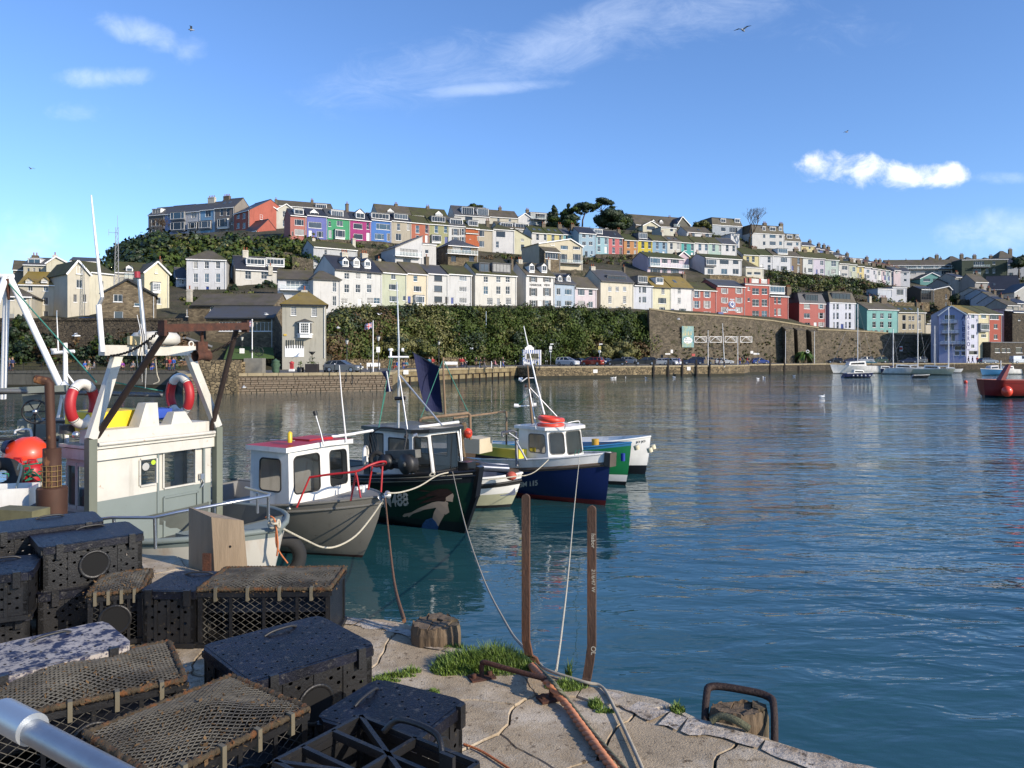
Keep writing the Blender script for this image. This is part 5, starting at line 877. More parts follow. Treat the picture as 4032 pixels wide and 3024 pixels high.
cars=[(1352,89.5,-14,'estate','grey','grey estate car on the old stone quay, facing right'),(2235,147,-35,'suv','white','white sport utility car nearest the kiosk, nose to the quay edge'),(2247,156,30,'estate','blue','blue estate car behind the white one by the kiosk'),(2287,158,-50,'hatch','navy','dark hatchback between the blue estate and the red car'),(2318,160,150,'suv','green','dark green car hidden behind the red one'),(2332,149,150,'suv','red','rust red sport utility car with its tail to the quay'),(2362,160,-50,'suv','navy','dark blue car facing the quay behind the black hatchback'),(2392,162,-50,'estate','grey','grey green car facing the quay in the second rank'),(2428,151,165,'hatch','black','black hatchback in front of the olive trees'),(2486,167,-30,'suv','silver','silver people carrier at the end of the ivy'),(2538,156,175,'suv','black','black boxy four wheel drive by the first timber post'),(2596,158,170,'hatch','silver','silver hatchback right of the black boxy four wheel drive'),(2625,164,-60,'hatch','blue','mid blue hatchback between two silver cars'),(2653,160,-70,'hatch','white','small white hatchback facing the quay'),(2668,174,20,'estate','maroon','maroon car parked below the painted banner'),(2729,163,170,'suv','navy','dark four wheel drive beside the gold one'),(2768,165,175,'suv','gold','gold four wheel drive behind the fourth timber post'),(2848,172,8,'estate','silver','silver hatchback below the white arched frames'),(2992,176,0,'hatch','blue','bright blue hatchback near the foot of the buttresses'),(3286,194,170,'hatch','black','black car leftmost below the turquoise house'),(3348,196,175,'hatch','navy','dark car left of the silver one behind the white yacht'),(3402,197,172,'suv','silver','silver car behind the mast of the white yacht'),(3458,197,178,'suv','green','dark van like car right of the silver one below the wall'),(3576,198,165,'estate','navy','navy car below the tan house'),(3612,199,170,'suv','grey','dark grey four wheel drive behind the red lifebuoy box'),(3890,186,5,'estate','bluegrey','blue grey saloon in front of the low stone quay building'),(4020,187,0,'van','white','white van at the right edge of the quay')]
for c_ in cars:car(*c_)
car(330,118,160,'hatch','lightblue','light blue car parked beside the stone gabled house',Z=zat(1286,118))
def skin(name,pts,edges,rad,sub=1):
 me=bpy.data.meshes.new(name);me.from_pydata(pts,edges,[]);o=bpy.data.objects.new(name,me);C.objects.link(o)
 m=o.modifiers.new('skin','SKIN');m.use_smooth_shade=True
 for v,r_ in zip(me.skin_vertices[0].data,rad):v.radius=(r_,r_)
 me.skin_vertices[0].data[0].use_root=True
 s_=o.modifiers.new('sub','SUBSURF');s_.levels=sub
 dg=bpy.context.evaluated_depsgraph_get();ev=o.evaluated_get(dg);out=bpy.data.meshes.new_from_object(ev);bpy.data.objects.remove(o);return out
skinm=mat('skin',S(196,150,122,.7),.6)
def figure(pose):
 if pose=='sit':hz=.5;kn=[(-.1,-.42,.5),(.1,-.42,.5)];ft=[(-.1,-.45,.06),(.1,-.45,.06)];ch=(0,.02,.95)
 elif pose=='walk':hz=.92;kn=[(-.09,-.16,.5),(.09,.08,.48)];ft=[(-.09,-.3,.06),(.09,.34,.1)];ch=(0,-.03,1.36)
 elif pose=='bend':hz=.9;kn=[(-.1,-.06,.48),(.1,-.04,.48)];ft=[(-.1,0,.05),(.1,0,.05)];ch=(0,-.34,1.18)
 else:hz=.93;kn=[(-.1,-.02,.5),(.11,-.01,.5)];ft=[(-.11,0,.05),(.12,.02,.05)];ch=(0,0,1.38)
 ch=Vector(ch);pv=Vector((0,0,hz));up=(ch-pv).normalized();nk=ch+up*.12;hd=ch+up*.3;el=[ch+Vector((-.27,.02,-.24)),ch+Vector((.27,-.04,-.24))];hn=[ch+Vector((-.25,-.16,-.46)),ch+Vector((.24,-.2,-.4))];sh_=[ch+Vector((-.18,0,.02)),ch+Vector((.18,0,.02))]
 body=skin('person_body',[pv,pv.lerp(ch,.5),ch,nk,hd-up*.04,hd+up*.1,*sh_,*el,*hn,*[Vector(k)for k in kn],*[Vector(k)for k in ft],*[Vector(k)+Vector((0,-.16,-.02))for k in ft],*[h_+Vector((0,-.05,-.06))for h_ in hn]],[(0,1),(1,2),(2,3),(3,4),(4,5),(2,6),(2,7),(6,8),(7,9),(8,10),(9,11),(0,12),(0,13),(12,14),(13,15),(14,16),(15,17),(10,18),(11,19)],[.13,.11,.13,.055,.095,.085,.06,.06,.042,.042,.03,.03,.07,.07,.045,.045,.04,.04,.035,.035])
 jacket=skin('jacket',[pv+Vector((0,0,-.04)),pv.lerp(ch,.5),ch,ch+up*.07,*sh_,*el,*[h_.lerp(e_,.1)for h_,e_ in zip(hn,el)]],[(0,1),(1,2),(2,3),(2,4),(2,5),(4,6),(5,7),(6,8),(7,9)],[.17,.155,.165,.08,.085,.085,.062,.062,.05,.05])
 tr=skin('trousers',[pv+Vector((0,0,.02)),pv+Vector((-.08,0,-.1)),pv+Vector((.08,0,-.1)),*[Vector(k)for k in kn],*[Vector(k)+Vector((0,0,.05))for k in ft]],[(0,1),(0,2),(1,3),(2,4),(3,5),(4,6)],[.15,.1,.1,.08,.08,.06,.06])
 hair=skin('hair',[hd+up*.03+Vector((0,.03,0)),hd+up*.12+Vector((0,.0,0)),hd+Vector((0,.06,-.06))],[(0,1),(0,2)],[.105,.09,.07])
 shoes=MB()
 for f_ in ft:shoes.box(f_[0]-.05,f_[0]+.05,f_[1]-.2,f_[1]+.08,0,.1)
 return body,jacket,tr,hair,shoes.mesh('shoes',black)
FIG={k:figure(k)for k in('stand','walk','bend','sit')}
CL={'black':(.015,.015,.018),'navy':(.02,.03,.09),'blue':(.03,.09,.35),'red':(.35,.03,.03),'purple':(.16,.03,.2),'pink':(.5,.2,.25),'teal':(.05,.2,.24),'grey':(.16,.16,.17),'white':(.6,.6,.58),'olive':(.1,.11,.05),'beige':(.4,.33,.22),'green':(.1,.5,.1)}
cm_={k:mat('cloth_'+k,v,.85,var=.2,vs=6)for k,v in CL.items()};hairs=[mat('hair_dark',(.02,.014,.01),.7),mat('hair_fair',(.25,.17,.09),.7),mat('hair_grey',(.3,.29,.28),.7)]
def person(px,pyf,pose,rz,jc,tc_,hc,label,Y=None,Z=QZ,s=1.,dz=0):
 Y=Y or F*(EYE-Z)/(pyf-HY);p=P(px,HY,Y);T=thing('person',label,'person',(p.x,p.y,Z+dz),R(rz),'people round the harbour');T.scale=(s,s,s);b,j,t,hr,sh_=FIG[pose]
 for nm,me,m_ in(('body',b,skinm),('jacket',j,cm_[jc]),('trousers',t,cm_[tc_]),('hair',hr,hairs[hc]),('shoes',sh_,black)):
  o=link(nm,me,T)
  if not me.materials:me.materials.append(skinm)
  o.material_slots[0].link='OBJECT';o.material_slots[0].material=m_
people=[(1703,1450,'stand',20,'red','black',1,'person in a red top beside the dark blue sail'),(1812,1449,'stand',170,'red','black',0,'person in red holding a bag near the white benches'),(1821,1449,'stand',30,'red','navy',0,'second person in red close to the quay edge'),(1831,1446,'walk',80,'black','navy',1,'person in black walking left of the bollard row'),(1875,1447,'stand',0,'black','black',0,'person all in black standing on the yellowish quay'),(1892,1449,'stand',90,'black','black',0,'shorter person in black next to the green bag'),(1907,1448,'walk',-80,'black','grey',0,'person in black carrying a bright green bag'),(1938,1447,'bend',60,'black','grey',0,'person bending over by the pale bollard'),(1950,1447,'sit',100,'pink','grey',1,'person in pink crouching at the quay edge'),(1980,1446,'walk',60,'black','blue',1,'person in jeans walking in front of the timber shelter'),(1987,1427,'stand',0,'beige','beige',1,'person in beige under the timber shelter'),(2028,1428,'stand',10,'white','red',2,'person in white at the kiosk doorway'),(2673,1439,'walk',100,'blue','blue',1,'person in blue between the parked cars and the posts'),(2692,1432,'stand',0,'maroon' if 0 else 'red','black',0,'person in dark red beside the maroon car'),(2833,1439,'stand',180,'black','navy',0,'person in black at the quay edge near the silver hatchback'),(2852,1440,'bend',-60,'black','black',2,'person in black leaning over the quay with a line'),(2913,1436,'stand',90,'red','blue',0,'person in a red coat beside the white flagpole'),(2924,1434,'stand',-90,'navy','black',0,'person in navy chatting beside the red coat'),(2941,1436,'walk',90,'red','blue',1,'person in a red jacket left of the stone bin'),(2948,1435,'stand',20,'black','black',0,'person in black left of the stone bin'),(2982,1436,'bend',90,'beige','beige',2,'person crouching right of the stone bin'),(2998,1432,'walk',90,'blue','white',1,'person in a pale blue shirt beside the bright blue hatchback'),(3296,1430,'walk',0,'grey','navy',1,'person in grey right of the iron handrail'),(3306,1430,'walk',10,'grey','black',0,'second person in grey right of the iron handrail'),(3814,1431,'walk',-90,'black','black',0,'person in black walking before the violet restaurant'),(3830,1431,'walk',-90,'navy','blue',0,'small person following the one in black'),(3848,1431,'stand',0,'red','black',0,'person in red beside the blue grey saloon'),(1553,1455,'sit',90,'black','grey',0,'seated person in black, left of the pair by the mast'),(1562,1455,'sit',-60,'blue','red',0,'seated person in blue, right of the pair by the mast'),(1590,1455,'sit',10,'navy','blue',0,'seated person in navy on the low wall bench'),(1600,1455,'sit',-10,'teal','black',1,'seated person in teal on the low wall bench'),(1690,1452,'stand',0,'teal','black',0,'person in teal behind the sail'),(22,1457,'stand',20,'navy','black',1,'person in navy, leftmost on the shaded quay'),(38,1457,'stand',-20,'grey','navy',0,'person in grey, second on the shaded quay'),(50,1457,'stand',90,'navy','black',1,'person in dark blue, third on the shaded quay'),(335,1460,'sit',60,'blue','blue',0,'person in bright blue sitting on the shaded quay'),(350,1460,'sit',0,'olive','beige',2,'person in olive sitting on the shaded quay'),(370,1460,'sit',-60,'grey','grey',0,'person in grey sitting on the shaded quay'),(481,1460,'sit',40,'purple','black',1,'person in purple sitting behind the white gantry'),(524,1460,'sit',0,'grey','black',0,'person in grey sitting behind the white gantry'),(560,1460,'sit',0,'navy','navy',0,'person in navy sitting behind the rusty pole'),(602,1460,'sit',0,'navy','blue',0,'person in blue jeans sitting right of the rusty pole'),(656,1459,'stand',20,'black','black',1,'person in black standing left of the red anorak'),(668,1459,'stand',180,'red','navy',1,'person in a red anorak on the shaded quay'),(683,1459,'stand',0,'blue','navy',0,'person in a royal blue anorak on the shaded quay'),(748,1459,'stand',0,'red','grey',0,'person in dark red left of the stone pillar')]
for p_ in people:person(*p_,**({'Y':97.3,'Z':QZ}if p_[0]<760 else{}))
iron=mat('cast_iron',(.012,.013,.014),.5);lens=mat('lamp_glass',(.55,.55,.5),.2)
def lamp(px,pt,pyb,label):
 Y=F*(EYE-QZ)/(pyb-HY);p=P(px,HY,Y);H_=zat(pt,Y)-QZ;T=thing('street_lamp',label,'street lamp',(p.x,p.y,QZ),0,'lantern street lamps');a=H_-.75
 obj('post',MB().tube([(0,0,0),(0,0,.6),(0,0,.65),(0,0,a)],[.11,.1,.055,.045],8),iron,T);obj('lantern',MB().lathe([(.1,a),(.24,a+.5)],6),lens,T);obj('lantern_cap',MB().lathe([(.28,a+.5),(.05,a+.72),(.02,a+.8)],6),iron,T)
for a_ in[(1366,1332,1462,'lantern street lamp just right of the grey rendered house'),(1490,1318,1463,'lantern street lamp with a white notice beside the flagpole'),(953,1320,1455,'lantern street lamp with a white notice left of the grey house'),(1728,1340,1447,'lantern street lamp by the white benches')]:lamp(*a_)
wm_w=mat('sign_white',(.75,.74,.7),.6,var=.05)
def sign(px,pt,pb,w,label,Y,post=False,m=None,name='notice_board'):
 p=P(px,HY,Y);zt,zb=zat(pt,Y),zat(pb,Y);ww=w/F*Y;mb=MB().box(-ww/2,ww/2,-.05,.03,zb,zt);T=thing(name,label,'sign',(p.x,p.y,0),.3);obj('board',mb,m or wm_w,T)
 n=max(1,int((zt-zb)/.18));lm=MB()
 for i in range(n):z=zt-.12-(zt-zb-.16)*i/max(1,n);lm.box(-ww*.38,ww*(.38-.2*(i%2)),-.056,-.052,z-.03,z)
 obj('lettering',lm,mat('sign_print',(.12,.12,.14),.7),T)
 if post:obj('post',MB().tube([(0,.06,QZ),(0,.06,zb+.1)],.04,6),steel,T)
sign(1489,1366,1387,14,'white notice on the lamp post by the flagpole',93);sign(953,1372,1394,18,'white notice on the lamp post left of the grey house',105)
sign(1598,1457,1474,20,'white square notice fixed to the yellowish quay wall',104.5);sign(2344,1455,1468,18,'white notice on the rubble quay below the red car',136.5,m=wm_w);sign(2712,1444,1458,15,'white notice between two timber posts on the sunlit quay',147);sign(3110,1436,1447,14,'white notice on the dark quay below the buttresses',182)
sign(3357,1314,1344,60,'grey painted panel on the stone wall under the turquoise house',212.2,m=mat('panel_grey',(.2,.22,.25),.6));sign(3548,1363,1383,14,'white sign with a red disc on the dark stone wall',213.5);sign(3453,1372,1382,10,'small white notice left of the red disc sign',213);sign(3255,1377,1387,36,'long white notice low on the stone wall',211);sign(2960,1382,1392,12,'square white notice low on the high wall',190.5);sign(2978,1390,1396,26,'white name board low on the high wall',190.6);sign(2645,1377,1390,10,'small white sign at the end of the ivy',178);sign(2629,1391,1396,22,'white street name board at the end of the ivy',177.5);sign(2730,1393,1402,14,'small red notice above the maroon car',180,m=mat('sign_red',(.4,.03,.02),.6));sign(3243,1375,1391,8,'white notice right of the third buttress',208)
obj0=tag(obj('no_entry_disc',MB().lathe([(.01,-.03),(.42,-.03)],16,Matrix.Translation(P(3548,1372,213.2))@Matrix.Rotation(R(90),4,'X')),mat('sign_red',(.4,.03,.02),.6)),'round red disc on the white sign on the dark stone wall','sign')
def pole(px,pt,pb,label,Z=QZ,flag=None,w=.06,m=None,name='flagpole',lean=0,Y=None):
 Y=Y or F*(EYE-Z)/(pb-HY);p=P(px,HY,Y);H_=zat(pt,Y)-Z;T=thing(name,label,'flagpole' if name=='flagpole' else 'pole',(p.x,p.y,Z),0,'white poles along the quay');obj('pole',MB().tube([(0,0,-.3),(lean,0,H_)],[w*1.3,w*.8],8),m or white,T);obj('finial',MB().ball((lean,0,H_),w*1.4,8),m or white,T)
 if flag:
  W_,Hf=1.15,.72;mats=[mat('flag_blue',(.015,.03,.2),.8),mat('flag_white',(.65,.65,.65),.8),mat('flag_red',(.45,.02,.03),.8)];mb=MB();n=44;mm=26
  def q(u,v):return Vector((-u*W_*.92,.1*math.sin(u*7+v)*(u+.2),H_-.15-v*Hf-.28*u*u+.05*math.sin(u*9)))
  for i in range(n):
   for j in range(mm):
    u,v=(i+.5)/n,(j+.5)/mm;a=abs(u-.5)*W_;b=abs(v-.5)*Hf;dg=abs(abs(u-.5)*W_*Hf-abs(v-.5)*Hf*W_)/math.hypot(W_,Hf)
    k=2 if(a<.065 or b<.065)else(1 if(a<.11 or b<.11)else(2 if dg<.03 else(1 if dg<.075 else 0)))
    mb.quad(q(i/n,j/mm),q((i+1)/n,j/mm),q((i+1)/n,(j+1)/mm),q(i/n,(j+1)/mm),k)
  obj('flag',mb,mats,T)
pole(993,1259,1466,'white flagpole with a union flag left of the grey house',flag=1);pole(1469,1265,1464,'white flagpole with a union flag in front of the olive trees',flag=1)
pole(2788,1302,1438,'bare white pole leftmost below the arched frames');pole(2853,1360,1438,'short white pole second below the arched frames')if 0 else pole(2853,1275,1440,'bare white pole second from left below the arched frames',lean=-.4);pole(2905,1325,1436,'bare white pole third below the arched frames');pole(3093,1305,1431,'bare white pole left of the buttresses');pole(3207,1305,1431,'bare white pole before the third buttress')
for px,pt,pb,lb,Y in[(1914,1228,1302,'tall thin street light rising out of the ivy',158),(618/2.2+0,1256,1330,'white globe lamp before the glass porch',112),(224,1226,1330,'twin headed pale street light by the cream flats',110),(2300+1360*.0,1358,1430,'thin pole in the car park',168)][:3]:pole(px,pt,pb,lb,Z=zat(pb,Y),Y=Y,name='lamp_column',m=steel,w=.08)
for px,lb in((2168,'camera pole with a white sign right of the kiosk'),(2361,'camera pole with a yellow sign and a round sign in the car park')):
 Y=160;p=P(px,HY,Y);T=thing('camera_pole',lb,'camera pole',(p.x,p.y,QZ),0);z=zat(1356,Y)-QZ;obj('post',MB().tube([(0,0,0),(0,0,z)],.06,6),steel,T);obj('camera',MB().box(-.1,.6,-.12,.12,z-.05,z+.18),wm_w,T);obj('sign_board',MB().box(-.3,.3,-.12,-.07,z-1.1,z-.35),wm_w if px<2200 else mat('sign_yellow',(.5,.42,.12),.6),T)
 if px>2200:obj('round_sign',MB().lathe([(.01,-.1),(.32,-.1)],14,Matrix.Translation((0,0,z-1.5))@Matrix.Rotation(R(90),4,'X')),wm_w,T)
def text(body,loc,size,m,rz=0.,parent=None,extr=.01,vertical=False,name='lettering',rx=90,font_bold=False,off=0.,sx=1.):
 cu=bpy.data.curves.new(name,'FONT');cu.body='\n'.join(body)if vertical else body;cu.size=size;cu.extrude=extr;cu.align_x='CENTER';cu.align_y='TOP' if vertical else 'CENTER';cu.offset=off;cu.space_line=.92
 o=bpy.data.objects.new(name,cu);C.objects.link(o);bpy.context.view_layer.update();dg=bpy.context.evaluated_depsgraph_get();me=bpy.data.meshes.new_from_object(o.evaluated_get(dg));bpy.data.objects.remove(o);me.materials.clear();me.materials.append(m)
 q=link(name,me,parent,loc);q.rotation_euler=(R(rx),0,rz);q.scale=(sx,1,1);return q
def htext(H_,body,cx,cy,hpx,m,**k):
 T,lx,lz,X,Yq=H_;x=lx(X(cx));z0=lz(Yq(cy+hpx/2),x);z1=lz(Yq(cy-hpx/2),x);return text(body,(x,-.03,(z0+z1)/2 if not k.get('vertical')else z1),(z1-z0)*1.35 if not k.get('vertical')else k.pop('size'),m,0,T,**k)
ink=mat('sign_black',(.02,.02,.022),.6)
htext(HV,'HARBOUR',1130,1030,24,ink,off=.02);htext(HV,'VIEW',1254,1032,24,ink,off=.02)
htext(ALB,'ALBERO~',1340,1080,40,mat('ink_blue',S(40,50,110,.7),.6),vertical=True,size=1.75,off=.02);htext(ALC,'ALBERO~',1405,1075,40,mat('ink_blue',S(40,50,110,.7),.6),vertical=True,size=1.6,off=.02)
T,lx,lz,X,Yq=HQ;sgb=mat('sign_blue',S(70,90,150,.7),.5);x=lx(X(1608));z=lz(Yq(1103),x);ob=obj('sign_board',MB().lathe([(.01,.0),(1.0,.0),(1.0,-.06)],28,Matrix.Translation((x,-.08,z))@Matrix.Rotation(R(90),4,'X')@Matrix.Scale(1.25,4,(1,0,0))),wm_w,T)
obj('sign_face',MB().lathe([(.01,0),(.9,0)],28,Matrix.Translation((x,-.16,z))@Matrix.Rotation(R(90),4,'X')@Matrix.Scale(1.25,4,(1,0,0))),sgb,T);text('Q',(x,-.19,z),1.9,wm_w,0,T)
x2=lx(X(1608));obj('name_board',MB().box(x2-2.,x2+2.,-.1,-.003,lz(Yq(1172),x2),lz(Yq(1152),x2)),wm_w,T);text('RESTAURANT',(x2,-.12,lz(Yq(1162),x2)),.62,sgb,0,T,off=.01);obj('small_sign',MB().box(x-.75,x+.75,-.1,-.003,lz(Yq(1056),x),lz(Yq(1042),x)),wm_w,T);text('HOTEL',(x,-.12,lz(Yq(1049),x)),.42,sgb,0,T)
x3=lx(X(1470));obj('entrance_sign',MB().box(lx(X(1445)),lx(X(1500)),-.6,-.003,lz(Yq(1210),x3),lz(Yq(1188),x3)),sgb,T)
T,lx,lz,X,Yq=HT;x=lx(X(1912));z=lz(Yq(1248),x);obj('fascia_sign',MB().box(lx(X(1828)),lx(X(2000)),-.12,-.003,z-.42,z+.42),ink,T);text('The Poop Deck',(x,-.14,z),.0001,wm_w,0,T)if 0 else text('The Poole Lister',(x,-.14,z),.72,mat('sign_gold',(.55,.45,.2),.5),0,T,off=.01)
L_=lx(X(2018))-lx(X(1754));zt=lz(Yq(885),0)
for a,b in((1752,1765),(1800,1822),(1908,1928),(1998,2018)):obj('parapet_pier',MB().box(lx(X(a)),lx(X(b)),.01,.6,zt+.2,lz(Yq(820),0)),wallmat((210,96,80)),T)
obj('parapet',MB().box(lx(X(1765)),lx(X(1998)),.1,.5,zt+.2,lz(Yq(872),0)),wallmat((210,96,80)),T)
for a,b in((1828,1905),(1932,1996)):
 for k in range(4):obj('parapet_rail',MB().box(lx(X(a)),lx(X(b)),.12,.2,lz(Yq(868-k*12),0),lz(Yq(861-k*12),0)),frame_w,T)
T,lx,lz,X,Yq=GH;xo=lx(900+830*.36166);zo=lambda y:lz(1250+y*.36166,xo);ww=1.9
ob=MB();pts=[(-1.,0),(-.62,-.75),(.62,-.75),(1.,0)];pv_=[(xo+x*1.05,y)for x,y in pts]
ob.prism([(xo+x*1.1,y*1.05-.003)for x,y in pts],zo(62),zo(50));ob.prism([(xo+x*1.1,y*1.05-.003)for x,y in pts],zo(190),zo(176));ob.prism([(xo+x,y-.003)for x,y in pts],zo(222),zo(190))
for x,y in pts[1:3]:ob.box(xo+x-.09,xo+x+.09,y-.02,y+.14,zo(176),zo(62))
for x in(-.92,.82):ob.box(xo+x,xo+x+.1,-.2,-.003,zo(176),zo(62))
oo=obj('oriel_window',ob,frame_w,T);rf_=MB().add([(xo-1.3,0,zo(50)),(xo-.8,-1,zo(50)),(xo+.8,-1,zo(50)),(xo+1.3,0,zo(50)),(xo,0,zo(12))],[(0,1,4),(1,2,4),(2,3,4)]);obj('oriel_roof',rf_,roofs['slate'],oo)
add_window(oo,xo,zo(172),1.05,zo(66)-zo(172),'g',yoff=-.8,tone=0,flat=True)
for s_ in(-1,1):obj('pane',MB().quad((xo+s_*.66,-.66,zo(172)),(xo+s_*.95,-.1,zo(172)),(xo+s_*.95,-.1,zo(66)),(xo+s_*.66,-.66,zo(66))),glass_dark,oo)
xd=lx(900+718*.36166);zd0,zd1=zo(430),zo(300);wd=2.55;db=MB().box(xd-wd/2,xd+wd/2,-.06,-.003,zd0,zd0+(zd1-zd0)*.86);db.prism([(0,0)]*3,0,0)if 0 else None
n=10;db.poly([(xd+wd/2*math.cos(math.pi*i/n),-.06,zd0+(zd1-zd0)*(.86+.14*math.sin(math.pi*i/n)))for i in range(n+1)][::-1]);do=obj('door',db,frame_w,T)
for i in range(8):xx=xd-1.12+i*.3+(.06 if i>3 else-.02);obj('door_pane',MB().quad((xx,-.07,zd0+1.2),(xx+.16,-.07,zd0+1.2),(xx+.16,-.07,zd0+2.35),(xx,-.07,zd0+2.35)),glass_dark,do)
obj('alarm_box',MB().box(lx(1120)-.1,lx(1120)+.3,-.12,-.003,zo(200),zo(182)),mat('alarm_yellow',(.6,.4,.05),.5),T)
def kiosk():
 Y=157;a=P(2058,HY,Y);b=P(2131,HY,Y+1.6);w=(b-a).length;rz=math.atan2(b.y-a.y,b.x-a.x);T=thing('kiosk','blue and white striped ticket kiosk with a curved white top sign','kiosk',((a.x+b.x)/2,(a.y+b.y)/2,QZ),rz);H_=3.2
 bl=mat('stripe_blue',S(50,96,168,.7),.6);n=10;obj('wall',MB().box(-w/2,w/2,.02,2.4,0,H_),wm_w,T)
 for i in range(n):
  x=-w/2+i*w/n
  for z0,z1 in(((0,1.25),(2.45,H_+.02))if 1<i<n-1 else((0,H_+.02),)):obj('stripe',MB().box(x,x+w/n*.5,-.02,.015,z0,z1),bl,T)
 obj('counter_hatch',MB().quad((-w*.3,.012,1.28),(w*.36,.012,1.28),(w*.36,.012,2.42),(-w*.3,.012,2.42)),glass_dark,T);obj('counter',MB().box(-w*.32,w*.38,-.35,.01,1.2,1.27),wm_w,T)
 s_=MB().box(-w*.38,w*.1,-.04,.04,H_+.03,H_+.5);s_.poly([(-w*.14+w*.17*math.cos(math.pi*i/12),-.045,H_+.5+.5*math.sin(math.pi*i/12))for i in range(13)][::-1]);obj('top_sign',s_,wm_w,T);text('HARBOUR KIOSK',(0,0,0),.1,bl)if 0 else None
 a=P(1955,HY,158);b=P(2056,HY,157.5);T=thing('shelter','open timber shelter with a sloping roof left of the striped kiosk','shelter',((a.x+b.x)/2,158,QZ),0);w=b.x-a.x;tm=mat('old_timber',S(92,72,52,.6),.85,var=.3,zs=.3)
 obj('roof',MB().hexa([(-w/2,-.8,2.35),(w/2,-.8,2.9),(w/2,3,2.9),(-w/2,3,2.35),(-w/2,-.8,2.5),(w/2,-.8,3.05),(w/2,3,3.05),(-w/2,3,2.5)]),tm,T);obj('back_wall',MB().box(-w/2+.3,w/2-.1,2.5,2.6,0,2.35),plastic,T)
 for x in(-w/2+.4,w/2-.2):obj('post',MB().box(x-.08,x+.08,-.6,-.44,0,2.5),tm,T)
 obj('white_door',MB().box(w*.12,w*.3,1.6,1.7,0,2.3),wm_w,T)
kiosk()
p=P(2700,HY,184);T=thing('banner','tall pale blue painted banner with a white oval on the high wall','banner',(p.x,p.y-2.2,0),.42);z0,z1=zat(1368,183),zat(1285,183);b_=mat('banner_print',S(120,170,176,.7),.7,var=.25,vs=.8,col2=S(196,190,130,.7),c2s=.5,c2t=.55);obj('cloth',MB().box(-1.75,1.75,-.05,.05,z0,z1),b_,T)
obj('white_oval',MB().lathe([(.01,0),(.75,0)],22,Matrix.Translation((0,-.07,z0+(z1-z0)*.33))@Matrix.Rotation(R(90),4,'X')@Matrix.Scale(1.7,4,(1,0,0))),wm_w,T);text('BRIXHAM',(0,-.09,z0+(z1-z0)*.33),.5,mat('ink_grey',(.2,.3,.35),.7),0,T)
for k,sh_x in enumerate((.0,.0,.0)):obj('painted_boat',MB().add([(-.9+k*.8,-.07,z0+(z1-z0)*.58),(-.5+k*.8,-.07,z0+(z1-z0)*.58),(-.7+k*.8,-.07,z0+(z1-z0)*(.72+.05*k))],[(0,1,2)]),mat('paint_sand',S(210,196,150,.7),.7),T)
for i in range(4):
 x0=2729+i*60;Y=184+i*1.1;p=P(x0+29,HY,Y-1.);w=56/F*Y;z0,z1=zat(1348,Y),zat(1326,Y);T=thing('arched_frame',['leftmost','second','third','rightmost'][i]+' white arched metal frame on the high wall','frame',(p.x,p.y,(z0+z1)/2),.38,'white arched frames on the high wall');hh=(z1-z0)/2;fb=MB()
 for a,b in(((-w/2,-hh),(w/2,-hh)),((-w/2,hh),(w/2,hh)),((-w/2,-hh),(-w/2,hh)),((w/2,-hh),(w/2,hh))):fb.beam((a[0],0,a[1]),(b[0],0,b[1]),.09,.09)
 obj('frame',fb,white,T);ar=MB();ar.tube([(-w/2+.1+(w-.2)*t/12,0,-hh+(2*hh-.1)*math.sin(math.pi/2*min(1,t/7))*(1 if t<8 else 1-(t-7)/5*.98))for t in range(13)],.05,5)
 for t in range(5):ar.beam((0+t*w*.1,0,hh),(w*.1+t*w*.09,0,-hh+.3*hh+(1-t/5)*.5*hh),.04,.04)
 obj('arch',ar,white,T)
tag(obj('life_ring',MB().torus(P(3180,1384,192),.35,.09,16,6,Matrix.Rotation(R(90),3,'X')),white),'white life ring on a post between the buttresses','life ring')
def at(px,py,Z=QZ):p=G(px,py,Z);return(p.x,p.y,Z)
T=thing('telephone_pillar','small red and white collection pillar by the stone wall','pillar',at(1149,1462),0);obj('base',MB().box(-.3,.3,-.3,.3,0,.3),white,T);obj('column',MB().box(-.2,.2,-.2,.2,.3,1.0),mat('pillar_red',(.4,.04,.04),.5),T);obj('cap',MB().lathe([(.34,1.0),(.3,1.15),(.02,1.3)],10),mat('pillar_red',(.4,.04,.04),.5),T)
for px,s_,lb in((1183,.55,'small dark planter with a clipped cone, left of the big planter'),(1288,.55,'small dark planter with a clipped cone behind the grey estate car')):
 T=thing('planter',lb,'planter',at(px,1466),0,'planters on the old quay');obj('tub',MB().lathe([(s_*.7,0),(s_*.8,.6),(.02,.55)],4),black,T);V_,MI=leaves([(0,0,.95,.35,.35,.45,0)],.14,500,8);link('clipped_cone',quads_mesh('clipped_cone',V_,leafm,MI),T)
T=thing('planter','large square dark planter with a two tier topiary','planter',at(1229,1466),0,'planters on the old quay');obj('tub',MB().box(-.72,.72,-.5,.5,0,1.0),mat('tub_timber',(.025,.02,.018),.7,var=.3),T);obj('stem',MB().tube([(0,0,1),(0,0,2.3)],.04,6),bark,T);V_,MI=leaves([(0,0,1.15,.8,.5,.2,0),(0,0,1.65,.38,.38,.32,2)],.14,400,9);link('topiary',quads_mesh('topiary',V_,leafm,MI),T);obj('bird_dish',MB().lathe([(.1,2.1),(.42,2.45),(.4,2.47)],10),iron,T)
T=thing('sculpture','mossy green carved figure on the old quay','sculpture',at(1086,1468),0);obj('figure',MB().lathe([(.35,0),(.45,.3),(.4,.6),(.55,.9),(.4,1.25),(.5,1.35),(.2,1.5),(.02,1.65)],9),mat('verdigris',S(80,110,84,.6),.8,var=.4,vs=3),T)
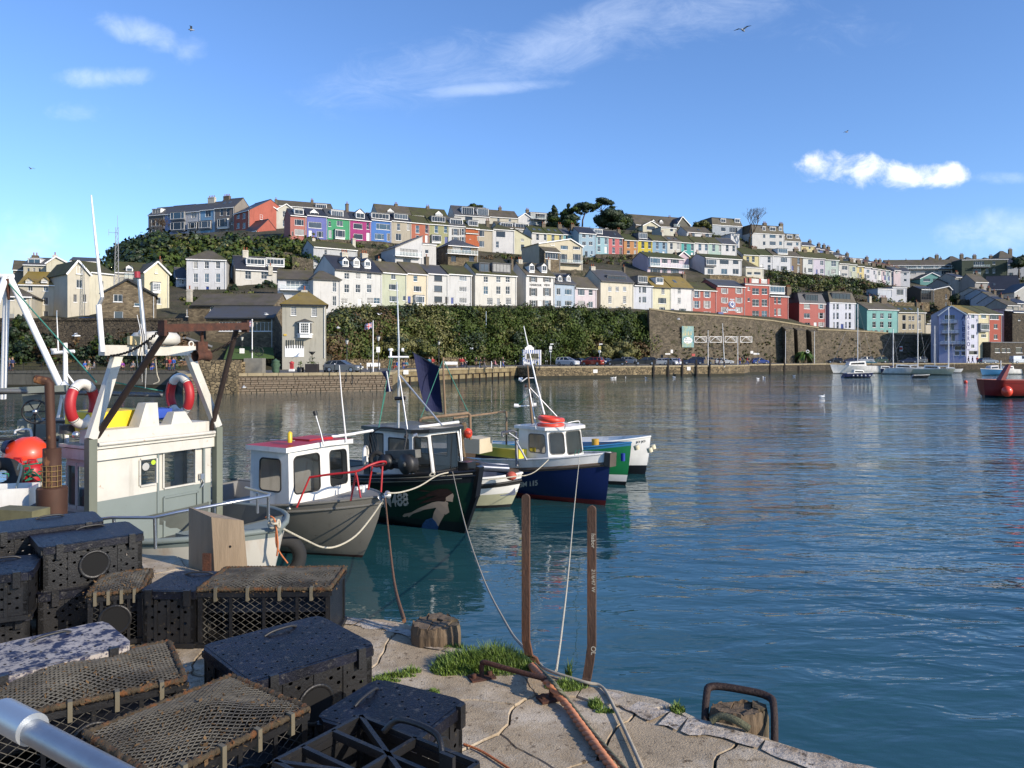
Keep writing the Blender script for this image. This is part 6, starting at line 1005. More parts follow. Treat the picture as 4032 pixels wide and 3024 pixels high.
T=thing('monument','bronze sailors at a ship wheel on a stone plinth','monument',at(1005,1469),0);obj('plinth',MB().box(-1.1,1.0,-.6,.6,0,1.7),mat('plinth_stone',S(150,146,134,.6),.8),T);br_=mat('bronze',(.03,.035,.03),.5,.4);obj('ship_wheel',MB().torus((.45,-.1,2.45),.5,.05,18,6,Matrix.Rotation(R(90),3,'X')),br_,T)
for k in range(8):a=k*math.pi/4;obj('spoke',MB().tube([(.45,-.1,2.45),(.45+.68*math.cos(a),-.1,2.45+.68*math.sin(a))],.03,5),br_,T)
for x_ in(-.45,.1):q_=link('bronze_figure',FIG['stand'][1],T,(x_,0,1.6));q_.material_slots[0].link='OBJECT';q_.material_slots[0].material=br_;q_.scale=(.75,.75,.75);
for px,w,lb in((1272,1.9,'white park bench behind the grey estate car'),(1470,1.9,'white park bench behind the flagpole foot'),(1765,2.6,'upper white bench by the lamp post'),(1772,2.6,'white bench nearest the quay edge')):
 T=thing('park_bench',lb,'bench',at(px,1455 if px<1700 else(1440 if px<1770 else 1446)),.1,'white benches on the quay');obj('seat',MB().box(-w/2,w/2,-.25,.25,.4,.46),white,T);obj('backrest',MB().box(-w/2,w/2,.22,.28,.5,.95),white,T)
 for x in(-w/2+.1,w/2-.1):obj('leg',MB().box(x-.04,x+.04,-.25,.28,0,.4),white,T)
for i,px in enumerate((1100,1318,1420,1459,1838,1889,1935,1971,1987,2030,2060,2148,2154,2290,2380,2505)):
 pyb=1468 if px<1500 else(1449 if px<2000 else 1444);p=at(px,pyb);T=thing('bollard','slim quay bollard '+['before the green figure','left of the grey estate car wheel','at the nose of the grey estate car','left of the second flagpole','left of the person in black','between two people in black','beside the bending person','left of the person in jeans','right of the person in jeans','before the timber shelter','at the kiosk corner','first of a pair right of the kiosk','second of a pair right of the kiosk','right of the white car','right of the red car','left of the boxy four wheel drive'][i],'bollard',p,0,'bollards along the quay edge')
 obj('post',MB().tube([(0,0,0),(0,0,1.0)],.06,6),white if px in(1935,1971,1889)else iron,T);obj('cap',MB().ball((0,0,1.02),.08,6),white,T)
gw=mat('gull_white',(.75,.75,.75),.7);gg=mat('gull_grey',(.3,.31,.33),.7)
def gull(loc,s,rz,label,flap=.3,dark=False,swim=False):
 T=thing('gull',label,'gull',loc,R(rz),'gulls over and on the harbour');T.scale=(s,s,s);obj('body',MB().lathe([(.01,-.3),(.07,-.15),(.1,0),(.07,.18),(.05,.24),(.05,.3),(.01,.36)],8,Matrix.Rotation(R(90),4,'Y')),gg if dark else gw,T)
 if swim:obj('folded_wings',MB().lathe([(.01,-.38),(.08,-.1),(.01,.12)],6,Matrix.Translation((0,0,.05))@Matrix.Rotation(R(90),4,'Y')),gg,T);obj('neck',MB().tube([(.2,0,0),(.26,0,.16),(.34,0,.17)],[.05,.05,.03],6),gw,T);return
 for sy in(-1,1):obj('wing',MB().add([(.12,0,.03),(-.1,0,.03),(-.06,sy*.35,.03+flap*.5),(.14,sy*.35,.05+flap*.5),(-.12,sy*.75,.02+flap*.3),(-.02,sy*.72,.04+flap*.3),(.12,0,.06),(-.1,0,.05),(-.06,sy*.35,.055+flap*.5),(.14,sy*.35,.075+flap*.5)],[(0,1,2,3),(3,2,4,5),(6,7,8,9),(9,8,4,5)]),gg if dark else gw,T)
for px,py,Y,s,rz,dk,lb in[(752,117,60,1.1,20,1,'dark gull high in the sky left of the middle'),(2925,118,55,1.3,50,1,'dark gull banking high on the right of the sky'),(3333,520,110,1.2,10,1,'small distant gull above the white cloud'),(122,664,110,1.2,160,1,'small distant gull low on the left sky'),(298,1322,40,.9,30,0,'white gull gliding past the shaded wall on the left'),(1492,1238,110,1.3,60,0,'white gull flying before the ivy below the white houses'),(1331,1291,100,1.2,20,0,'white gull perched near the ruined stair'),(1858,1374,130,1.4,150,0,'white gull flying left of the timber shelter'),(2167,1385,135,1.3,30,0,'white gull flying right of the kiosk'),(2672,1257,150,1.5,5,0,'white gull at the top corner of the ivy'),(1047,1238,85,1.2,10,0,'gull gliding in front of the long slate roof'),(960,1525,70,.9,20,0,'gull skimming the water below the stone quay')]:gull(P(px,py,Y),s*.7,rz,lb,dark=bool(dk))
for i,(px,py)in enumerate([(2410,1489),(2422,1488),(2463,1487),(2544,1489),(2655,1486),(2985,1492),(3005,1486),(3010,1489),(3126,1481),(3235,1563)]):gull(G(px,py,.0)+Vector((0,0,.06)),.95,40*i,'white gull floating '+['below the black hatchback','beside the one below the black hatchback','left of the first timber post','between the first timber posts','between the third and fourth posts','lowest of three near the dark quay','highest of three near the dark quay','middle of three near the dark quay','under the white notice of the dark quay','alone in the open water on the right'][i],swim=True)
T=thing('radio_mast','grey lattice radio mast rising behind the rubble stone gabled house','radio mast',P(463,1240,119),0);Hm=zat(895,119)-zat(1240,119);mb=MB()
for x,y in((-.45,-.45),(.45,-.45),(0,.45)):mb.beam((x,y,-2),(x*.4,y*.4,Hm),.07,.07)
for k in range(16):
 a,b=Hm*k/16,Hm*(k+1)/16;s0,s1=1-.6*k/16,1-.6*(k+1)/16;mb.beam((-.45*s0,-.45*s0,a),(.45*s1,-.45*s1,b),.045,.045);mb.beam((.45*s0,-.45*s0,a),(-.45*s0,-.45*s0,a),.045,.045)
obj('lattice',mb,alumg:=mat('mast_grey',(.3,.3,.3),.6),T);obj('aerial',MB().tube([(0,0,Hm),(0,0,Hm+1.9)],.03,5).tube([(0,0,Hm-.9),(-1.4,0,Hm-.8)],.03,5).tube([(-1.4,0,Hm-1.3),(-1.4,0,Hm-.3)],.03,5),alumg,T)
h('A',1640,2290,1830,2080,'S',(170,140,110),'brick boathouse gable with blue doors behind the rusty gallows',(2020,1740),'g','slate',8,Yp=(101,104),wm_=stonemat('boathouse_brick',S(168,126,96,.7),S(132,96,74,.66),S(150,136,116,.6),.3,.12),name='boathouse',cat='boathouse',d=[('d',[2060],[1935],210,110)],gut=False,bars=lead)
T=thing('stone_pillar','square stone pillar at the inner corner of the old quay','stone pillar',G(800,1556,0)+Vector((0,2,0)),.12);obj('masonry',MB().box(-1.2,2.6,0,3,-1,3.7),rubm,T)
for i in range(10):x0=20+i*72;p=P(x0,HY,98.5);tag(obj('handrail',MB().tube([(0,0,0),(0,0,1.05),(2.35,0,1.05),(2.35,0,0)],.03,5).tube([(0,0,.55),(2.35,0,.55)],.02,4),iron,None,(p.x,p.y,QZ)),'%s black iron rail bay from the left on the shaded quay'%('first second third fourth fifth sixth seventh eighth ninth tenth'.split()[i]),'railing','iron rail bays on the shaded quay')
bglass=bpy.data.materials.new('boat_glass');bglass.use_nodes=True;_b=bglass.node_tree.nodes['Principled BSDF'];_b.inputs['Base Color'].default_value=(.012,.014,.014,1);_b.inputs['Roughness'].default_value=.03;_b.inputs['Alpha'].default_value=.55
gel=mat('white_gelcoat',(.68,.67,.63),.38,var=.16,vs=1.6,streak=(S(120,96,62,.6),.42),coat=.2);gasket=mat('rubber_gasket',(.012,.012,.012),.6)
alum=mat('galvanised_tube',(.5,.5,.5),.4,.7,var=.15,vs=5);rope_w=mat('white_rope',S(214,206,184,.7),.9,var=.2,vs=20,bump=.6,bs=120);rope_g=mat('green_rope',S(80,160,140,.6),.9,var=.2,vs=20);rope_o=mat('orange_rope',S(214,128,80,.7),.9,var=.2,vs=20,bump=.6,bs=120)
wood=mat('bleached_wood',S(150,124,96,.65),.8,var=.3,zs=.15,vs=6,bump=.3,bs=20);orange=mat('buoy_orange',S(236,72,40,.8),.4,var=.08,coat=.3);redp=mat('red_paint',S(190,36,40,.7),.45,var=.15,c3=S(120,60,50),c3s=10,c3t=.66)
class Boat:
 def __init__(s,name,label,cat,tip,head,L,B,zs0,zs1,mats,levels,tm=.45,p=2.2,rake=.5,draft=.45,fl0=.75,fl1=.22,group='boats moored in the harbour',sc=1.,n=26):
  s.T=thing(name,label,cat,(tip[0],tip[1],0),R(-head),group);s.T.scale=(sc,sc,sc);s.M=Matrix.Translation((tip[0],tip[1],0))@Matrix.Rotation(R(-head),4,'Z')@Matrix.Scale(sc,4);s.I=s.M.inverted()
  s.L,s.B,s.zs0,s.zs1,s.tm,s.p,s.rk,s.zk,s.f0,s.f1=L,B,zs0,zs1,tm,p,rake,-draft,fl0,fl1
  mb=MB();st=[(i/n)**1.35 for i in range(n+1)];rings=[]
  for t in st:
   zs=s.sheer(t);r_=[]
   for(kind,v,*_)in levels+[('z',s.zk)]:
    z=zs-v if kind=='s' else(s.zk if kind=='z' and v==s.zk else(v if kind=='z' else zs+(0-zs)*v));r_.append(z)
   rings.append([(t,z)for z in r_])
  vs=[s.pt(t,z,side)for side in(-1,1)for r_ in rings for(t,z)in r_];m=len(rings[0]);N_=(n+1)*m
  for side in(0,1):
   o=side*N_;fs=[];mi=[]
   for i in range(n):
    for j in range(m-1):
     f=(o+i*m+j,o+i*m+j+1,o+(i+1)*m+j+1,o+(i+1)*m+j);fs.append(f if side else f[::-1]);mi.append(levels[j][2])
   base=len(mb.v)
   if side==0:mb.v+=[tuple(v)for v in vs];base=0
   for f,k in zip(fs,mi):mb.f.append(f);mb.m.append(k);mb.sm.append(True)
  for j in range(m-1):mb.f.append((n*m+j,n*m+j+1,N_+n*m+j+1,N_+n*m+j));mb.m.append(levels[j][2]);mb.sm.append(False)
  s.hull=obj('hull',mb,mats,s.T);s.st=st
 def sheer(s,t):return s.zs1+(s.zs0-s.zs1)*(1-t)**2
 def half(s,t):return s.B/2*(1-(1-min(t/s.tm,1))**s.p)*(1-.12*max(0,t-.6)/.4)
 def wid(s,t,z):k=max(0.,min(1.,(z-s.zk)/(s.sheer(t)-s.zk)));return s.half(t)*k**(s.f0*(1-t)**2+s.f1)
 def shift(s,z):return s.rk*max(0,1-(z-s.zk)/(s.zs0-s.zk))**1.5*1.2
 def pt(s,t,z,side,out=0):return Vector((-t*s.L-s.shift(z),side*(s.wid(t,z)+out),z))
 def loc(s,px,py,Y):return s.I@P(px,py,Y)
 def hit(s,px,py,Y0=10,Y1=26,eps=.008):
  prev=None;lo=Y0
  for i in range(320):
   Y=Y0+(Y1-Y0)*i/320;q=s.loc(px,py,Y);t=-(q.x+s.shift(q.z))/s.L
   if t<0 or t>1:continue
   if-q.y<s.wid(t,q.z):break
  q=s.loc(px,py,Y);t=min(1,max(0,-(q.x+s.shift(q.z))/s.L));return Vector((q.x,-s.wid(t,q.z)-eps,q.z))
 def deck(s,t0,t1,dz,m,name='deck',inset=.03):
  a=[];b=[]
  for t in[t0+(t1-t0)*i/14 for i in range(15)]:
   z=s.sheer(t)+dz;w=max(.01,s.half(t)-inset);a.append((-t*s.L-s.shift(s.sheer(t)),-w,z));b.append((-t*s.L-s.shift(s.sheer(t)),w,z))
  mb=MB();k=len(a);mb.add(a+b,[(i,i+1,k+i+1,k+i)for i in range(k-1)]);return obj(name,mb,m,s.T)
 def cockpit(s,t0,t1,sole,m):
  mb=MB();ts=[t0+(t1-t0)*i/10 for i in range(11)];a=[(-t*s.L-s.shift(s.sheer(t)),s.half(t)-.07,s.sheer(t))for t in ts];w=[min(s.half(t),s.wid(t,sole))-.1 for t in ts]
  for sd in(-1,1):mb.add([(x,sd*y,z)for x,y,z in a]+[(x,sd*q,sole)for(x,y,z),q in zip(a,w)],[(i,i+1,12+i,11+i)for i in range(10)])
  mb.add([(x,-q,sole)for(x,y,z),q in zip(a,w)]+[(x,q,sole)for(x,y,z),q in zip(a,w)],[(i,i+1,12+i,11+i)for i in range(10)]);x,y,z=a[0];q=w[0];mb.quad((x,-q,sole),(x,q,sole),(x,y,z),(x,-y,z));x,y,z=a[-1];q=w[-1];mb.quad((x+.05,-q,sole),(x+.05,q,sole),(x+.05,y,z),(x+.05,-y,z))
  return obj('cockpit',mb,m,s.T)
 def rub(s,dz,r,m,name='rubbing_strake',t0=0.,t1=1.,out=.0,n=6):
  mb=MB()
  for sd in(-1,1):mb.tube([s.pt(t0+(t1-t0)*i/22,s.sheer(t0+(t1-t0)*i/22)+dz,sd,out)for i in range(23)],r,n)
  return obj(name,mb,m,s.T)
 def tube(s,name,pts,r,m,n=8,sm=False):pts=[Vector(p)for p in pts];return obj(name,MB().tube(smooth_path(pts)if sm else pts,r,n),m,s.T)
 def itube(s,name,pts,r,m,n=7,sm=False):return s.tube(name,[s.loc(*p)for p in pts],r,m,n,sm)
 def decal(s,polys,m,name='painted_mark',eps=.008,parent=True):
  mb=MB()
  for p in polys:mb.poly([s.hit(x,y,eps=eps)for x,y in p])
  return obj(name,mb,m,s.T)
 def letters(s,body,O,U,Vv,m,name='registration',eps=.01,sep=.0):
  cu=bpy.data.curves.new('t','FONT');cu.body=body;cu.size=1.35;cu.offset=.035;cu.space_character=1.02+sep;o=bpy.data.objects.new('t',cu);C.objects.link(o);bpy.context.view_layer.update();me=bpy.data.meshes.new_from_object(o.evaluated_get(bpy.context.evaluated_depsgraph_get()));bpy.data.objects.remove(o);me.materials.clear();me.materials.append(m);me.name=name
  for v in me.vertices:v.co=s.hit(O[0]+U[0]*v.co.x+Vv[0]*v.co.y,O[1]+U[1]*v.co.x+Vv[1]*v.co.y,eps=eps)
  return link(name,me,s.T)
 def cabin(s,base,top,m,wins,roofm,rz=.1,ro=.12,gm=bglass,gk=gasket,camber=.05):
  """base/top: lists of local points, wins: per side (u0,u1,v0,v1,corner) or None"""
  n=len(base);mb=MB();wl=[]
  for i in range(n):
   a,b,c,d=Vector(base[i]),Vector(base[(i+1)%n]),Vector(top[(i+1)%n]),Vector(top[i]);W_=wins[i]if i<len(wins)else None
   bl=lambda u,v:(a*(1-u)+b*u)*(1-v)+(d*(1-u)+c*u)*v
   if not W_:mb.quad(a,b,c,d);continue
   W_=W_ if isinstance(W_,list)else[W_];cuts=[0]+[(W_[k][1]+W_[k+1][0])/2 for k in range(len(W_)-1)]+[1]
   for k,(u0,u1,v0,v1,cr)in enumerate(W_):
    lp=[];lu=(b-a).length;lv=(d-a).length;cu_,cv=cr/lu,cr/lv
    for(cx,cy,a0)in((u1-cu_,v1-cv,0),(u0+cu_,v1-cv,90),(u0+cu_,v0+cv,180),(u1-cu_,v0+cv,270)):
     for q in range(5):an=R(a0+22.5*q);lp.append((cx+cu_*math.cos(an),cy+cv*math.sin(an)))
    L0,L1=cuts[k],cuts[k+1];outc=[(L1,1),(L0,1),(L0,0),(L1,0)];P_=[bl(*q)for q in lp];O_=[bl(*q)for q in outc];vs=P_+O_
    fs=[]
    for g in range(4):
     for q in range(4):fs.append((g*5+q+1,g*5+q,20+g))
     fs.append(((g*5+5)%20,g*5+4,20+g,20+(g+1)%4))
    mb.add(vs,fs);wl.append((P_,(b-a).cross(d-a).normalized()))
  co=obj('wheelhouse',mb,m,s.T)
  for P_,nn in wl:
   w_=obj('window',MB().tube(P_,.016,6,closed=True),gk,co);obj('pane',MB().poly([p-nn*.01 for p in P_]),gm,w_)
  cx=sum((Vector(t)for t in top),Vector())/n;up=[Vector(t)+(Vector(t)-cx).normalized()*ro for t in top];rb=MB();z1=Vector((0,0,rz));ce=cx+Vector((0,0,rz+camber))
  rb.add(up+[u+z1 for u in up],[(i,(i+1)%n,n+(i+1)%n,n+i)for i in range(n)]+[tuple(range(n))[::-1]]);rb.add([u+z1 for u in up]+[ce],[(i,(i+1)%n,n)for i in range(n)],1 if isinstance(roofm,list)else 0)
  obj('wheelhouse_roof',rb,roofm,co);return co
def rope(name,label,pts,r,m,cat='rope',n=6,group='mooring ropes'):return tag(obj(name,MB().tube(pts,r,n),m),label,cat,group)
greyh=mat('grey_hull_paint',S(132,130,122,.62),.42,var=.14,vs=1.2,streak=(S(84,76,62,.6),.6),c3=S(96,92,84,.6),c3s=9,c3t=.66,coat=.15);af=mat('antifoul_dark',S(52,24,20,.6),.7,var=.4,vs=4)
tipg=G(1507,1953,1.33);gb=Boat('fishing_boat','grey hulled cuddy boat with a white wheelhouse and faded red roof','boat',tipg,30,5.6,2.6,1.33,1.02,[greyh,af],[('s',0,0),('s',.16,0),('f',.35,0),('f',.62,0),('z',.16,0),('z',.05,1)],tm=.46,p=2.3,rake=.7)
deckg=mat('grey_deck',S(150,150,148,.62),.7,var=.12,vs=2);gb.deck(0,.62,.0,deckg);gb.cockpit(.62,1,.45,deckg);gb.rub(-.15,.03,greyh,out=.01);gb.rub(0,.03,greyh,'gunwale')
N0=gb.I@Vector((-4.49,15.1,1.18));x0,y0=N0.x,N0.y;zb=1.1
bs=[(x0-1.15,y0,zb),(x0,y0,zb),(x0+.14,y0+.91,zb),(x0,y0+1.82,zb),(x0-1.15,y0+1.82,zb)];tp_=[(x-(.06 if i in(1,2,3)else 0),y*.97,2.24+(.05 if i==2 else 0))for i,(x,y,z)in enumerate(bs)]
gb.cabin(bs,tp_,gel,[(.25,.8,.28,.86,.09),(.14,.84,.24,.9,.09),(.18,.88,.26,.9,.09),(.2,.8,.3,.85,.08),None],[gel,redp],rz=.1,ro=.11)
dm=MB()
for i in range(2):dm.tube([(x0-.9+i*.0,y0*.7+i*1.3,2.42),(x0-.2,y0*.7+i*1.3,2.44)],.012,5)
obj('roof_rail',dm,alum,gb.T);obj('roof_hatch',MB().box(x0-.85,x0-.2,-.35,.35,2.36,2.42),redp,gb.T)
gb.itube('antenna',[(1275,1755,15.6),(1262,1700,15.6),(1242,1632,15.6)],[.02,.016,.016],alum);gb.itube('antenna_tip',[(1243,1636,15.6),(1239,1618,15.6)],.045,black);gb.itube('aerial',[(1363,1740,16.4),(1345,1560,16.3),(1336,1438,16.3)],[.02,.014,.008],white)
obj('beacon',MB().lathe([(.05,2.4),(.05,2.6),(.01,2.63)],8,Matrix.Translation((x0-.3,y0+.3,0))),mat('beacon_yellow',(.6,.42,.02),.4),gb.T);obj('cleat',MB().beam((x0+.95,0,1.36),(x0+.95,0,1.5),.1,.1).beam((x0+.95,-.2,1.46),(x0+.95,.2,1.46),.06,.06),gel,gb.T)
rl=[(1168,1988,15.0),(1222,1880,14.95)];gb.itube('rail_post',[(1168,1998,14.9),(1220,1878,15.0)],.02,redp);gb.itube('rail_post',[(1381,1972,14.85),(1402,1858,14.95)],.02,redp);gb.itube('rail_post',[(1450,1928,15.7),(1466,1836,15.7)],.02,redp);gb.itube('rail_post',[(1500,1940,15.3),(1506,1836,15.4)],.02,redp)
gb.itube('bow_rail',[(1218,1880,15.0),(1300,1868,14.95),(1402,1856,14.95),(1450,1834,15.05),(1490,1820,15.2),(1517,1818,15.4),(1512,1830,15.6),(1466,1836,15.8)],.024,redp,sm=True);gb.itube('fender_hoop',[(1420,1960,14.7),(1404,1870,14.9)],.018,redp)
obj('anchor_roller',MB().lathe([(.09,-.1),(.05,-.03),(.05,.03),(.09,.1)],12,Matrix.Translation(gb.loc(1514,1952,15.2))@Matrix.Rotation(R(90),4,'X')),alum,gb.T)
gh_=mat('dark_green_hull',S(16,52,34,.55),.3,var=.1,vs=1.5,coat=.3);blk=mat('gloss_black',(.008,.008,.009),.3,var=.1,coat=.2)
tipb=G(1890,1853,1.52);mbt=Boat('fishing_boat','dark green and black fishing boat with a mermaid painted on its bow','boat',tipb,38,6.8,2.3,1.52,1.12,[gh_,blk],[('s',0,1),('s',.25,1),('s',.27,0),('f',.5,0),('f',.72,0),('z',.26,0),('z',.24,1)],tm=.5,p=2.1,rake=.62,fl0=.62)
mbt.deck(0,.7,-.02,blk);mbt.cockpit(.7,1,.4,blk);mbt.rub(.0,.035,blk,'gunwale');pin=mat('pale_stripe',S(190,186,170,.7),.5);mbt.rub(-.06,.012,pin,'stripe',.02,.9,.012,4);mbt.rub(-.15,.012,pin,'stripe',.05,.9,.012,4);mbt.rub(-.11,.035,blk,out=.01)
obj('stem_post',MB().beam(mbt.pt(0,1.62,0),mbt.pt(0,.9,0),.12,.16).beam(mbt.pt(0,.95,0),mbt.pt(0,-.2,0),.1,.14),blk,mbt.T);obj('bitt',MB().box(-.55,-.25,-.16,.14,1.46,1.7),blk,mbt.T)
N0=mbt.I@Vector((-2.0,17.96,1.35));x0,y0=N0.x,N0.y;w_=.62
bs=[(x0-2.1,y0-.12,1.25),(x0-.45,y0-.1,1.25),(x0,y0+.18,1.25),(x0+.02,y0+1.25,1.25),(x0-.45,y0+1.5,1.25),(x0-2.1,y0+1.5,1.25)];tp_=[(x-(.18 if i in(2,3)else .0),y,2.32)for i,(x,y,z)in enumerate(bs)]
mbt.cabin(bs,tp_,gel,[[(.08,.38,.2,.92,.02),(.5,.92,.28,.85,.02)],(.1,.9,.1,.9,.02),(.07,.93,.12,.93,.02),(.1,.9,.2,.9,.02),(.2,.8,.3,.9,.02),None],[blk,blk],rz=.09,ro=.13,camber=.03)
obj('corner_panel',MB().box(x0-2.16,x0-1.95,y0-.15,y0+.1,1.2,2.32),blk,mbt.T)
mbt.itube('mast',[(1569,1690,18.6),(1570,1340,18.6),(1563,1110,18.6)],[.028,.024,.014],alum,8);mbt.itube('mast_crossbar',[(1530,1406,18.6),(1609,1406,18.6)],.028,white);mbt.itube('mast_stay',[(1604,1690,18.2),(1572,1480,18.6)],.018,alum);mbt.itube('mast_stay',[(1742,1676,18.0),(1576,1478,18.6)],.022,alum)
mbt.itube('gps_dome',[(1538,1404,18.6),(1538,1378,18.6)],[.03,.03],white);mbt.itube('gps_dome',[(1538,1380,18.6),(1538,1372,18.6)],[.07,.05],white);mbt.itube('camera',[(1582,1378,18.6),(1590,1378,18.6)],.05,white);mbt.itube('light_bar',[(1554,1569,18.5),(1596,1568,18.5)],.045,blk,6)
mbt.itube('horizontal_rail',[(1400-20,1710,18.2),(1470,1695,18.4)],.035,white)
mbt.itube('gallows',[(1650,1690,20.4),(1654,1652,20.4),(1662,1648,20.4),(1842,1627,21.2),(1850,1634,21.2),(1852,1730,21.2)],.045,wood,8);mbt.itube('boom_support',[(1648,1682,18.6),(1806,1662,19.2)],.04,gel)
mbt.itube('mizzen_mast',[(1753,1638,20.8),(1748,1520,20.8),(1744,1406,20.8)],[.035,.03,.025],wood);mbt.itube('yard',[(1622,1388,20.9),(1736,1450,20.9)],.022,blk)
sailm=mat('navy_sail',S(22,32,78,.6),.85,var=.15,vs=2);sp_=[(1626,1391),(1727,1448),(1744,1625),(1676,1618),(1652,1540),(1641,1470)];sail=MB();n=8
def sailp(u,v):
 L_=lerp_tab([(0,1628),(.25,1638),(.6,1652),(1,1676)],v);l2=lerp_tab([(0,1391),(1,1618)],v);r1=lerp_tab([(0,1727),(1,1743)],v);r2=lerp_tab([(0,1448),(1,1625)],v);return mbt.loc(L_+(r1-L_)*u,l2+(r2-l2)*u,20.8+.25*math.sin(u*3)*math.sin(v*2.5+.4))
for i in range(n):
 for j in range(n):sail.add([sailp(i/n,j/n),sailp((i+1)/n,j/n),sailp((i+1)/n,(j+1)/n),sailp(i/n,(j+1)/n)],[(0,1,2,3)],0,True)
obj('mizzen_sail',sail,sailm,mbt.T);pen=MB();pen.add([mbt.loc(*q)for q in((1501,1463,18.2),(1533,1457,18.2),(1527,1500,18.2),(1546,1540,18.2),(1518,1544,18.2),(1524,1500,18.2))],[(0,1,2,5),(5,2,3,4)]);obj('pennant',pen,sailm,mbt.T);mbt.itube('pennant_stick',[(1522,1462,18.15),(1535,1542,18.15)],.018,alum)
for a,b in(((1490,1690,18.4),(1540,1390,18.6)),((1655,1650,20.4),(1744,1416,20.8)),((1842,1620,21.2),(1745,1416,20.8)),((1546,1404,18.6),(1490,1688,18.5))):mbt.itube('stay',[a,b],.013,rope_g,4)
hl_=mat('hauler_grey',S(120,118,110,.55),.6,var=.3,vs=5);q=mbt.loc(1600,1800,17.6);K=Matrix.Translation(q)
obj('hauler_arm',MB().box(-.62,.4,-.09,.09,-.02,.17,M=K@Matrix.Rotation(R(-6),4,'Y')),hl_,mbt.T)
for dx,dz,r_ in((-.5,-.14,.2),(.22,-.12,.24)):ob=obj('hauler_sheave',MB().lathe([(.02,-.12),(r_*.5,-.12),(r_,-.1),(r_*.82,0),(r_,.1),(.02,.12)],20,K@Matrix.Translation((dx,-.15,dz))@Matrix.Rotation(R(90),4,'X')),plastic,mbt.T);obj('hub',MB().lathe([(.06,.13),(.02,.16)],10,K@Matrix.Translation((dx,-.15,dz))@Matrix.Rotation(R(90),4,'X')),hl_,ob)
obj('hauler_motor',MB().box(-.35,.3,-.1,.1,-.28,-.18,M=K),plastic,mbt.T);obj('fender_tyre',MB().torus(mbt.loc(1484,1808,17.9),.15,.055,20,8,Matrix.Rotation(R(90),3,'X')@Matrix.Rotation(R(35),3,'Y')),tyre,mbt.T);obj('life_ring',MB().torus(mbt.loc(1440,1795,18.3),.21,.05,24,8,Matrix.Rotation(R(-50),3,'Z')@Matrix.Rotation(R(90),3,'X')),gel,mbt.T)
tag(obj('buoy',MB().ball(P(1841,1706,20.6),.135,16,sz=1.08),orange),'round orange buoy hung behind the black roofed wheelhouse','buoy');q=P(1822,1664,20.6);tag(obj('rope_bundle',MB().tube(smooth_path([q,q+Vector((.03,0,-.2)),q+Vector((-.02,0,-.5)),q+Vector((.04,0,-.95))]),[.08]+[.09]*10+[.05]*8,8),mat('frayed_rope',S(130,110,84,.6),.95,var=.5,vs=14,bump=.8,bs=60)),'frayed rope bundle hanging beside the orange buoy','rope')
mbt.itube('shore_rope_coil',[(1690,1872,17.3),(1700,1862,17.3),(1712,1866,17.3),(1704,1874,17.3),(1690,1872,17.3)],.014,rope_w,6,True);mbt.itube('wheelhouse_post',[(1812,1690,18.9),(1822,1860,18.6)],.018,alum)
mk=lambda L_:[(1450+x*.2411,1750+y*.2411)for x,y in L_]
mbt.letters('BM488',(1488,1998),(32,-2.6),(-4,-51),mat('letter_white',S(200,200,192,.7),.6))
skn=mat('painted_skin',S(196,176,156,.6),.6,var=.05);hairp=mat('painted_hair',S(46,24,18,.6),.6,var=.4,vs=14);blp=mat('painted_tail',S(52,98,152,.6),.6,var=.35,vs=12)
mbt.decal([mk(q)for q in([(1150,925),(1290,915),(1300,1050),(1120,1030)],[(1150,925),(1120,1030),(940,1060),(960,985),(1060,945)],[(960,985),(940,1060),(740,1130),(720,1105),(840,1040)],[(740,1130),(720,1105),(600,1130),(568,1165),(590,1185),(665,1165),(672,1188),(705,1160)],[(1120,1030),(1300,1050),(1250,1160),(1090,1110)],[(1300,1050),(1312,990),(1338,1105),(1270,1145),(1230,1120)],[(1090,1110),(1250,1150),(1190,1280),(1060,1200)],[(1060,1200),(1210,1230),(1165,1335),(1080,1290)],[(1270,930),(1320,930),(1330,960),(1300,1050),(1250,1000)],[(1280,860),(1400,790),(1412,830),(1412,885),(1395,935),(1340,930),(1290,915)])],skn,'painted_figure',.012)
mbt.decal([mk(q)for q in([(1180,720),(1330,720),(1410,790),(1300,850),(1150,830)],[(1180,720),(1150,830),(980,850),(900,880),(960,820),(1060,760)],[(1150,830),(1290,850),(1270,930),(1100,920),(940,950),(850,980),(900,930),(1000,890)],[(1060,760),(920,770),(820,740),(940,740)],[(1000,860),(860,900),(780,910),(900,840)])],hairp,'painted_hair',.016)
mbt.decal([mk([(960,1225),(1050,1195),(1110,1260),(1170,1340),(1150,1400),(890,1380),(900,1300)])],blp,'painted_tail',.016)
g_=random.Random(8)
for i in range(7):mbt.itube('cable',[(1420+i*9,1716-i*2,18.4),(1440+i*8,1760+g_.uniform(-20,20),18.2),(1452+i*6,1800+g_.uniform(-20,20),18.1)],.008,plastic,4,True)
obj('roof_clutter',MB().box(-.5,.1,-.2,.15,0,.06,M=Matrix.Translation(mbt.loc(1640,1694,18.6))),gel,mbt.T);mbt.itube('exhaust_hose',[(1470,1702,18.3),(1500,1684,18.2),(1560,1688,18.1),(1600,1700,17.9),(1590,1780,17.8)],.022,plastic,6,True);mbt.itube('work_light',[(1592,1716,17.9),(1606,1720,17.9)],.05,plastic);mbt.itube('work_light',[(1630,1716,17.9),(1644,1712,17.9)],.045,alum);mbt.itube('side_pole',[(1306,1720,17.6),(1400,1708,17.9)],.035,white)
tag(text('Slip',P(1847,1704,20.45),.13,mat('marker_dark',(.05,.01,.01),.6),0,None,.002,name='buoy_lettering'),'dark hand painted word on the orange buoy','lettering')
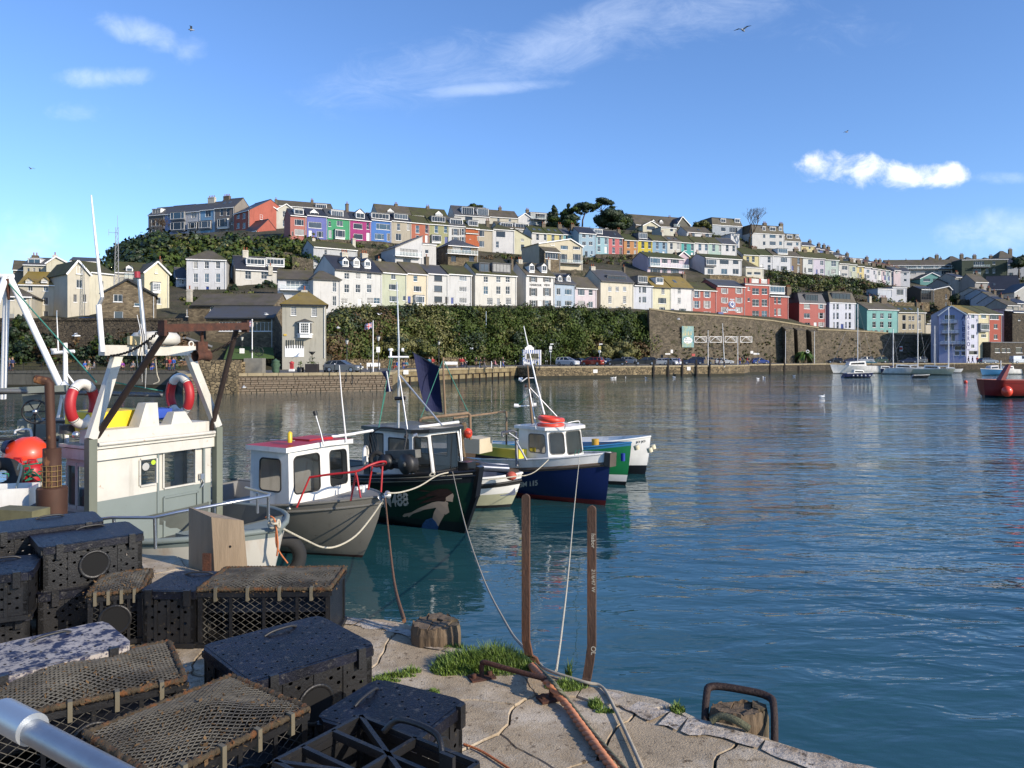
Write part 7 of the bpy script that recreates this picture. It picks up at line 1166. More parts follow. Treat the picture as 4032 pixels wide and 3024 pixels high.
tipd=G(2056,1872,.88);dy=Boat('dinghy','white fibreglass dinghy with a black rubbing strip between the green and blue boats','dinghy',tipd,12,3.6,1.6,.95,.8,[gel,gasket,mat('dory_bottom',S(190,190,160,.65),.5,var=.15)],[('s',0,0),('s',.16,1),('s',.3,0),('f',.55,2),('z',.1,2),('z',.08,1)],tm=.4,p=2.6,rake=.5,fl0=.5)
dy.cockpit(.05,1,.35,mat('dory_inside',S(120,128,150,.55),.6));dy.rub(.0,.035,gel,'gunwale');dy.rub(-.2,.035,gasket,out=.0);dy.itube('painter',[(2050,1873,18.2),(2000,1880,18.0),(1920,1890,17.9)],.015,rope_w,6,True)
bh=mat('navy_hull',S(24,38,92,.6),.3,var=.1,vs=1.5,coat=.35,streak=(S(50,60,90,.5),.4));redaf=mat('antifoul_red',S(140,40,34,.6),.6,var=.3)
tipu=G(2404,1786,1.47);bu=Boat('fishing_boat','navy blue cuddy boat with orange life rings on its white wheelhouse roof','boat',tipu,43,6.4,2.5,1.47,.98,[bh,gel,wood,redaf],[('s',0,1),('s',.22,2),('s',.34,0),('f',.5,0),('f',.72,0),('z',.14,3)],tm=.48,p=2.3,rake=.22,fl0=.6)
bu.deck(0,.55,.0,gel);bu.cockpit(.55,1,.4,mat('cockpit_dark',S(84,70,56,.5),.8));bu.rub(-.28,.045,mat('grey_timber',S(96,86,76,.6),.8,var=.3));bu.rub(.02,.03,gel,'gunwale')
N0=bu.I@Vector((1.06,21.4,1.25));x0,y0=N0.x,N0.y
bs=[(x0-1.2,y0,1.1),(x0,y0,1.1),(x0+.26,y0+.5,1.1),(x0+.26,y0+1.3,1.1),(x0,-y0,1.1),(x0-1.2,-y0,1.1)];tp_=[(x-(.12 if i in(1,2,3,4)else 0),y*.96,2.05)for i,(x,y,z)in enumerate(bs)]
bu.cabin(bs,tp_,gel,[(.36,.92,.3,.86,.09),(.1,.94,.28,.92,.09),(.06,.94,.24,.94,.09),(.1,.9,.28,.92,.09),None,None],[gel,gel],rz=.09,ro=.14,gk=mat('grey_rubber',(.12,.12,.11),.6));obj('bow_cap',MB().beam(bu.pt(0,1.5,0),bu.pt(0,1.12,0),.2,.3),mat('grey_timber',S(96,86,76,.6),.8,var=.3),bu.T)
for k in range(2):r_=tag(obj('life_ring',MB().torus(P(2168+k*2,1672-k*22,21.9),.33,.075,28,8,Matrix.Rotation(R(6*k),3,'Y')),orange),['lower','upper'][k]+' of two orange life rings stacked on the white wheelhouse roof','life ring','orange life rings on the roof')
bu.itube('roof_rail',[(2110,1690,21.4),(2112,1665,21.4),(2165,1668,21.3),(2220,1665,21.3),(2224,1688,21.4)],.014,alum,6,True);bu.itube('roof_rail',[(2235,1665,22.3),(2278,1658,22.5),(2282,1672,22.5)],.013,alum,6,True)
bu.itube('whip_aerial',[(2143,1632,22.2),(2110,1500,22.3),(2062,1284,22.4)],[.03,.026,.012],white);bu.itube('mast',[(2096,1668,22.6),(2086,1560,22.6),(2076,1424,22.6)],[.04,.035,.02],wood);bu.itube('mast_leg',[(2110,1672,22.3),(2082,1525,22.6)],.018,alum);bu.itube('mast_stay',[(2193,1640,22.6),(2082,1522,22.6)],.018,alum);bu.itube('crossbar',[(2055,1502,22.6),(2075,1488,22.6),(2102,1488,22.6)],.018,white);bu.itube('lamp',[(2042,1492,22.6),(2056,1496,22.6)],[.05,.08],white);bu.itube('crossbar',[(2030,1600,22.6),(2112,1596,22.6)],.018,white);bu.itube('lamp',[(2024,1597,22.6),(2042,1598,22.6)],.06,white);bu.itube('lamp',[(2100,1594,22.6),(2112,1594,22.6)],.06,white)
bu.itube('lamp',[(2066,1520,22.6),(2074,1520,22.6)],.05,rust);bu.itube('camera',[(2064,1430,22.6),(2086,1434,22.6)],.05,gel);bu.itube('radar',[(2092,1558,22.6),(2100,1558,22.6)],.07,plastic);bu.itube('stay',[(2030,1600,22.6),(2080,1560,22.6)],.01,rope_g,4)
bu.itube('gantry',[(1994,1830,23.2),(1994,1624,23.2),(1990,1620,23.2),(1786,1646,21.5),(1788,1690,21.5)],.03,wood,6);bu.itube('davit',[(1980,1720,21.8),(1976,1704,21.8),(2020,1696,21.8),(2032,1702,21.8),(2036,1836,21.6)],.045,mat('davit_grey',(.16,.16,.17),.5,.5),8,False);bu.itube('davit_brace',[(2034,1740,21.6),(2074,1812,21.4)],.03,alum);bu.itube('davit_brace',[(2004,1705,21.7),(2040,1730,21.7)],.025,alum)
tag(obj('fish_box',MB().box(-.58,.25,-.35,.35,0,.42,M=Matrix.Translation(P(1885,1780,21.9))@Matrix.Rotation(R(-30),4,'Z')),mat('fish_box_cream',S(220,206,176,.7),.6,var=.1)),'big cream lidded box strapped behind the black wheelhouse','box');tag(obj('fish_bin',MB().box(-.75,.9,-.4,.4,0,.26,M=Matrix.Translation(P(1985,1792,22.6))@Matrix.Rotation(R(-40),4,'Z')),mat('bin_yellow',S(226,210,70,.75),.5,var=.1)),'low yellow bin in the blue boat behind the cream box','bin')
bu.itube('work_table',[(1826,1812,21.0),(1930,1840,20.8),(2040,1862,20.9)],.1,mat('table_timber',S(90,74,60,.5),.8,var=.3),4);bu.itube('roller',[(1890,1840,20.3),(2000,1846,20.6)],.11,mat('roller_steel',S(110,116,130,.6),.3,.6),12);bu.itube('gunwale_rail',[(1850,1815,20.6),(1930,1826,20.6),(2000,1830,20.9)],.03,mat('roller_steel',S(110,116,130,.6),.3,.6),6)
bu.letters('BM 115',(2046,1918),(17.5,-1.9),(0,-21),mat('letter_white',S(200,200,192,.7),.6));tag(obj('buoy',MB().ball(P(2013,1874,19.9),.15,14,sz=.8),mat('buoy_faded',S(196,92,70,.7),.6)),'faded red float between the dinghy and the blue boat','buoy')
for px in(2262,2275,2290):bu.itube('bow_line',[(px,1795,21.0),(px+6,1770,21.0)],.01,rope_g,4)
grn=mat('bright_green_hull',S(28,128,72,.65),.35,coat=.3,var=.08);tq_=mat('cyan_paint',S(50,130,180,.65),.5)
b4=Boat('open_boat','open boat with a bright green hull and blue gunwale behind the blue boat','boat',G(2486,1742,1.4),30,6.0,2.1,1.4,1.0,[grn,tq_,gel,blk],[('s',0,1),('s',.1,0),('f',.6,0),('z',.34,2),('z',.12,3)],tm=.5,p=2,rake=.25);b4.deck(0,.1,0,tq_);b4.cockpit(.1,1,.4,mat('inside_grey',(.2,.25,.3),.7));b4.rub(0,.03,tq_,'gunwale');b4.itube('fender',[(2453,1785,24),(2453,1815,24)],.07,mat('fender_blue',S(30,60,160,.7),.4),10);b4.itube('engine',[(2344,1728,25.2),(2344,1762,25.2)],.13,mat('bin_yellow2',S(226,176,60,.7),.5),8)
b5=Boat('open_boat','small white boat lettered JO JO with cream fenders','boat',G(2562,1718,1.35),24,5.0,2.0,1.35,1.0,[gel,blk],[('s',0,0),('f',.5,0),('z',.32,1),('z',.1,1)],tm=.45,p=2.2,rake=.25);b5.cockpit(.08,1,.4,gel);b5.rub(0,.03,gel,'gunwale');b5.letters('JO JO',(2494,1750),(10.5,-1.2),(0,-8.5),ink)
for px,py,lb in((2504,1762,0),(2568,1760,1),(2556,1772,2)):b5.itube('fender',[(px,py-8,25.6-lb*.3),(px+5,py+8,25.6-lb*.3)],.1,mat('fender_cream',S(226,214,180,.75),.5),10)
b6=Boat('open_boat','light blue open boat mostly hidden behind the davit','boat',G(2080,1738,1.2),20,4.6,1.9,1.2,.9,[tq_,blk],[('s',0,0),('f',.6,0),('z',.1,1)],tm=.45,p=2.2,rake=.3);b6.cockpit(.08,1,.4,gel)
def yacht(px,pyw,Lpx,label,hullm,head,L=8.5,mast=None,boomm=None,cab=True,kind='sailing_boat',capm=gel,cat='sailing boat',extra=None):
 Y=4.2*F/(pyw-HY);sc=1.;tip=P(px+(Lpx/2 if head<90 else-Lpx/2),HY,Y);B_=Boat(kind,label,cat,tip,head,L,L*.32,L*.17+.15,L*.14+.15,[hullm,blk,gel],[('s',0,2),('s',.1,0),('f',.6,0),('z',.12,1)],tm=.6,p=1.8,rake=.9,n=14);B_.deck(0,1,.02,gel)
 if cab:B_.cabin([(-L*.75,-L*.09,L*.14),(-L*.35,-L*.08,L*.14),(-L*.35,L*.08,L*.14),(-L*.75,L*.09,L*.14)],[(-L*.73,-L*.08,L*.24+.15),(-L*.4,-L*.06,L*.22+.15),(-L*.4,L*.06,L*.22+.15),(-L*.73,L*.08,L*.24+.15)],capm,[(.1,.9,.4,.75,.03),None,(.1,.9,.4,.75,.03)],gel,rz=.04,ro=.05)
 if mast:
  xm,mt=mast;q=B_.loc(xm,HY,Y);zt=zat(mt,Y);B_.tube('mast',[(q.x,0,L*.12),(q.x,0,zt)],.09,white,6)
  for xx in(-L*.98,-.1):B_.tube('stay',[(xx,0,L*.13),(q.x,0,zt-.2)],.015,alum,4)
  for s_ in(-1,1):B_.tube('stay',[(q.x,s_*L*.15,L*.12),(q.x,0,zt*.85)],.015,alum,4)
  B_.tube('spreader',[(q.x,-.7,zt*.6),(q.x,.7,zt*.6)],.03,alum,4)
  if boomm:B_.tube('boom_cover',[(q.x,0,L*.24),(q.x-L*.42,0,L*.22)],[.16,.12],boomm,8)
 return B_
canvas_b=mat('canvas_blue',S(40,52,110,.6),.8);canvas_t=mat('canvas_teal',S(40,110,130,.6),.8)
y1=yacht(3362,1470,185,'long white yacht with a teal sail cover and blue canopy',gel,172,11.5,(3387,1196),canvas_t)
y2=yacht(3385,1487,110,'small navy cabin boat with white fenders in front of the long yacht',mat('tender_navy',S(24,36,80,.6),.4),-5,5.6,None,None)
for i in range(6):y2.tube('fender',[(-.6-i*.8,-.95,.55),(-.55-i*.8,-.95,.35)],.13,gel,8)
yacht(3508,1466,66,'small sailing boat with a dark hull and folded blue hood',mat('tender_navy',S(24,36,80,.6),.4),10,6,(3518,1296),canvas_b);yacht(3608,1474,88,'white sailing boat seen stern on with white sail cover',gel,28,8.5,(3614,1212),gel);yacht(3655,1470,50,'white motor boat tucked beside the stern on sailing boat',gel,60,5.5,(3681,1283),None)
yacht(3712,1477,100,'cream hulled yacht beside the tallest mast',mat('yacht_cream',S(214,206,176,.7),.4),40,8,(3731,1208),gel);yacht(3800,1462,78,'small blue boat under a bright blue cover',mat('cover_blue',S(50,96,170,.65),.7),12,6.5,None,None,capm=mat('cover_blue',S(50,96,170,.65),.7));yacht(3915,1478,110,'blue hulled motor boat under a pale grey cover',mat('motor_blue',S(40,110,160,.65),.5),150,8,None,None,capm=mat('cover_grey',(.4,.4,.42),.8))
yacht(3560,1470,40,'small cream motor boat between the dark hulled boat and the stern on one',gel,170,5,None,None);yacht(3770,1468,46,'little white cabin boat left of the bright blue cover',gel,20,5,None,None);yacht(3945,1474,70,'white motor boat with rails above the red trawler bow',gel,165,7,(3950,1420),None)
yacht(3640,1488,44,'little black rowing boat with a white tender alongside',blk,5,3,None,None,cab=False,kind='rowing_boat',cat='rowing boat')
rt=mat('trawler_red',S(150,36,30,.62),.45,var=.15,vs=1);Yr=4.2*F/(1563-HY);tb_=Boat('trawler','red steel trawler bow entering at the right edge with an orange buoy','boat',P(3874,HY,Yr),180,12,4.2,1.78,1.7,[rt,blk],[('s',0,0),('f',.5,0),('z',.2,1)],tm=.06,p=3,rake=.12,fl0=.15,fl1=.1);tb_.deck(0,1,-.3,rt)
obj('bow_ramp',MB().hexa([Vector(v)for v in((-1.3,-.4,1.4),(-1.8,-.4,1.4),(-1.8,.4,1.4),(-1.3,.4,1.4),(-2.4,-.25,3.3),(-2.65,-.25,3.3),(-2.65,.25,3.3),(-2.4,.25,3.3))]),rt,tb_.T)
tag(obj('buoy',MB().ball(P(3965,1541,Yr-2.4),.5,18,sz=1.08),orange),'large orange buoy hanging against the red trawler bow','buoy');tag(obj('buoy',MB().ball(G(3802,1508,0)+Vector((0,0,.15)),.28,12),orange),'small orange mooring buoy afloat left of the red trawler','buoy')
sage=mat('sage_grey_paint',S(148,160,156,.6),.5,var=.08,vs=1.5,c3=S(110,120,112),c3s=7,c3t=.7);wpt=mat('chalky_white',S(222,219,208,.72),.6,var=.12,vs=2.2,streak=(S(150,132,104,.6),.5),c3=S(150,112,76),c3s=8,c3t=.7,bump=.15,bs=18);hwt=mat('rust_streaked_white',S(220,216,204,.72),.5,var=.06,streak=(S(176,116,50,.7),.75));postm=mat('grey_green_steel',S(134,140,124,.6),.6,var=.25,vs=1.2,zs=.4)
hd=29.4;tw=(-3.78,12.15);wt_=Boat('trawler','white and sage grey trawler with a square wheelhouse and rusty gallows on the left','boat',tw,hd,9,3.2,1.40,1.12,[hwt,sage,mat('weedy_bottom',S(116,116,84,.6),.8,var=.4,vs=2)],[('s',0,1),('s',.14,0),('f',.35,0),('z',.62,1),('z',.5,2),('z',.1,2)],tm=.3,p=2.6,rake=.35,fl0=.45)
wt_.deck(0,.1,-.02,sage);wt_.rub(-.02,.05,sage,'gunwale');wt_.cockpit(.1,.99,.85,mat('bulwark_inside',S(96,100,98,.55),.7,var=.2));wt_.rub(-.82,.05,sage)
c0=wt_.I@Vector((-6.47-.49*1.15,13.7-.87*1.15,.8));xf=c0.x;yh=1.17
A_=lambda x,y,z:Vector((xf+x,y,z));zt=2.62;zb=.6;dep=.8
K=wt_.I;wh=MB()
def wall(mb,u0,u1,v0,v1,holes,face,mats_split=None):
 us=sorted({u0,u1,*[h_[0]for h_ in holes],*[h_[1]for h_ in holes]});vs_=sorted({v0,v1,*([mats_split]if mats_split else[]),*[h_[2]for h_ in holes],*[h_[3]for h_ in holes]})
 for i in range(len(us)-1):
  for j in range(len(vs_)-1):
   cu,cv=(us[i]+us[i+1])/2,(vs_[j]+vs_[j+1])/2
   if any(h_[0]<cu<h_[1]and h_[2]<cv<h_[3]for h_ in holes):continue
   mb.quad(face(us[i],vs_[j]),face(us[i+1],vs_[j]),face(us[i+1],vs_[j+1]),face(us[i],vs_[j+1]),1 if mats_split and cv<mats_split else 0)
split=1.72
wall(wh,-yh,.02,zb,zt,[(-.28+0*.1-.0,-.02,1e3,1e3)][:0]+[(-.33,-.005-.02,1.88,2.33)],lambda u,v:A_(0,u,v),split)
wall(wh,.02,1.0,zb,zt,[(.16,.82,1.76,2.45)],lambda u,v:A_(-.03,u,v),split);wall(wh,1.0,yh,zb,zt,[],lambda u,v:A_(0,u,v),split)
wall(wh,0,dep,zb,zt-.1,[(.12,.42,1.62,2.3),(.5,.74,1.62,2.3)],lambda u,v:A_(-u,-yh,v),1.5);wall(wh,0,dep,zb,zt-.1,[(.12,.7,1.62,2.3)],lambda u,v:A_(-u,yh,v),1.5);wall(wh,-yh,yh,zb,zt,[(-.95,-.1,1.7,2.35),(.1,.95,1.7,2.35)],lambda u,v:A_(-dep,u,v),1.5)
ho=obj('wheelhouse',wh,[wpt,sage],wt_.T);obj('floor',MB().box(xf-dep,xf,-yh,yh,.55,.6),sage,ho)
for(a,b,c,d,xx,nm)in((-.33,-.025,1.88,2.33,-.02,'window'),(.16,.82,1.76,2.45,-.05,'door_window')):w_=obj(nm,MB().box(xf+xx,xf+xx+.05,a,b,c-.03,c).box(xf+xx,xf+xx+.05,a,b,d,d+.03).box(xf+xx,xf+xx+.05,a-.03,a,c,d).box(xf+xx,xf+xx+.05,b,b+.03,c,d),wpt,ho);obj('pane',MB().quad(A_(xx,a,c),A_(xx,b,c),A_(xx,b,d),A_(xx,a,d)),bglass,w_)
for(a,b)in((.12,.42),(.5,.74)):w_=obj('window',MB().box(xf-b-.03,xf-a+.03,-yh-.03,-yh-.001,1.56,1.62).box(xf-b-.03,xf-a+.03,-yh-.03,-yh-.001,2.3,2.35).box(xf-a,xf-a+.04,-yh-.03,-yh-.001,1.62,2.3).box(xf-b-.04,xf-b,-yh-.03,-yh-.001,1.62,2.3),wpt,ho);obj('pane',MB().quad(A_(-a,-yh+.01,1.62),A_(-b,-yh+.01,1.62),A_(-b,-yh+.01,2.3),A_(-a,-yh+.01,2.3)),bglass,w_)
for k,(cy,cz,rx,m_,nm)in enumerate(((-.07,2.26,.045,mat('sticker_lime',S(190,220,60,.8),.5),'round_sticker'),(-.22,2.2,.07,mat('sticker_grey',(.4,.4,.38),.6),'oval_sticker'))):obj(nm,MB().lathe([(.001,0),(rx,0)],16,Matrix.Translation(A_(.006,cy,cz))@Matrix.Rotation(R(90),4,'Y')),m_,ho)
obj('door_frame',MB().box(xf-.03,xf+.02,.0,.04,zb,zt).box(xf-.03,xf+.02,.99,1.03,zb,zt).box(xf-.029,xf+.0,.16,.9,1.56,1.6).box(xf-.029,xf,.14,.18,zb+.1,1.58).box(xf-.029,xf,.86,.9,zb+.1,1.58),sage,ho);obj('padlock',MB().box(xf,xf+.06,.9,.98,1.82,1.92).tube([A_(.03,.94,1.84),A_(.05,.98,1.74),A_(.03,.94,1.66)],.012,6),steel,ho)
obj('roof_fascia',MB().box(xf-dep-.1,xf+.07,-yh-.05,yh+.05,zt-.2,zt-.02).box(xf-dep-.1,xf+.1,-yh-.08,yh+.08,zt,zt+.05),wpt,ho);obj('roof_pipe',MB().tube([A_(.12,-yh,zt+.08),A_(.12,yh,zt+.08)],.035,8),wpt,ho)
obj('roof_box',MB().box(xf-.5,xf+.02,-yh+.05,yh-.05,zt+.06,zt+.3),wpt,ho);obj('roof_vent',MB().hexa([A_(-.3,-.35,zt+.3),A_(.0,-.35,zt+.3),A_(.0,.05,zt+.3),A_(-.3,.05,zt+.3),A_(-.25,-.2,zt+.72),A_(-.02,-.2,zt+.72),A_(-.02,.03,zt+.72),A_(-.25,.03,zt+.72)]).hexa([A_(-.3,.3,zt+.3),A_(.0,.3,zt+.3),A_(.0,.75,zt+.3),A_(-.3,.75,zt+.3),A_(-.22,.38,zt+.52),A_(-.03,.38,zt+.52),A_(-.03,.62,zt+.52),A_(-.22,.62,zt+.52)]),wpt,ho)
pst=MB()
for s_ in(-1,1):pst.box(xf+.0,xf+.14,s_*(yh+.1)-.07,s_*(yh+.1)+.07,zb,zt+.18)
obj('gantry_post',pst,postm,wt_.T)
ga=MB();f0=A_(.07,-yh-.1,zt+.18);f1=A_(.07,yh+.1,zt+.18);ft_=4.22;t0=A_(-.05,-.72,ft_);t1=A_(-.05,.72,ft_)
[obj('gantry_leg',MB().beam(u_,w_,.15,.12,up=(1,0,0)),wpt,wt_.T)for u_,w_ in((f0,t0),(f1,t1))];obj('gantry_beam',MB().box(xf-.12,xf+.06,-1.02,1.02,ft_-.02,ft_+.16),wpt,wt_.T);obj('radar_dome',MB().lathe([(.01,0),(.36,.0),(.42,.05),(.42,.15),(.36,.22),(.01,.25)],24,Matrix.Translation(A_(-.2,.12,ft_+.18))),wpt,wt_.T);obj('junction_box',MB().box(xf+.07,xf+.15,-.62,-.3,ft_+.17,ft_+.32),mat('box_cream',S(220,200,150,.7),.5),wt_.T)
obj('shackle_eye',MB().torus(A_(-.03,.75,ft_+.2),.05,.015,14,6,Matrix.Rotation(R(90),3,'Y')),wpt,wt_.T)
dk=mat('dark_rusty_steel',S(58,44,38,.6),.75,var=.35,vs=5,c3=S(100,66,48,.6),c3s=9,c3t=.66)
a0=P(368,1738,12.75);a1=P(652,1308,11.95);b0=P(832,1690,14.7);b1=P(930,1300,14.2)
wt_.tube('gallows_pole',[K@a0,K@a1],.055,dk,10);wt_.tube('gallows_pole',[K@b0,K@b1],.05,dk,10)
obj('gallows_beam',MB().beam(K@P(638,1292,11.9),K@P(968,1284,14.1),.16,.13).beam(K@P(640,1262,11.9),K@P(640,1322,11.9),.16,.05).beam(K@P(966,1262,14.1),K@P(966,1308,14.1),.16,.05),rust,wt_.T)
blkc=K@P(795,1390,13.);bk=MB().tube([blkc+Vector((0,0,.36)),blkc+Vector((0,0,.2))],.03,6);bk.box(blkc.x-.03,blkc.x+.03,blkc.y-.1,blkc.y+.1,blkc.z-.02,blkc.z+.2);bk.lathe([(.1,-.14),(.07,0),(.1,.14)],12,Matrix.Translation(blkc-Vector((0,0,.05)))@Matrix.Rotation(R(90),4,'X'));obj('pulley_block',bk,rust,wt_.T)
def chain(B_,pts,r=.011,ln=.05):
 mb=MB();d=0
 for i in range(len(pts)-1):
  a,b=pts[i],pts[i+1];c=(a+b)/2;v=(b-a).normalized();s_=v.orthogonal().normalized();s_=s_ if i%2 else v.cross(s_);k=[c+v*(ln*.6)*math.cos(t)+s_*ln*.35*math.sin(t)for t in[2*math.pi*q/6 for q in range(6)]];mb.tube(k,r,4,closed=True)
 return obj('chain',mb,dk,B_.T)
def along(pts,step):
 out=[pts[0]];
 for p in pts[1:]:
  while(p-out[-1]).length>step:out.append(out[-1]+(p-out[-1]).normalized()*step)
 return out
chain(wt_,along([K@p for p in bez(P(425,1400,12.9),P(640,1290,12.),.12,30)],.05));chain(wt_,along([K@P(424,1400,12.85),K@P(424,1432,12.85)],.05));chain(wt_,along([K@p for p in bez(P(752,1393,14.2),P(945,1315,14.1),.12,30)],.05))
wt_.itube('whip_aerial',[(403,1240+145,12.6),(388,1200,12.6)],.045,white);wt_.itube('whip_aerial',[(402,1170,12.6),(378,960,12.5),(359,768,12.4)],[.03,.022,.012],white);wt_.itube('whip_aerial_base',[(388,1205,12.6),(404,1170,12.6)],.03,alum);wt_.itube('light_mast',[(574,1395,13.1),(565,1290,13.1),(548,1100,13.1)],[.035,.04,.035],alum);wt_.itube('masthead_lamp',[(540,1094,13.1),(539,1070,13.1)],.055,mat('lamp_red',(.3,.01,.01),.25,coat=.5),10);wt_.itube('floodlight',[(550,1310,13.1),(562,1312,13.1)],.06,gel);wt_.itube('bracket',[(572,1350,13.0),(590,1352,13.0),(590,1375,13.0)],.035,plastic)
obj('searchlight',MB().ball(wt_.loc(300,1712,12.6),.065,12),steel,wt_.T);wt_.itube('black_bucket',[(262,1706,12.9),(262,1672,12.9)],[.13,.12],plastic,12)
for i in range(5):wt_.itube('cable',[(540+i*7,1240+i*18,13.05),(556+i*4,1330,12.95),(540+i*9,1400+i*4,12.9),(548+i*6,1480+i*12,13.2)],.007,plastic if i%2 else gel,4,True)
wt_.itube('loose_rope',[(612,1410,13.),(618,1470,13.1),(626,1500,13.1),(604,1512,13.1)],.01,rope_w,5,True)
def ring2(label,c,yaw,s_=1.):
 T=thing('life_ring',label,'life ring',c,0,'red and white life rings');M_=Matrix.Rotation(R(yaw),3,'Z')@Matrix.Rotation(R(90),3,'X')@Matrix.Scale(1.12,3,(0,1,0));obj('ring',MB().torus((0,0,0),.24*s_,.062*s_,32,10,M_),gel,T)
 rd=mat('life_ring_red',S(186,40,48,.7),.5,var=.1)
 for a in(0,math.pi):obj('red_band',MB().torus((0,0,0),.24*s_,.067*s_,16,12,M_,a0=a-.72,a1=a+.72),rd,T)
 for a in(.78,2.36,3.93,5.5):q=M_@Vector((.24*math.cos(a),.24*math.sin(a),0))*s_;obj('grab_strap',MB().torus(q,.066*s_,.006,10,4,Matrix.Rotation(R(yaw),3,'Z')@Matrix.Rotation(a+math.pi/2,3,Vector((0,1,0)))),plastic,T)
ring2('red and white life ring left of the white gantry leg',P(325,1590,12.9),84,1.3);ring2('red and white life ring right of the white gantry leg',P(708,1555,14.6),-32,1.3)
tag(obj('fish_bin',MB().box(-.55,.55,-.4,.4,0,.42,M=Matrix.Translation(P(425,1705,13.7))@Matrix.Rotation(R(60),4,'Z')),mat('bin_bright_yellow',S(240,206,40,.8),.5,var=.08)),'bright yellow fish bin behind the wheelhouse roof','bin');tag(obj('blue_crate',MB().box(-.28,.28,-.22,.22,0,.2,M=Matrix.Translation(P(600,1650,14.4))@Matrix.Rotation(R(50),4,'Z')),mat('crate_royal_blue',S(30,80,190,.7),.5)),'royal blue tub behind the white roof box','tub')
zr=1.95;rp=[(290,2057,11.2),(440,2038,11.0),(610,2038,10.9),(700,2017,11.0),(880,1984,11.3),(1057,1952,11.7),(1062,1946,12.0),(968,1920,13.6)]
wt_.itube('deck_rail',rp,.024,steel,8,False)
for(x,y,Y,yb_)in((448,2040,11.0,2120),(609,2040,10.9,2160),(843,1992,11.3,2040),(1057,1955,11.7,2045),(1014,1940,12.6,2020)):wt_.itube('rail_post',[(x,y,Y),(x+(3 if x<1000 else 0),yb_,Y+.05)],.024,steel,8)
obj('engine_hatch',MB().box(-1.9,-.9,-.5,.5,.9,1.2),sage,wt_.T);obj('fender_tyre',MB().torus(wt_.loc(1104,2200,12.9),.33,.12,24,8,Matrix.Rotation(R(60),3,'Z')@Matrix.Rotation(R(90),3,'X')),tyre,wt_.T)
kn=P(1075,2062,12.0);tag(obj('rope_knot',MB().torus(kn,.07,.02,16,6,Matrix.Rotation(R(60),3,'X')).torus(kn+Vector((.09,0,0)),.06,.02,16,6,Matrix.Rotation(R(80),3,'Y')).torus(kn+Vector((.04,-.05,.02)),.05,.02,16,6),rope_w),'knotted white rope on the trawler end','rope');tag(obj('orange_twine',MB().tube(smooth_path([kn+Vector((-.12,0,.1)),kn+Vector((0,-.05,.12)),kn+Vector((.06,-.05,0)),kn+Vector((.08,-.06,-.35)),kn+Vector((.25,-.05,-.62))]),.014,6).tube(smooth_path([kn+Vector((.06,-.05,.0)),kn+Vector((.1,-.07,-.3)),kn+Vector((.08,-.06,-.5))]),.014,6),rope_o),'orange twine hanging off the trawler end','rope')
T=thing('exhaust_stack','rusty exhaust stack with a bent top beside the trawler wheelhouse','exhaust',P(205,HY,10.7)*1,0);T.location.z=0;rs=mat('rusty_exhaust',S(86,56,40,.6),.7,.3,var=.4,vs=3,zs=.5,c3=S(140,96,60),c3s=4);zz=lambda py:zat(py,10.7)
obj('drum',MB().lathe([(.19,zz(2080)),(.2,zz(1925)),(.19,zz(1918)),(.02,zz(1918))],20),rs,T);obj('sleeve',MB().lathe([(.12,zz(1918)),(.12,zz(1765)),(.02,zz(1765))],18),rs,T);obj('pipe',MB().tube([(-.01,0,zz(1765)),(-.04,0,zz(1510)),(-.06,0,zz(1502)),(-.22,-.02,zz(1492))],[.062,.062,.062,.06],12),rs,T);obj('pipe_mouth',MB().lathe([(.001,0),(.048,0)],12,Matrix.Translation((-.223,-.02,zz(1491)))@Matrix.Rotation(R(-100),4,'Y')),black,T)
gd=MB()
for i in range(7):a=math.pi+math.pi*i/6;gd.tube([(.135*math.cos(a),.135*math.sin(a),zz(1915)),(.135*math.cos(a),.135*math.sin(a),zz(1830))],.005,4)
for j in range(5):gd.tube([(.137*math.cos(math.pi+math.pi*i/10),.137*math.sin(math.pi+math.pi*i/10),zz(1912-j*20))for i in range(11)],.005,4)
obj('wire_guard',gd,mat('brassy_wire',S(170,140,90,.7),.5,.5),T)
rdk=mat('red_deck',S(150,70,60,.6),.7,var=.2,vs=1.5);lb=Boat('fishing_boat','red decked work boat at the left edge with a white tripod mast','boat',(-5.9,14.6),-18,9,3.4,1.35,1.2,[mat('work_boat_grey',S(110,116,110,.6),.6),blk],[('s',0,0),('f',.5,0),('z',.2,1)],tm=.4,p=2.2,rake=.3);lb.deck(0,1,-.1,rdk)
tri=[((28,1096,15),(12,1570,15.4)),((40,1096,15),(262,1570,14.4)),((20,1096,15),(-60,1330,13.6))]
for i,(a,b)in enumerate(tri):lb.itube('tripod_leg',[a,b],.062,white,10)
lb.itube('tripod_head',[(0,1087,15),(52,1087,15)],.05,white,8);lb.itube('masthead_pulley',[(30,1100,14.95),(34,1180,14.9)],[.05,.025],rust,6);lb.itube('radar_mast',[(262,1745,14.8),(258,1480,14.8),(257,1350,14.8)],[.045,.045,.04],white,8);lb.itube('mast_arm',[(205,1390,14.8),(292,1383,14.8)],.035,white,8);lb.itube('mast_stub',[(212,1390,14.8),(212,1372,14.8)],[.04,.07],white,8);lb.itube('thin_aerial',[(230,1385,14.8),(224,1250,14.8)],[.014,.008],white,5);lb.itube('brace',[(262,1470,14.8),(300,1520,14.8)],.02,white,6);lb.itube('ladder_leg',[(245,1555,14.6),(228,1645,14.5)],.03,white,6)
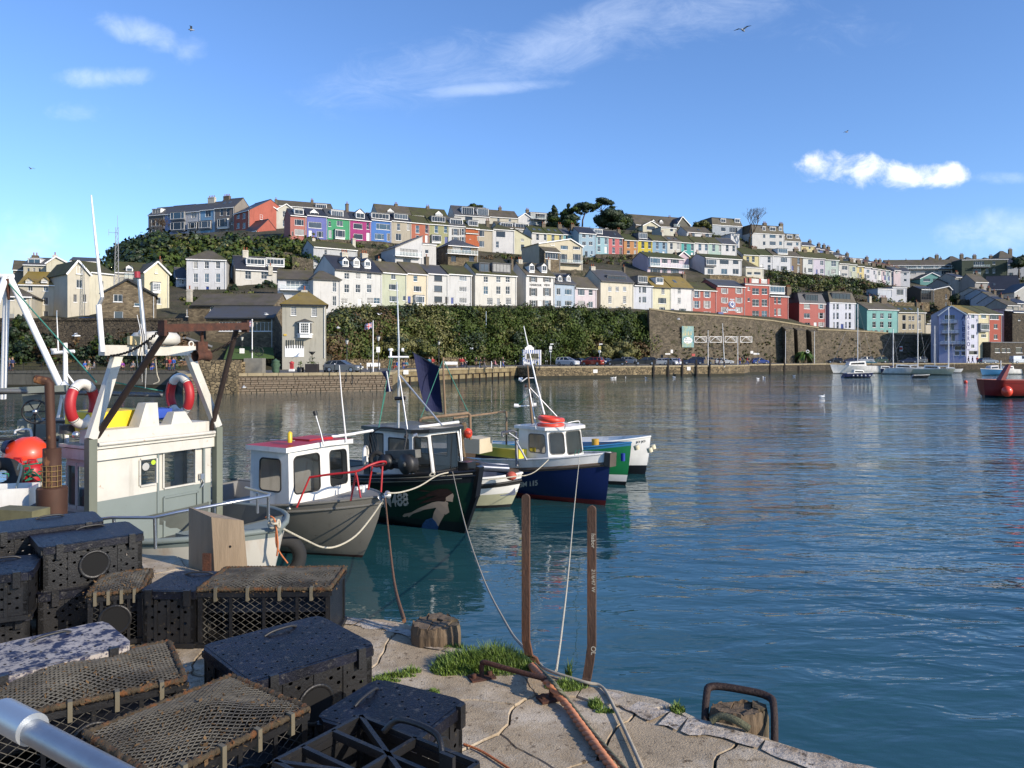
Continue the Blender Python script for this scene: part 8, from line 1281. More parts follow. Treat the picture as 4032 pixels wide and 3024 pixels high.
beamg=mat('grey_beam',S(150,156,146,.6),.6,var=.2,vs=2);obj('boom',MB().beam(lb.loc(-80,1545,14.0),lb.loc(265,1528,14.2),.1,.12),beamg,lb.T);lb.itube('outrigger',[(-80,1540,13.9),(60,1540,14.0),(640,1556,15.2)],.045,mat('pole_galv',S(140,142,142,.6),.5,.4,var=.25,c3=S(130,80,56),c3s=4),10);lb.itube('guy_wire',[(36,1118,14.9),(380,1505,13.6)],.014,rope_g,5);lb.itube('guy_wire',[(420,1500,13.6),(640,1540,15.0)],.014,rope_g,5);obj('gusset',MB().add([lb.loc(236,1520,14.3),lb.loc(275,1518,14.3),lb.loc(256,1494,14.4)],[(0,1,2)]),white,lb.T)
obj('console',MB().hexa([lb.loc(100,1640,14.4),lb.loc(150,1640,14.4),lb.loc(150,1640,14.8),lb.loc(100,1640,14.8),lb.loc(86,1552,14.4),lb.loc(168,1550,14.4),lb.loc(168,1550,14.8),lb.loc(86,1552,14.8)]),beamg,lb.T)
wc=lb.loc(139,1621,14.);wr=obj('steering_wheel',MB().torus(wc,.22,.018,26,6,Matrix.Rotation(R(100),3,'X')),plastic,lb.T)
sp2=MB()
for k in range(6):a=k*math.pi/3;sp2.tube([wc,wc+Matrix.Rotation(R(100),3,'X')@Vector((.21*math.cos(a),.21*math.sin(a),0))],.012,5)
obj('spokes',sp2,plastic,wr);obj('hub',MB().ball(wc,.05,10),steel,wr);lb.itube('wheel_column',[(138,1630,14.1),(130,1850,14.2)],.02,plastic,6);lb.itube('gunwale_rail',[(-80,1728,13.2),(230,1732,13.4)],.028,plastic,6);lb.itube('side_rail',[(-60,1842,12.2),(90,1828,12.3),(170,1812,12.4)],.05,beamg,6);lb.itube('bench_rail',[(60,1710,14),(65,1695,14),(110,1690,14),(122,1700,14),(125,1725,14)],.022,white,6,True)
obj('engine_box',MB().box(-.35,.35,-.25,.25,0,.55,M=Matrix.Translation(lb.loc(165,1760,14.6))),beamg,lb.T);obj('shelf',MB().box(-.35,.35,-.12,.12,0,.05,M=Matrix.Translation(lb.loc(245,1665,13.8))),plastic,lb.T)
BU=tag(obj('buoy',MB().lathe([(.01,-.34),(.2,-.31),(.31,-.15),(.33,.02),(.28,.2),(.12,.32),(.02,.34)],24,Matrix.Translation(P(108,1796,12.6))@Matrix.Rotation(R(72),4,'Y')),orange),'huge orange buoy lying on the red decked boat','buoy');obj('buoy_cap',MB().lathe([(.13,0),(.1,.1),(.02,.12)],14,Matrix.Translation(P(42,1762,12.4))@Matrix.Rotation(R(-80),4,'Y')),mat('cap_navy',(.01,.012,.04),.5),BU)
jr=mat('jerrycan_red',S(190,30,36,.7),.45,coat=.2,var=.06)
for i,(px,py)in enumerate(((70,1925),(128,1930))):T=thing('jerrycan',['left','right'][i]+' hand red jerrycan by the rusty exhaust drum','jerrycan',P(px,py,12.2),R(20*i),'red jerrycans');obj('can',MB().lathe([(.02,0),(.14,0),(.155,.03),(.155,.34),(.13,.4),(.05,.44),(.05,.48),(.01,.48)],10),jr,T);obj('handle',MB().tube([(-.08,0,.41),(-.06,0,.5),(.05,0,.5),(.08,0,.42)],.015,6),jr,T)
tag(obj('tyre',MB().torus(P(5,1875,11.4),.2,.1,24,10,Matrix.Rotation(R(60),3,'X')@Matrix.Rotation(R(20),3,'Y')),tyre),'black tyre at the left edge above the white fish tray','tyre');T=tag(obj('fish_tray',MB().box(-.4,.5,-.03,.0,0,.26).box(-.4,.5,-.55,-.52,0,.26).box(.47,.5,-.52,-.03,0,.26).box(-.4,.47,-.52,-.03,0,.03),gel,loc=P(20,1972,11.2),rz=.25),'white fish tray full of net at the left edge','tray')
nt_=MB();g_=random.Random(3)
for k in range(16):
 p=P(g_.uniform(0,170),g_.uniform(1838,1900),11.9);nt_.tube(smooth_path([p,p+Vector((g_.uniform(-.2,.3),g_.uniform(-.1,.1),g_.uniform(-.12,.1))),p+Vector((g_.uniform(-.1,.5),g_.uniform(-.1,.1),g_.uniform(-.15,.08)))],4),.012,5)
tag(obj('green_netting',nt_,mat('net_green',S(40,140,110,.6),.9)),'tangle of green netting over the red jerrycans','net');rope('deck_rope','cream rope looping down onto the red deck',smooth_path([P(70,1850,11.2),P(78,1826,11.2),P(84,1850,11.2),P(62,1930,11.),P(52,1985,10.8),P(15,2010,10.6)]),.016,rope_w)
tag(obj('concrete_block',MB().box(-.28,.28,-.12,.14,0,.13,loc=None)if 0 else MB().box(-.28,.28,-.12,.14,0,.13),mat('mossy_block',S(120,116,84,.6),.9,var=.3,vs=6),loc=G(78,2046,2.3),rz=-.2),'mossy concrete block on the quay by the left edge','block')
rope('mooring_rope','slack white rope from the trawler end to the grey bow',smooth_path([kn,P(1200,2125,13.2),P(1270,2155,14.),P(1330,2150,14.3),P(1400,2110,14.6),P(1460,2040,14.9),P(1510,1965,15.05)],5),.02,rope_w)
rope('mooring_rope','white rope from the green bow to the grey bow',smooth_path([P(1525,1942,15.1),P(1580,1938,15.6),P(1650,1915,16.3),P(1722,1872,17.2),P(1780,1858,17.6)],5),.017,rope_w)
rope('mooring_rope','thin rope looping from the blue bow to the dinghy',smooth_path([P(2040,1872,20.4),P(2070,1872,20.5),P(2110,1855,20.6),P(2160,1810,21)],5),.014,rope_w)
ZQ=2.3
EDN=[(3700,3100),(3480,3024),(3290,2972),(3130,2934),(3000,2902),(2880,2862),(2790,2838),(2700,2818),(2640,2800),(2560,2762),(2480,2738),(2430,2722),(2330,2692),(2240,2672),(2150,2650),(2080,2612),(1980,2592),(1860,2562),(1760,2537),(1690,2512),(1620,2480),(1560,2450),(1440,2434),(1340,2414),(1300,2396),(1200,2352),(1090,2292),(900,2240),(700,2196),(560,2178),(300,2112),(0,2044),(-500,1960),(-1500,1880)]
qe=[G(a,b,ZQ)for a,b in EDN];poly=[(p.x,p.y)for p in qe];poly=[(4.6,poly[0][1]-1.5)]+poly
poly+=[(-14,-3),(4.6,-3)]
def clip(sub,a,b,c):
 out=[]
 for i in range(len(sub)):
  p,q=sub[i],sub[(i+1)%len(sub)];dp=a*p[0]+b*p[1]-c;dq=a*q[0]+b*q[1]-c
  if dp<=0:out.append(p)
  if dp*dq<0:t=dp/(dp-dq);out.append((p[0]+(q[0]-p[0])*t,p[1]+(q[1]-p[1])*t))
 return out
slabm=mat('quay_concrete',S(190,170,140,.7),.92,var=.3,vs=5,col2=S(208,194,172,.76),c2s=2.6,c2t=.55,c2w=.08,c3=S(116,98,74,.62),c3s=26,c3t=.62,bump=.9,bs=95,dist=.01)
edgem=mat('quay_edge_concrete',S(214,202,186,.72),.9,var=.2,vs=4,col2=S(160,138,112,.66),c2s=5,c3=S(110,94,76,.6),c3s=22,c3t=.6,bump=.8,bs=40,dist=.02)
dirt=mat('crack_dirt',S(74,62,42,.6),.95,var=.4,vs=12,col2=S(66,78,36,.6),c2s=3,bump=.6,bs=60)
QN=thing('quay','cracked pinkish concrete quay in the foreground','quay');QN['kind']='structure';del QN['category'];del QN['label']
obj('bed',MB().prism([(x,y)for x,y in poly][::-1],-1.2,ZQ-.03),[dirt,edgem],QN)if 0 else obj('bed',MB().prism(poly[::-1],-1.2,ZQ-.035),dirt,QN)
sg=random.Random(12);seeds=[]
for _ in range(900):
 p=(sg.uniform(-4.5,2.6),sg.uniform(.8,7.2));d=sg.uniform(.36,.85)
 if all(math.hypot(p[0]-q[0],p[1]-q[1])>d for q in seeds):seeds.append(p)
seeds+=[(-7,8.5),(-6,6),(-7,3),(-3,-1),(0,-1),(3,-1),(-9,9.5),(-5.3,7.8)]
def jig(pts,amp,st=.06):
 out=[]
 for i in range(len(pts)):
  p,q=pts[i],pts[(i+1)%len(pts)];n=max(1,int(math.hypot(q[0]-p[0],q[1]-p[1])/st))
  for k in range(n):x,y=p[0]+(q[0]-p[0])*k/n,p[1]+(q[1]-p[1])*k/n;v=mnoise.noise_vector(Vector((x*2.2,y*2.2,0)))*amp+mnoise.noise_vector(Vector((x*9,y*9,4)))*amp*.35;out.append((x+v.x,y+v.y))
 return out
for i,s_ in enumerate(seeds):
 c=poly
 for j,t_ in enumerate(seeds):
  if i==j:continue
  a,b=t_[0]-s_[0],t_[1]-s_[1]
  if a*a+b*b>9 and i<len(seeds)-8:continue
  c=clip(c,a,b,(t_[0]**2+t_[1]**2-s_[0]**2-s_[1]**2)/2)
  if not c:break
 if len(c)<3:continue
 cx=sum(p[0]for p in c)/len(c);cy=sum(p[1]for p in c)/len(c);near=math.hypot(cx,cy-3.5)<5
 c=jig(c,.09,.045)if near else c;n=len(c);z=ZQ+sg.uniform(-.006,.006);gp=sg.choice((.992,.985,.97))
 o1=[(cx+(x-cx)*gp,cy+(y-cy)*gp,z-.07)for x,y in c];o2=[(cx+(x-cx)*gp,cy+(y-cy)*gp,z-.008)for x,y in c];o3=[(cx+(x-cx)*(gp-.012),cy+(y-cy)*(gp-.012),z)for x,y in c]
 mb=MB().add(o1+o2,[(k,(k+1)%n,n+(k+1)%n,n+k)for k in range(n)]);mb.add(o2+o3,[(k,(k+1)%n,n+(k+1)%n,n+k)for k in range(n)]);mb.add(o3,[tuple(range(n))]);obj('slab',mb,slabm,QN)
eb=MB();pts=[Vector((p.x,p.y,ZQ))for p in qe[:26]];ep=along(pts,.05)
for k in range(len(ep)-1):
 a,b=ep[k],ep[k+1];d=(b-a).normalized();nr=Vector((-d.y,d.x,0));nr=nr if nr.dot(Vector((0,0,0))-a)>0 or True else nr;nr=-nr if(nr.y>0)else nr
 f=lambda p,s_:p+nr*s_;w0=lambda p:.14+.12*mnoise.noise(p*1.7)+.05*mnoise.noise(p*8);o0=lambda p:.03*mnoise.noise(p*9+Vector((3,0,0)))+.015*mnoise.noise(p*25)
 h0=lambda p:Vector((0,0,.006+.006*mnoise.noise(p*12)))
 eb.add([f(a,o0(a))-Vector((0,0,.3)),f(b,o0(b))-Vector((0,0,.3)),f(b,o0(b))-Vector((0,0,.012)),f(a,o0(a))-Vector((0,0,.012)),f(b,.03+o0(b))+h0(b),f(a,.03+o0(a))+h0(a),f(b,w0(b))+h0(b),f(a,w0(a))+h0(a)],[(0,1,2,3),(3,2,4,5),(5,4,6,7)])
obj('broken_edge',eb,edgem,QN)
gm_=mat('grass_blade',S(116,142,54,.66),.6,var=.3,vs=4,island=.4)
def grass(name,spots,seed):
 g=np.random.default_rng(seed);V=[]
 for(px,py,rx,ry,n,hh)in spots:
  c=G(px,py,ZQ)
  for _ in range(n):
   a=g.random()*6.28;r=math.sqrt(g.random());b=np.array([c.x+rx*r*math.cos(a),c.y+ry*r*math.sin(a),ZQ-.005]);L_=hh*(.4+g.random()*.8)*(1.15-r*.7);an=g.random()*6.28;w=.0022+g.random()*.002;le=np.array([math.cos(an),math.sin(an),0])*L_*(.2+.5*g.random());sd_=np.array([-math.sin(an),math.cos(an),0])*w
   m1=b+le*.3+np.array([0,0,L_*.6]);tp=b+le+np.array([0,0,L_*.95]);V.append([b-sd_,b+sd_,m1+sd_*.8,m1-sd_*.8]);V.append([m1-sd_*.8,m1+sd_*.8,tp+sd_*.1,tp-sd_*.1])
 link(name,quads_mesh(name,np.array(V),gm_),kind='stuff')
grass('grass_tuft',[(1760,2640,.1,.09,900,.075),(1850,2620,.22,.12,2200,.11),(1950,2615,.2,.14,2200,.13),(2040,2630,.1,.09,900,.09),(1900,2650,.25,.06,900,.06),(1500,2685,.12,.03,500,.04),(1560,2665,.12,.03,500,.045),(1620,2648,.06,.03,250,.05),(2230,2705,.13,.07,900,.05),(2345,2778,.04,.04,260,.055),(2385,2800,.06,.02,200,.03),(1705,2730,.04,.04,240,.035),(2668,2798,.04,.04,200,.05),(2240,2660,.02,.02,60,.1),(1800,2550,.12,.02,200,.04),(1330,2560,.1,.02,120,.03)],4)
rb_=mat('rusty_flat_bar',S(112,84,66,.6),.75,.2,var=.3,vs=9,zs=.3,col2=S(150,92,56,.6),c2s=3,c2t=.6,bump=.4,bs=70)
def flat(name,label,pts,w,th,top=True,wdir=(1,0,0)):
 wd=Vector(wdir).normalized();mb=MB();P_=[Vector(p)for p in pts];n=len(P_);vs=[]
 for i,p in enumerate(P_):
  d=(P_[min(i+1,n-1)]-P_[max(i-1,0)]).normalized();t=d.cross(wd).normalized()*th/2;ww=w/2
  if top and i>=n-5:k=(i-(n-5))/4;ww=w/2*math.sqrt(max(.02,1-k*k))
  vs+=[p-wd*ww-t,p+wd*ww-t,p+wd*ww+t,p-wd*ww+t]
 mb.add(vs,[(4*i+j,4*i+(j+1)%4,4*i+4+(j+1)%4,4*i+4+j)for i in range(n-1)for j in range(4)]);mb.add(vs[:4],[(3,2,1,0)]);mb.add(vs[-4:],[(0,1,2,3)]);return tag(obj(name,mb,rb_),label,'ladder rail','rusty ladder rails')
def bar(px,pyt,pyb,Y,dx,label):
 x=(px-CX)/F*Y;zt_=zat(pyt,Y);zb_=zat(pyb,Y);w=.094;w=.05;pts=[(x+dx,Y-.02,ZQ-.02),(x+dx*.6,Y,ZQ+.04),(x+dx*.25,Y,zb_+.01),(x,Y,zb_+.1)]+[(x,Y,zb_+.1+(zt_-w/2-zb_-.1)*k/6)for k in range(1,7)]+[(x,Y,zt_-w/2*(1-k/4))for k in(1,2,3,4)];return flat('ladder_rail',label,pts,w,.02,True,(1,-.35,0))
bar(2071,1945,2585,4.62,.075,'taller left of the two rusty bent steel ladder rails');b2=bar(2330,1990,2610,4.33,-.045,'right of the two rusty ladder rails, with chalk scrawls')
for(s_,y0_,sz)in(('Isabor',2128,.034),('21/6/47 W',2285,.03),('OL',2560,.04)):
 t=text(s_,((2335-CX)/F*4.31,4.302,zat(y0_,4.31)),sz,mat('chalk',(.55,.5,.38),.9),parent=None,extr=.0005);t.rotation_euler=(R(90),R(90),R(-19));t.parent=b2;t['label']='';del t['label']
def ip(px,py,Z):return G(px,py,Z)
T=thing('mooring_staple','rusty iron staple bolted to the quay behind the grass','staple',ip(2034,2700,ZQ),0);o_=T.location;L2=lambda v:Vector(v)-o_
fa,fb_=ip(1897,2672,ZQ),ip(2171,2752,ZQ);up_=Vector((0,0,.1));obj('bar',MB().tube(smooth_path([L2(fa),L2(fa+up_*.8),L2(fa+up_+(fb_-fa)*.04),L2(fa+up_+(fb_-fa)*.3),L2(fa+up_+(fb_-fa)*.7),L2(fb_+up_-(fb_-fa)*.04),L2(fb_+up_*.8),L2(fb_)],4),.0145,10),rust,T)
for q in(fa,fb_):a=obj('foot_plate',MB().box(-.075,.075,-.045,.045,0,.014),rust,T,L2(q),.4);[obj('bolt',MB().lathe([(.016,0),(.016,.02),(.001,.022)],6,Matrix.Translation((s_*.05,0,.014))),rust,a)for s_ in(-1,1)]
pile=mat('split_pile',S(128,108,84,.62),.9,var=.4,vs=14,zs=.12,c3=S(50,40,30,.6),c3s=8,c3t=.58,col2=S(96,104,70,.6),c2s=4,c2t=.62,bump=.9,bs=30,dist=.015)
def stump(px,py,Y,r,zt_,label,seed,sq=1.):
 g=random.Random(seed);p=P(px,HY,Y);T=thing('timber_pile',label,'pile',(p.x,p.y,0),0);n=44;prof=[r*(1+.06*math.sin(3*2*math.pi*i/n+seed)+.05*g.uniform(-1,1))for i in range(n)];mb=MB()
 ring=lambda k,z,jt=0:[Vector((prof[i]*k*math.cos(2*math.pi*i/n),prof[i]*k*sq*math.sin(2*math.pi*i/n),z+g.uniform(-jt,jt)))for i in range(n)]
 R0,R1,R2=ring(1.04,-1),ring(1,zt_-.05,.01),ring(.93,zt_,.015);mb.add(R0+R1+R2,[(k*n+i,k*n+(i+1)%n,k*n+n+(i+1)%n,k*n+n+i)for k in(0,1)for i in range(n)]);obj('post',mb,pile,T)
 cells=[(g.uniform(-.7,.7),g.uniform(-.7,.7))for _ in range(9)];top=[(v.x,v.y)for v in R2]
 for i,s_ in enumerate(cells):
  c=top
  for j,t_ in enumerate(cells):
   if i!=j:a,b=(t_[0]-s_[0])*r,(t_[1]-s_[1])*r;c=clip(c,a,b,((t_[0]**2+t_[1]**2-s_[0]**2-s_[1]**2)*r*r)/2)if c else c
  if c and len(c)>2:cx=sum(q[0]for q in c)/len(c);cy=sum(q[1]for q in c)/len(c);c=[(cx+(x-cx)*.93,cy+(y-cy)*.93)for x,y in c];obj('wood_block',MB().prism(c,zt_-.1,zt_+g.uniform(-.012,.012)),pile,T)
 return T
stump(1718,2470,5.02,.165,zat(2452,5.0),'weathered split timber pile standing in the water against the quay',3)
T=stump(2912,2840,3.93,.15,ZQ+.05,'mossy square timber pile held by an iron strap',6,.62);hoop=smooth_path([(-.17,-.1,2.24),(-.172,.03,2.37),(-.15,.1,2.4),(0,.115,2.4),(.14,.1,2.39),(.17,.02,2.36),(.175,-.14,2.2)],4)
obj('iron_strap',MB().tube(hoop,.021,6),mat('dark_strap',S(64,46,40,.55),.7,.2,var=.4,vs=10,bump=.5,bs=60),T,None,-.35);rope('rope_end','frayed green grey rope lying on the quay edge by the strapped pile',smooth_path([ip(2800,2838,ZQ+.02),ip(2840,2820,ZQ+.05),ip(2900,2838,ZQ+.05),ip(2950,2870,ZQ+.02)]),.02,mat('rope_moss',S(120,120,92,.6),.95,var=.3,vs=30,bump=.8,bs=90))
b=G(846,2264,ZQ);T=thing('timber_block','big sawn timber post with a drilled hole standing on the quay edge','timber post',b,0);e1=Vector((-.33,.24,0));e2=Vector((.27,.05,0));k=lambda v,z,s_=0:v+Vector((s_,0,z));wdm=mat('sawn_timber',S(168,148,122,.7),.8,var=.22,vs=7,zs=.14,c3=S(84,66,52,.6),c3s=5,c3t=.68,bump=.25,bs=40)
obj('post',MB().hexa([k(Vector(),-.02),k(e2,-.02),k(e1+e2,-.02),k(e1,-.02),k(Vector((-.03,0,0)),.5),k(e2+Vector((-.04,0,0)),.46),k(e1+e2,.46),k(e1,.54)]),wdm,T);obj('drilled_hole',MB().lathe([(.001,0),(.011,0)],10,Matrix.Translation(Vector((.125,.022,.24)))@Matrix.Rotation(R(90),4,'X')),black,T);obj('angle_iron',MB().box(-.2,-.02,-.13,-.09,0,.02).box(-.1,-.03,-.02,-.0,0,.19),rust,T)
def laid(pts,r,m,name,label,turns=26):
 sp_=smooth_path(pts,6);L_=sum((sp_[i+1]-sp_[i]).length for i in range(len(sp_)-1));q=along(sp_,max(.012,L_/260));T=thing(name,label,'rope',(0,0,0),0,'mooring ropes')
 for s_ in range(3):
  out=[]
  for i,p in enumerate(q):d=(q[min(i+1,len(q)-1)]-q[max(i-1,0)]).normalized();u=d.cross(Vector((0,0,1))).normalized();v=u.cross(d);a=s_*2.094+i*.55;out.append(p+(u*math.cos(a)+v*math.sin(a))*r*.5)
  obj('strand',MB().tube(out,r*.58,6),m,T)
laid([ip(2092,2622,ZQ+.03),ip(2160,2690,ZQ+.09),ip(2215,2755,ZQ+.03),ip(2290,2860,ZQ+.02),ip(2400,3010,ZQ+.02),ip(2480,3120,ZQ+.02)],.022,mat('salmon_rope',S(226,150,108,.72),.85,var=.15,vs=40),'mooring_rope','thick salmon coloured laid rope running over the staple')
laid([ip(2105,2616,ZQ+.04),ip(2180,2690,ZQ+.12),ip(2230,2750,ZQ+.04),ip(2330,2880,ZQ+.02),ip(2470,3040,ZQ+.02)],.012,mat('grey_green_rope',S(120,122,100,.6),.9,var=.2,vs=40),'mooring_rope','thin grey green laid rope beside the thick salmon one')
rope('mooring_rope','thin rope from the green bow round the left ladder rail and along the quay edge',smooth_path([P(1782,1858,17.5),P(1830,2060,13),P(1900,2270,9),P(1995,2460,6.4),P(2060,2548,5.2),P(2120,2610,4.66),ip(2160,2640,ZQ+.03),ip(2300,2685,ZQ+.03),ip(2370,2705,ZQ+.02),ip(2420,2790,ZQ+.015),ip(2500,2960,ZQ+.015),ip(2560,3100,ZQ+.015)],8),.0095,mat('rope_pale',S(190,180,160,.66),.9,var=.2,vs=30))
rope('mooring_rope','white rope dropping from the blue bow to the quay foot',smooth_path([P(2282,1800,20.8),P(2262,1990,14),P(2238,2250,8),P(2212,2480,5.8),P(2190,2640,4.75)],8),.0095,rope_w)
rope('mooring_rope','rusty orange rope from the grey bow down to the quay',smooth_path([P(1517,1962,15.1),P(1530,2100,12),P(1552,2290,8.4),P(1592,2445,5.6)],8),.016,mat('rusty_rope',S(150,108,76,.6),.9,var=.3,vs=20,bump=.8,bs=100));rope('mooring_rope','thin orange cord lying on the quay beside the front pot',smooth_path([ip(1826,2930,ZQ+.01),ip(1900,2960,ZQ+.01),ip(2010,3030,ZQ+.01)]),.006,rope_o)
netm=mat('pot_netting',S(128,124,114,.5),.8,var=.45,vs=7,col2=S(70,70,72,.5),c2s=3,island=.15);rim_r=mat('rusty_bound_rim',S(140,90,48,.55),.9,var=.5,vs=18,c3=S(98,84,62,.55),c3s=20,c3t=.44,bump=.8,bs=90);potp=mat('pot_black_plastic',(.010,.010,.011),.42,var=.6,vs=7,c3=S(104,92,70,.45),c3s=26,c3t=.66,bump=.2,bs=80)
navy=mat('pot_navy_lid',S(13,16,32,.42),.46,spec=.35,var=.4,vs=6,c3=S(96,94,92,.5),c3s=34,c3t=.62,col2=S(26,30,52,.5),c2s=7,c2w=.1,bump=.25,bs=60);blotch=mat('pot_blotched_lid',S(40,44,80,.55),.6,var=.3,c2s=13,col2=S(186,176,166,.7),c2t=.47,c2w=.04,c3=S(60,60,90,.5),c3s=34,c3t=.56);crud=mat('pot_growth',S(116,90,58,.6),.95,var=.5,vs=20,island=.4)
def net(f,nu,nv,r,name,par,m=netm):
 mb=MB()
 for i in range(nu):
  pts=[f(min(1,max(0,(i+.5+(.5 if(k+i)%2 else-.5)*.96)/nu)),k/nv)for k in range(nv+1)];mb.tube(pts,r,3,caps=False)
 return obj(name,mb,m,par,kind='stuff')
def plate(mb,O,U,Vv,nu,nv,hole,skip=None):
 for i in range(nu):
  for j in range(nv):
   p=lambda a,b:O+U*((i+a)/nu)+Vv*((j+b)/nv)
   if skip and skip(i,j):continue
   if(i*7+j*13)%11 in(3,8)or(i+j)%2:mb.quad(p(0,0),p(1,0),p(1,1),p(0,1));continue
   c=[(1,1),(0,1),(0,0),(1,0)];h_=[(.5+hole*math.cos(R(45*k)),.5+hole*math.sin(R(45*k)))for k in range(8)]
   mb.add([p(*q)for q in h_]+[p(*q)for q in c],[(0,1,8),(1,2,9,8),(2,3,9),(3,4,10,9),(4,5,10),(5,6,11,10),(6,7,11),(7,0,8,11)])
def pot(kind,c0,c1,c3,d,label,h=.37,sides='xy',front=None,wd=None,hole=True):
 zt_=EYE-d;p0,p1,p3=G(*c0,zt_),G(*c1,zt_),G(*c3,zt_);e=p3-p0;a=e.length;ux=e.normalized();uy=Vector((-ux.y,ux.x,0));b=wd or abs((p1-p0).dot(uy));rz=math.atan2(ux.y,ux.x)
 T=thing('lobster_pot',label,'lobster pot',(p0.x,p0.y,zt_-h),rz,'lobster pots stacked on the quay');g=random.Random(int(c0[0]));v=lambda x,y,z:Vector((x,y,z))
 fr=MB()
 for x,y in((0,0),(a,0),(a,b),(0,b)):fr.box(x-(.03 if x else 0),x+(0 if x else .03),y-(.03 if y else 0),y+(0 if y else .03),0,h-.01)
 for z in(0,h-.035):
  for(x0,y0,x1,y1)in((0,0,a,0),(a,0,a,b),(a,b,0,b),(0,b,0,0)):fr.beam(v(x0,y0,z+.015),v(x1,y1,z+.015),.025,.03)
 for k in(1,2,3):fr.box(a*k/4-.009,a*k/4+.009,b-.006,b+.006,.03,h-.03);fr.box(a-.006,a+.006,b*k/4-.009,b*k/4+.009,.03,h-.03)
 obj('frame',fr,potp,T);obj('base',MB().box(.01,a-.01,.01,b-.01,0,.02),potp,T)
 if kind in('mesh','open'):
  for(O,U)in((v(0,b-.004,.02),v(a,0,0)),(v(a-.004,0,.02),v(0,b,0))):net(lambda u,w,O=O,U=U:O+U*u+v(0,0,(h-.04)*w),int(U.length/.03),16,.0028,'side_netting',T)
  obj('back_panel',MB().quad(v(0,.01,0),v(a,.01,0),v(a,.01,h-.04),v(0,.01,h-.04)).quad(v(.01,0,0),v(.01,b,0),v(.01,b,h-.04),v(.01,0,h-.04)),potp,T)
 else:
  sp_=MB();plate(sp_,v(0,b,.03),v(a,0,0),v(0,0,h-.06),int(a/.04),int(h/.04),.26);plate(sp_,v(a,0,.03),v(0,b,0),v(0,0,h-.06),int(b/.04),int(h/.04),.26);plate(sp_,v(0,0,.03),v(a,0,0),v(0,0,h-.06),int(a/.04),int(h/.04),.26);plate(sp_,v(0,0,.03),v(0,b,0),v(0,0,h-.06),4,3,.2);obj('perforated_side',sp_,potp,T)
 if hole:
  K_=Matrix.Translation(v(a*.5,b+.004,h*.5))@Matrix.Rotation(R(-90),4,'X')if front!='n' else Matrix.Translation(v(a*.5,-.004,h*.5))@Matrix.Rotation(R(90),4,'X');obj('entrance_ring',MB().lathe([(.1,.0),(.1,.007),(.088,.008),(.08,.004)],26,K_),potp,T);obj('entrance_dark_disc',MB().lathe([(.08,.005),(.001,.005)],26,K_,smooth=False),mat('pot_hole_dark',(.002,.002,.002),.9),T)  # flat black disc paints the dark of the entrance, no opening is cut
 if kind=='mesh':
  sagf=lambda u,w:v(a*u,b*w,h+.012+.035*math.sin(math.pi*u)*math.sin(math.pi*w)*(1+.4*math.sin(u*5+c0[0]))+.008*math.sin(u*11)*math.sin(w*9));net(sagf,int(b/.0155)if a>b else int(a/.0155),46,.0034,'top_netting',T)if 0 else net(lambda u,w:sagf(w,u),int(b/.0135),int(a/.0165),.0032,'top_netting',T)
  net(lambda u,w:sagf(u,w)-v(0,0,.006),int(a/.05),int(b/.025),.003,'under_netting',T);obj('dark_inside_sheet',MB().quad(v(.03,.03,h*.6),v(a-.03,.03,h*.6),v(a-.03,b-.03,h*.6),v(.03,b-.03,h*.6)),potp,T)  # dark sheet set inside the pot as its dark interior below the netting
  rm=MB();loop=along([v(0,0,h+.01),v(a,0,h+.01),v(a,b,h+.01),v(0,b,h+.01),v(0,0,h+.01)],.011);rm.tube([p+v(g.uniform(-.002,.002),g.uniform(-.002,.002),g.uniform(-.002,.002))for p in loop],[(.0165 if i%2 else .0115)*g.uniform(.85,1.15)for i in range(len(loop))],7);ro_=obj('bound_rim',rm,rim_r,T)
  ga_=np.random.default_rng(int(c0[0]));V=[]
  for _ in range(900):
   p=loop[ga_.integers(len(loop))];q=np.array([p.x,p.y,p.z])+ga_.normal(size=3)*np.array([.014,.014,.01])-np.array([0,0,.008]);u_=ga_.normal(size=3)*.005;w_=ga_.normal(size=3)*.002;V.append([q-u_,q-w_,q+u_,q+w_])
  for _ in range(260):
   p=sagf(ga_.random(),ga_.random()**.6);q=np.array([p.x,p.y,p.z+.004]);u_=ga_.normal(size=3)*.005;w_=ga_.normal(size=3)*.003;V.append([q-u_,q-w_,q+u_,q+w_])
  link('weed_fringe',quads_mesh('weed_fringe',np.array(V),crud),ro_,kind='stuff')
  for k in range(4):x=a*(.14+.24*k);obj('tie_clip',MB().box(x-.009,x+.009,b-.012,b+.022,h-.06,h+.028),mat('clip_grey',S(120,112,92,.6),.7,var=.3),T)
 elif kind in('lid','blotch'):
  lm_=navy if kind=='lid' else blotch;r_=.045;o3=[(r_,-.02),(a-r_,-.02),(a-.012,-.008),(a+.02,r_),(a+.02,b-r_),(a-.0,b+.012),(a-r_,b+.02),(r_,b+.02),(0,b+.012),(-.02,b-r_),(-.02,r_),(-.005,-.008)]
  lid=MB();nu,nv=int(a/.05),int(b/.05);plate(lid,v(.0,.0,h+.02),v(a,0,0),v(0,b,0),nu,nv,.13);n=len(o3);inner=[(0,0),(a,0),(a,b),(0,b)]
  lo=obj('lid',lid,lm_,T);obj('lid_rim_dark_inside',MB().add([(x,y,h-.03)for x,y in o3]+[(x,y,h+.018)for x,y in o3],[(k,(k+1)%n,n+(k+1)%n,n+k)for k in range(n)]).add([(x,y,h+.008)for x,y in o3],[tuple(range(n))],1),[lm_,black],lo);cap=MB();[cap.poly([(p_[0],p_[1],h+.0185),(q_[0],q_[1],h+.0185),(min(max(q_[0],0),a),min(max(q_[1],0),b),h+.0185),(min(max(p_[0],0),a),min(max(p_[1],0),b),h+.0185)])for p_,q_ in zip(o3,o3[1:]+o3[:1])];obj('lid_border',cap,lm_,lo)  # black sheet under the lid holes paints the dark inside of the pot
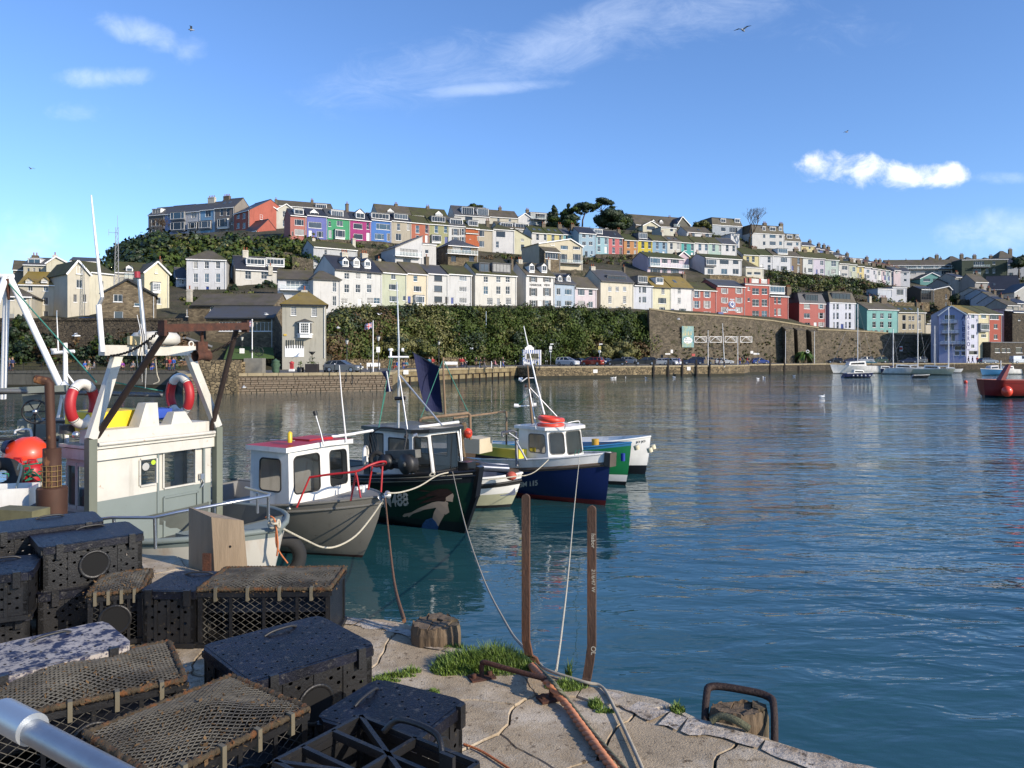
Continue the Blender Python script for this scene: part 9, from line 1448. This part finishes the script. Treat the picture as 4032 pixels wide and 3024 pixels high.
  for k,(xx,yy)in enumerate(((a*.4,b*.12),)):obj('strap_handle',MB().tube(smooth_path([v(xx-.09,yy,h+.02),v(xx-.05,yy+.01,h+.035),v(xx+.05,yy+.02,h+.035),v(xx+.1,yy+.02,h+.02)]),.007,6),plastic,T)
  for xx in(a*.12,a*.85):obj('lid_clip',MB().box(xx-.02,xx+.02,b+.01,b+.035,h-.07,h+.03),potp,T)
 elif kind=='open':
  net(lambda u,w:v(a*u,b*w,h*.55),int(a/.02),int(b/.02),.0025,'inner_netting',T);gr=MB();z=h
  for(x0,y0,x1,y1)in((0,0,a,0),(a,0,a,b),(a,b,0,b),(0,b,0,0),(0,b*.5,a,b*.5),(a*.35,0,a*.35,b),(a*.7,0,a*.7,b),(0,0,a*.35,b*.5),(a*.35,b*.5,a*.7,b),(a,0,a*.7,b*.5)):gr.beam(v(x0,y0,z),v(x1,y1,z),.018,.03)
  obj('lattice_lid',gr,potp,T);obj('strap_handle',MB().tube(smooth_path([v(.02,b*.25,z),v(-.01,b*.35,z+.05),v(-.01,b*.65,z+.05),v(.02,b*.75,z)]),.012,7),potp,T);obj('hook',MB().box(a*.3,a*.34,b*.9,b,z,z+.09),potp,T)
 return T
pot('mesh',(911,2671),(1279,2766),(330,2900),1.5,'netted pot with an orange rusty rim, nearest the steel handrail');pot('mesh',(664,2535),(962,2633),(-20,2665),1.5,'netted pot heaped with weed behind the nearest netted one')
pot('lid',(1250,2440),(1477,2550),(804,2557),1.5,'pot with a big scuffed navy lid and two strap handles');pot('lid',(1487,2695),(1824,2776),(1254,2841),1.57,'pot with a navy lid at the front right of the heap',h=.3);pot('open',(1420,2830),(1850,3040),(1080,3010),1.45,'black lattice topped pot cut by the bottom of the picture',h=.38)
pot('blotch',(400,2462),(535,2545),(-160,2590),1.47,'pot with a blotchy white and blue lid at the left',h=.35)
def potb(kind,nl,nr,d,dep,label,h=.37,**k):
 zt_=EYE-d;a,b=G(*nl,zt_),G(*nr,zt_);u=(b-a).normalized();n=Vector((-u.y,u.x,0));bk=a+n*dep;pr=lambda q:(CX+F*q.x/q.y,HY+F*d/q.y);q0,q3=b+n*dep,a+n*dep
 return pot(kind,pr(a+n*dep)if 0 else pr(q0),pr(b),pr(q3),d,label,h,wd=dep,**k)if 0 else pot(kind,pr(bk),pr(a),pr(bk+(b-a)),d,label,h,wd=None,**k)if 0 else _pb(kind,a,b,n,dep,d,label,h,pr,**k)
def _pb(kind,a,b,n,dep,d,label,h,pr,**k):
 T=pot(kind,pr(b+n*dep),pr(b),pr(a+n*dep),d,label,h,wd=dep,**k);return T
potb('mesh',(778,2329),(1300,2325),1.53,.5,'long netted pot with a rusty rim at the edge of the quay',hole=False);potb('mesh',(345,2350),(560,2330),1.55,.5,'small dark netted pot left of the long one',h=.33);potb('lid',(562,2335),(768,2338),1.54,.42,'narrow ribbed black pot between the two netted ones',h=.35,hole=False)
potb('lid',(150,2352),(575,2290),1.60,.5,'lower perforated crate of the tall stack at the left',h=.3,hole=False);potb('lid',(170,2166),(560,2110),1.3,.5,'upper perforated crate with a round black entrance',h=.3);potb('lid',(-140,2140),(330,2085),1.22,.5,'crate behind the upper perforated one',h=.35)if 0 else potb('lid',(-60,2118),(400,2062),1.27,.45,'third crate standing behind the tall stack',h=.6,hole=False)
potb('lid',(-260,2300),(112,2262),1.38,.45,'upper dark framed pot at the left edge',h=.28,hole=False);potb('lid',(-260,2480),(118,2420),1.67,.45,'lower dark framed pot at the left edge with a red band',h=.24,hole=False)
T=thing('handrail','shiny galvanised handrail with a sleeve coupling in the bottom left corner','handrail',P(95,2862,1.5),0);o_=T.location;q=[P(-420,2590,1.86),P(95,2862,1.5),P(700,3185,1.22)];gv=mat('galvanised_rail',(.26,.28,.31),.42,.8,var=.18,vs=9,bump=.05,bs=50)
obj('rail_tube',MB().tube([p-o_ for p in q],.0235,24),gv,T);d_=(q[2]-q[0]).normalized();c_=P(75,2845,1.51);obj('sleeve_coupling',MB().tube([c_-d_*.07-o_,c_+d_*.055-o_],.031,24),mat('galv_bright',(.42,.45,.48),.4,.7,var=.1),T)
for p_ in(q[0],P(900,3400,1.1)):obj('stanchion',MB().tube([p_-o_,Vector((p_.x,p_.y,ZQ))-o_],.0235,12),gv,T)
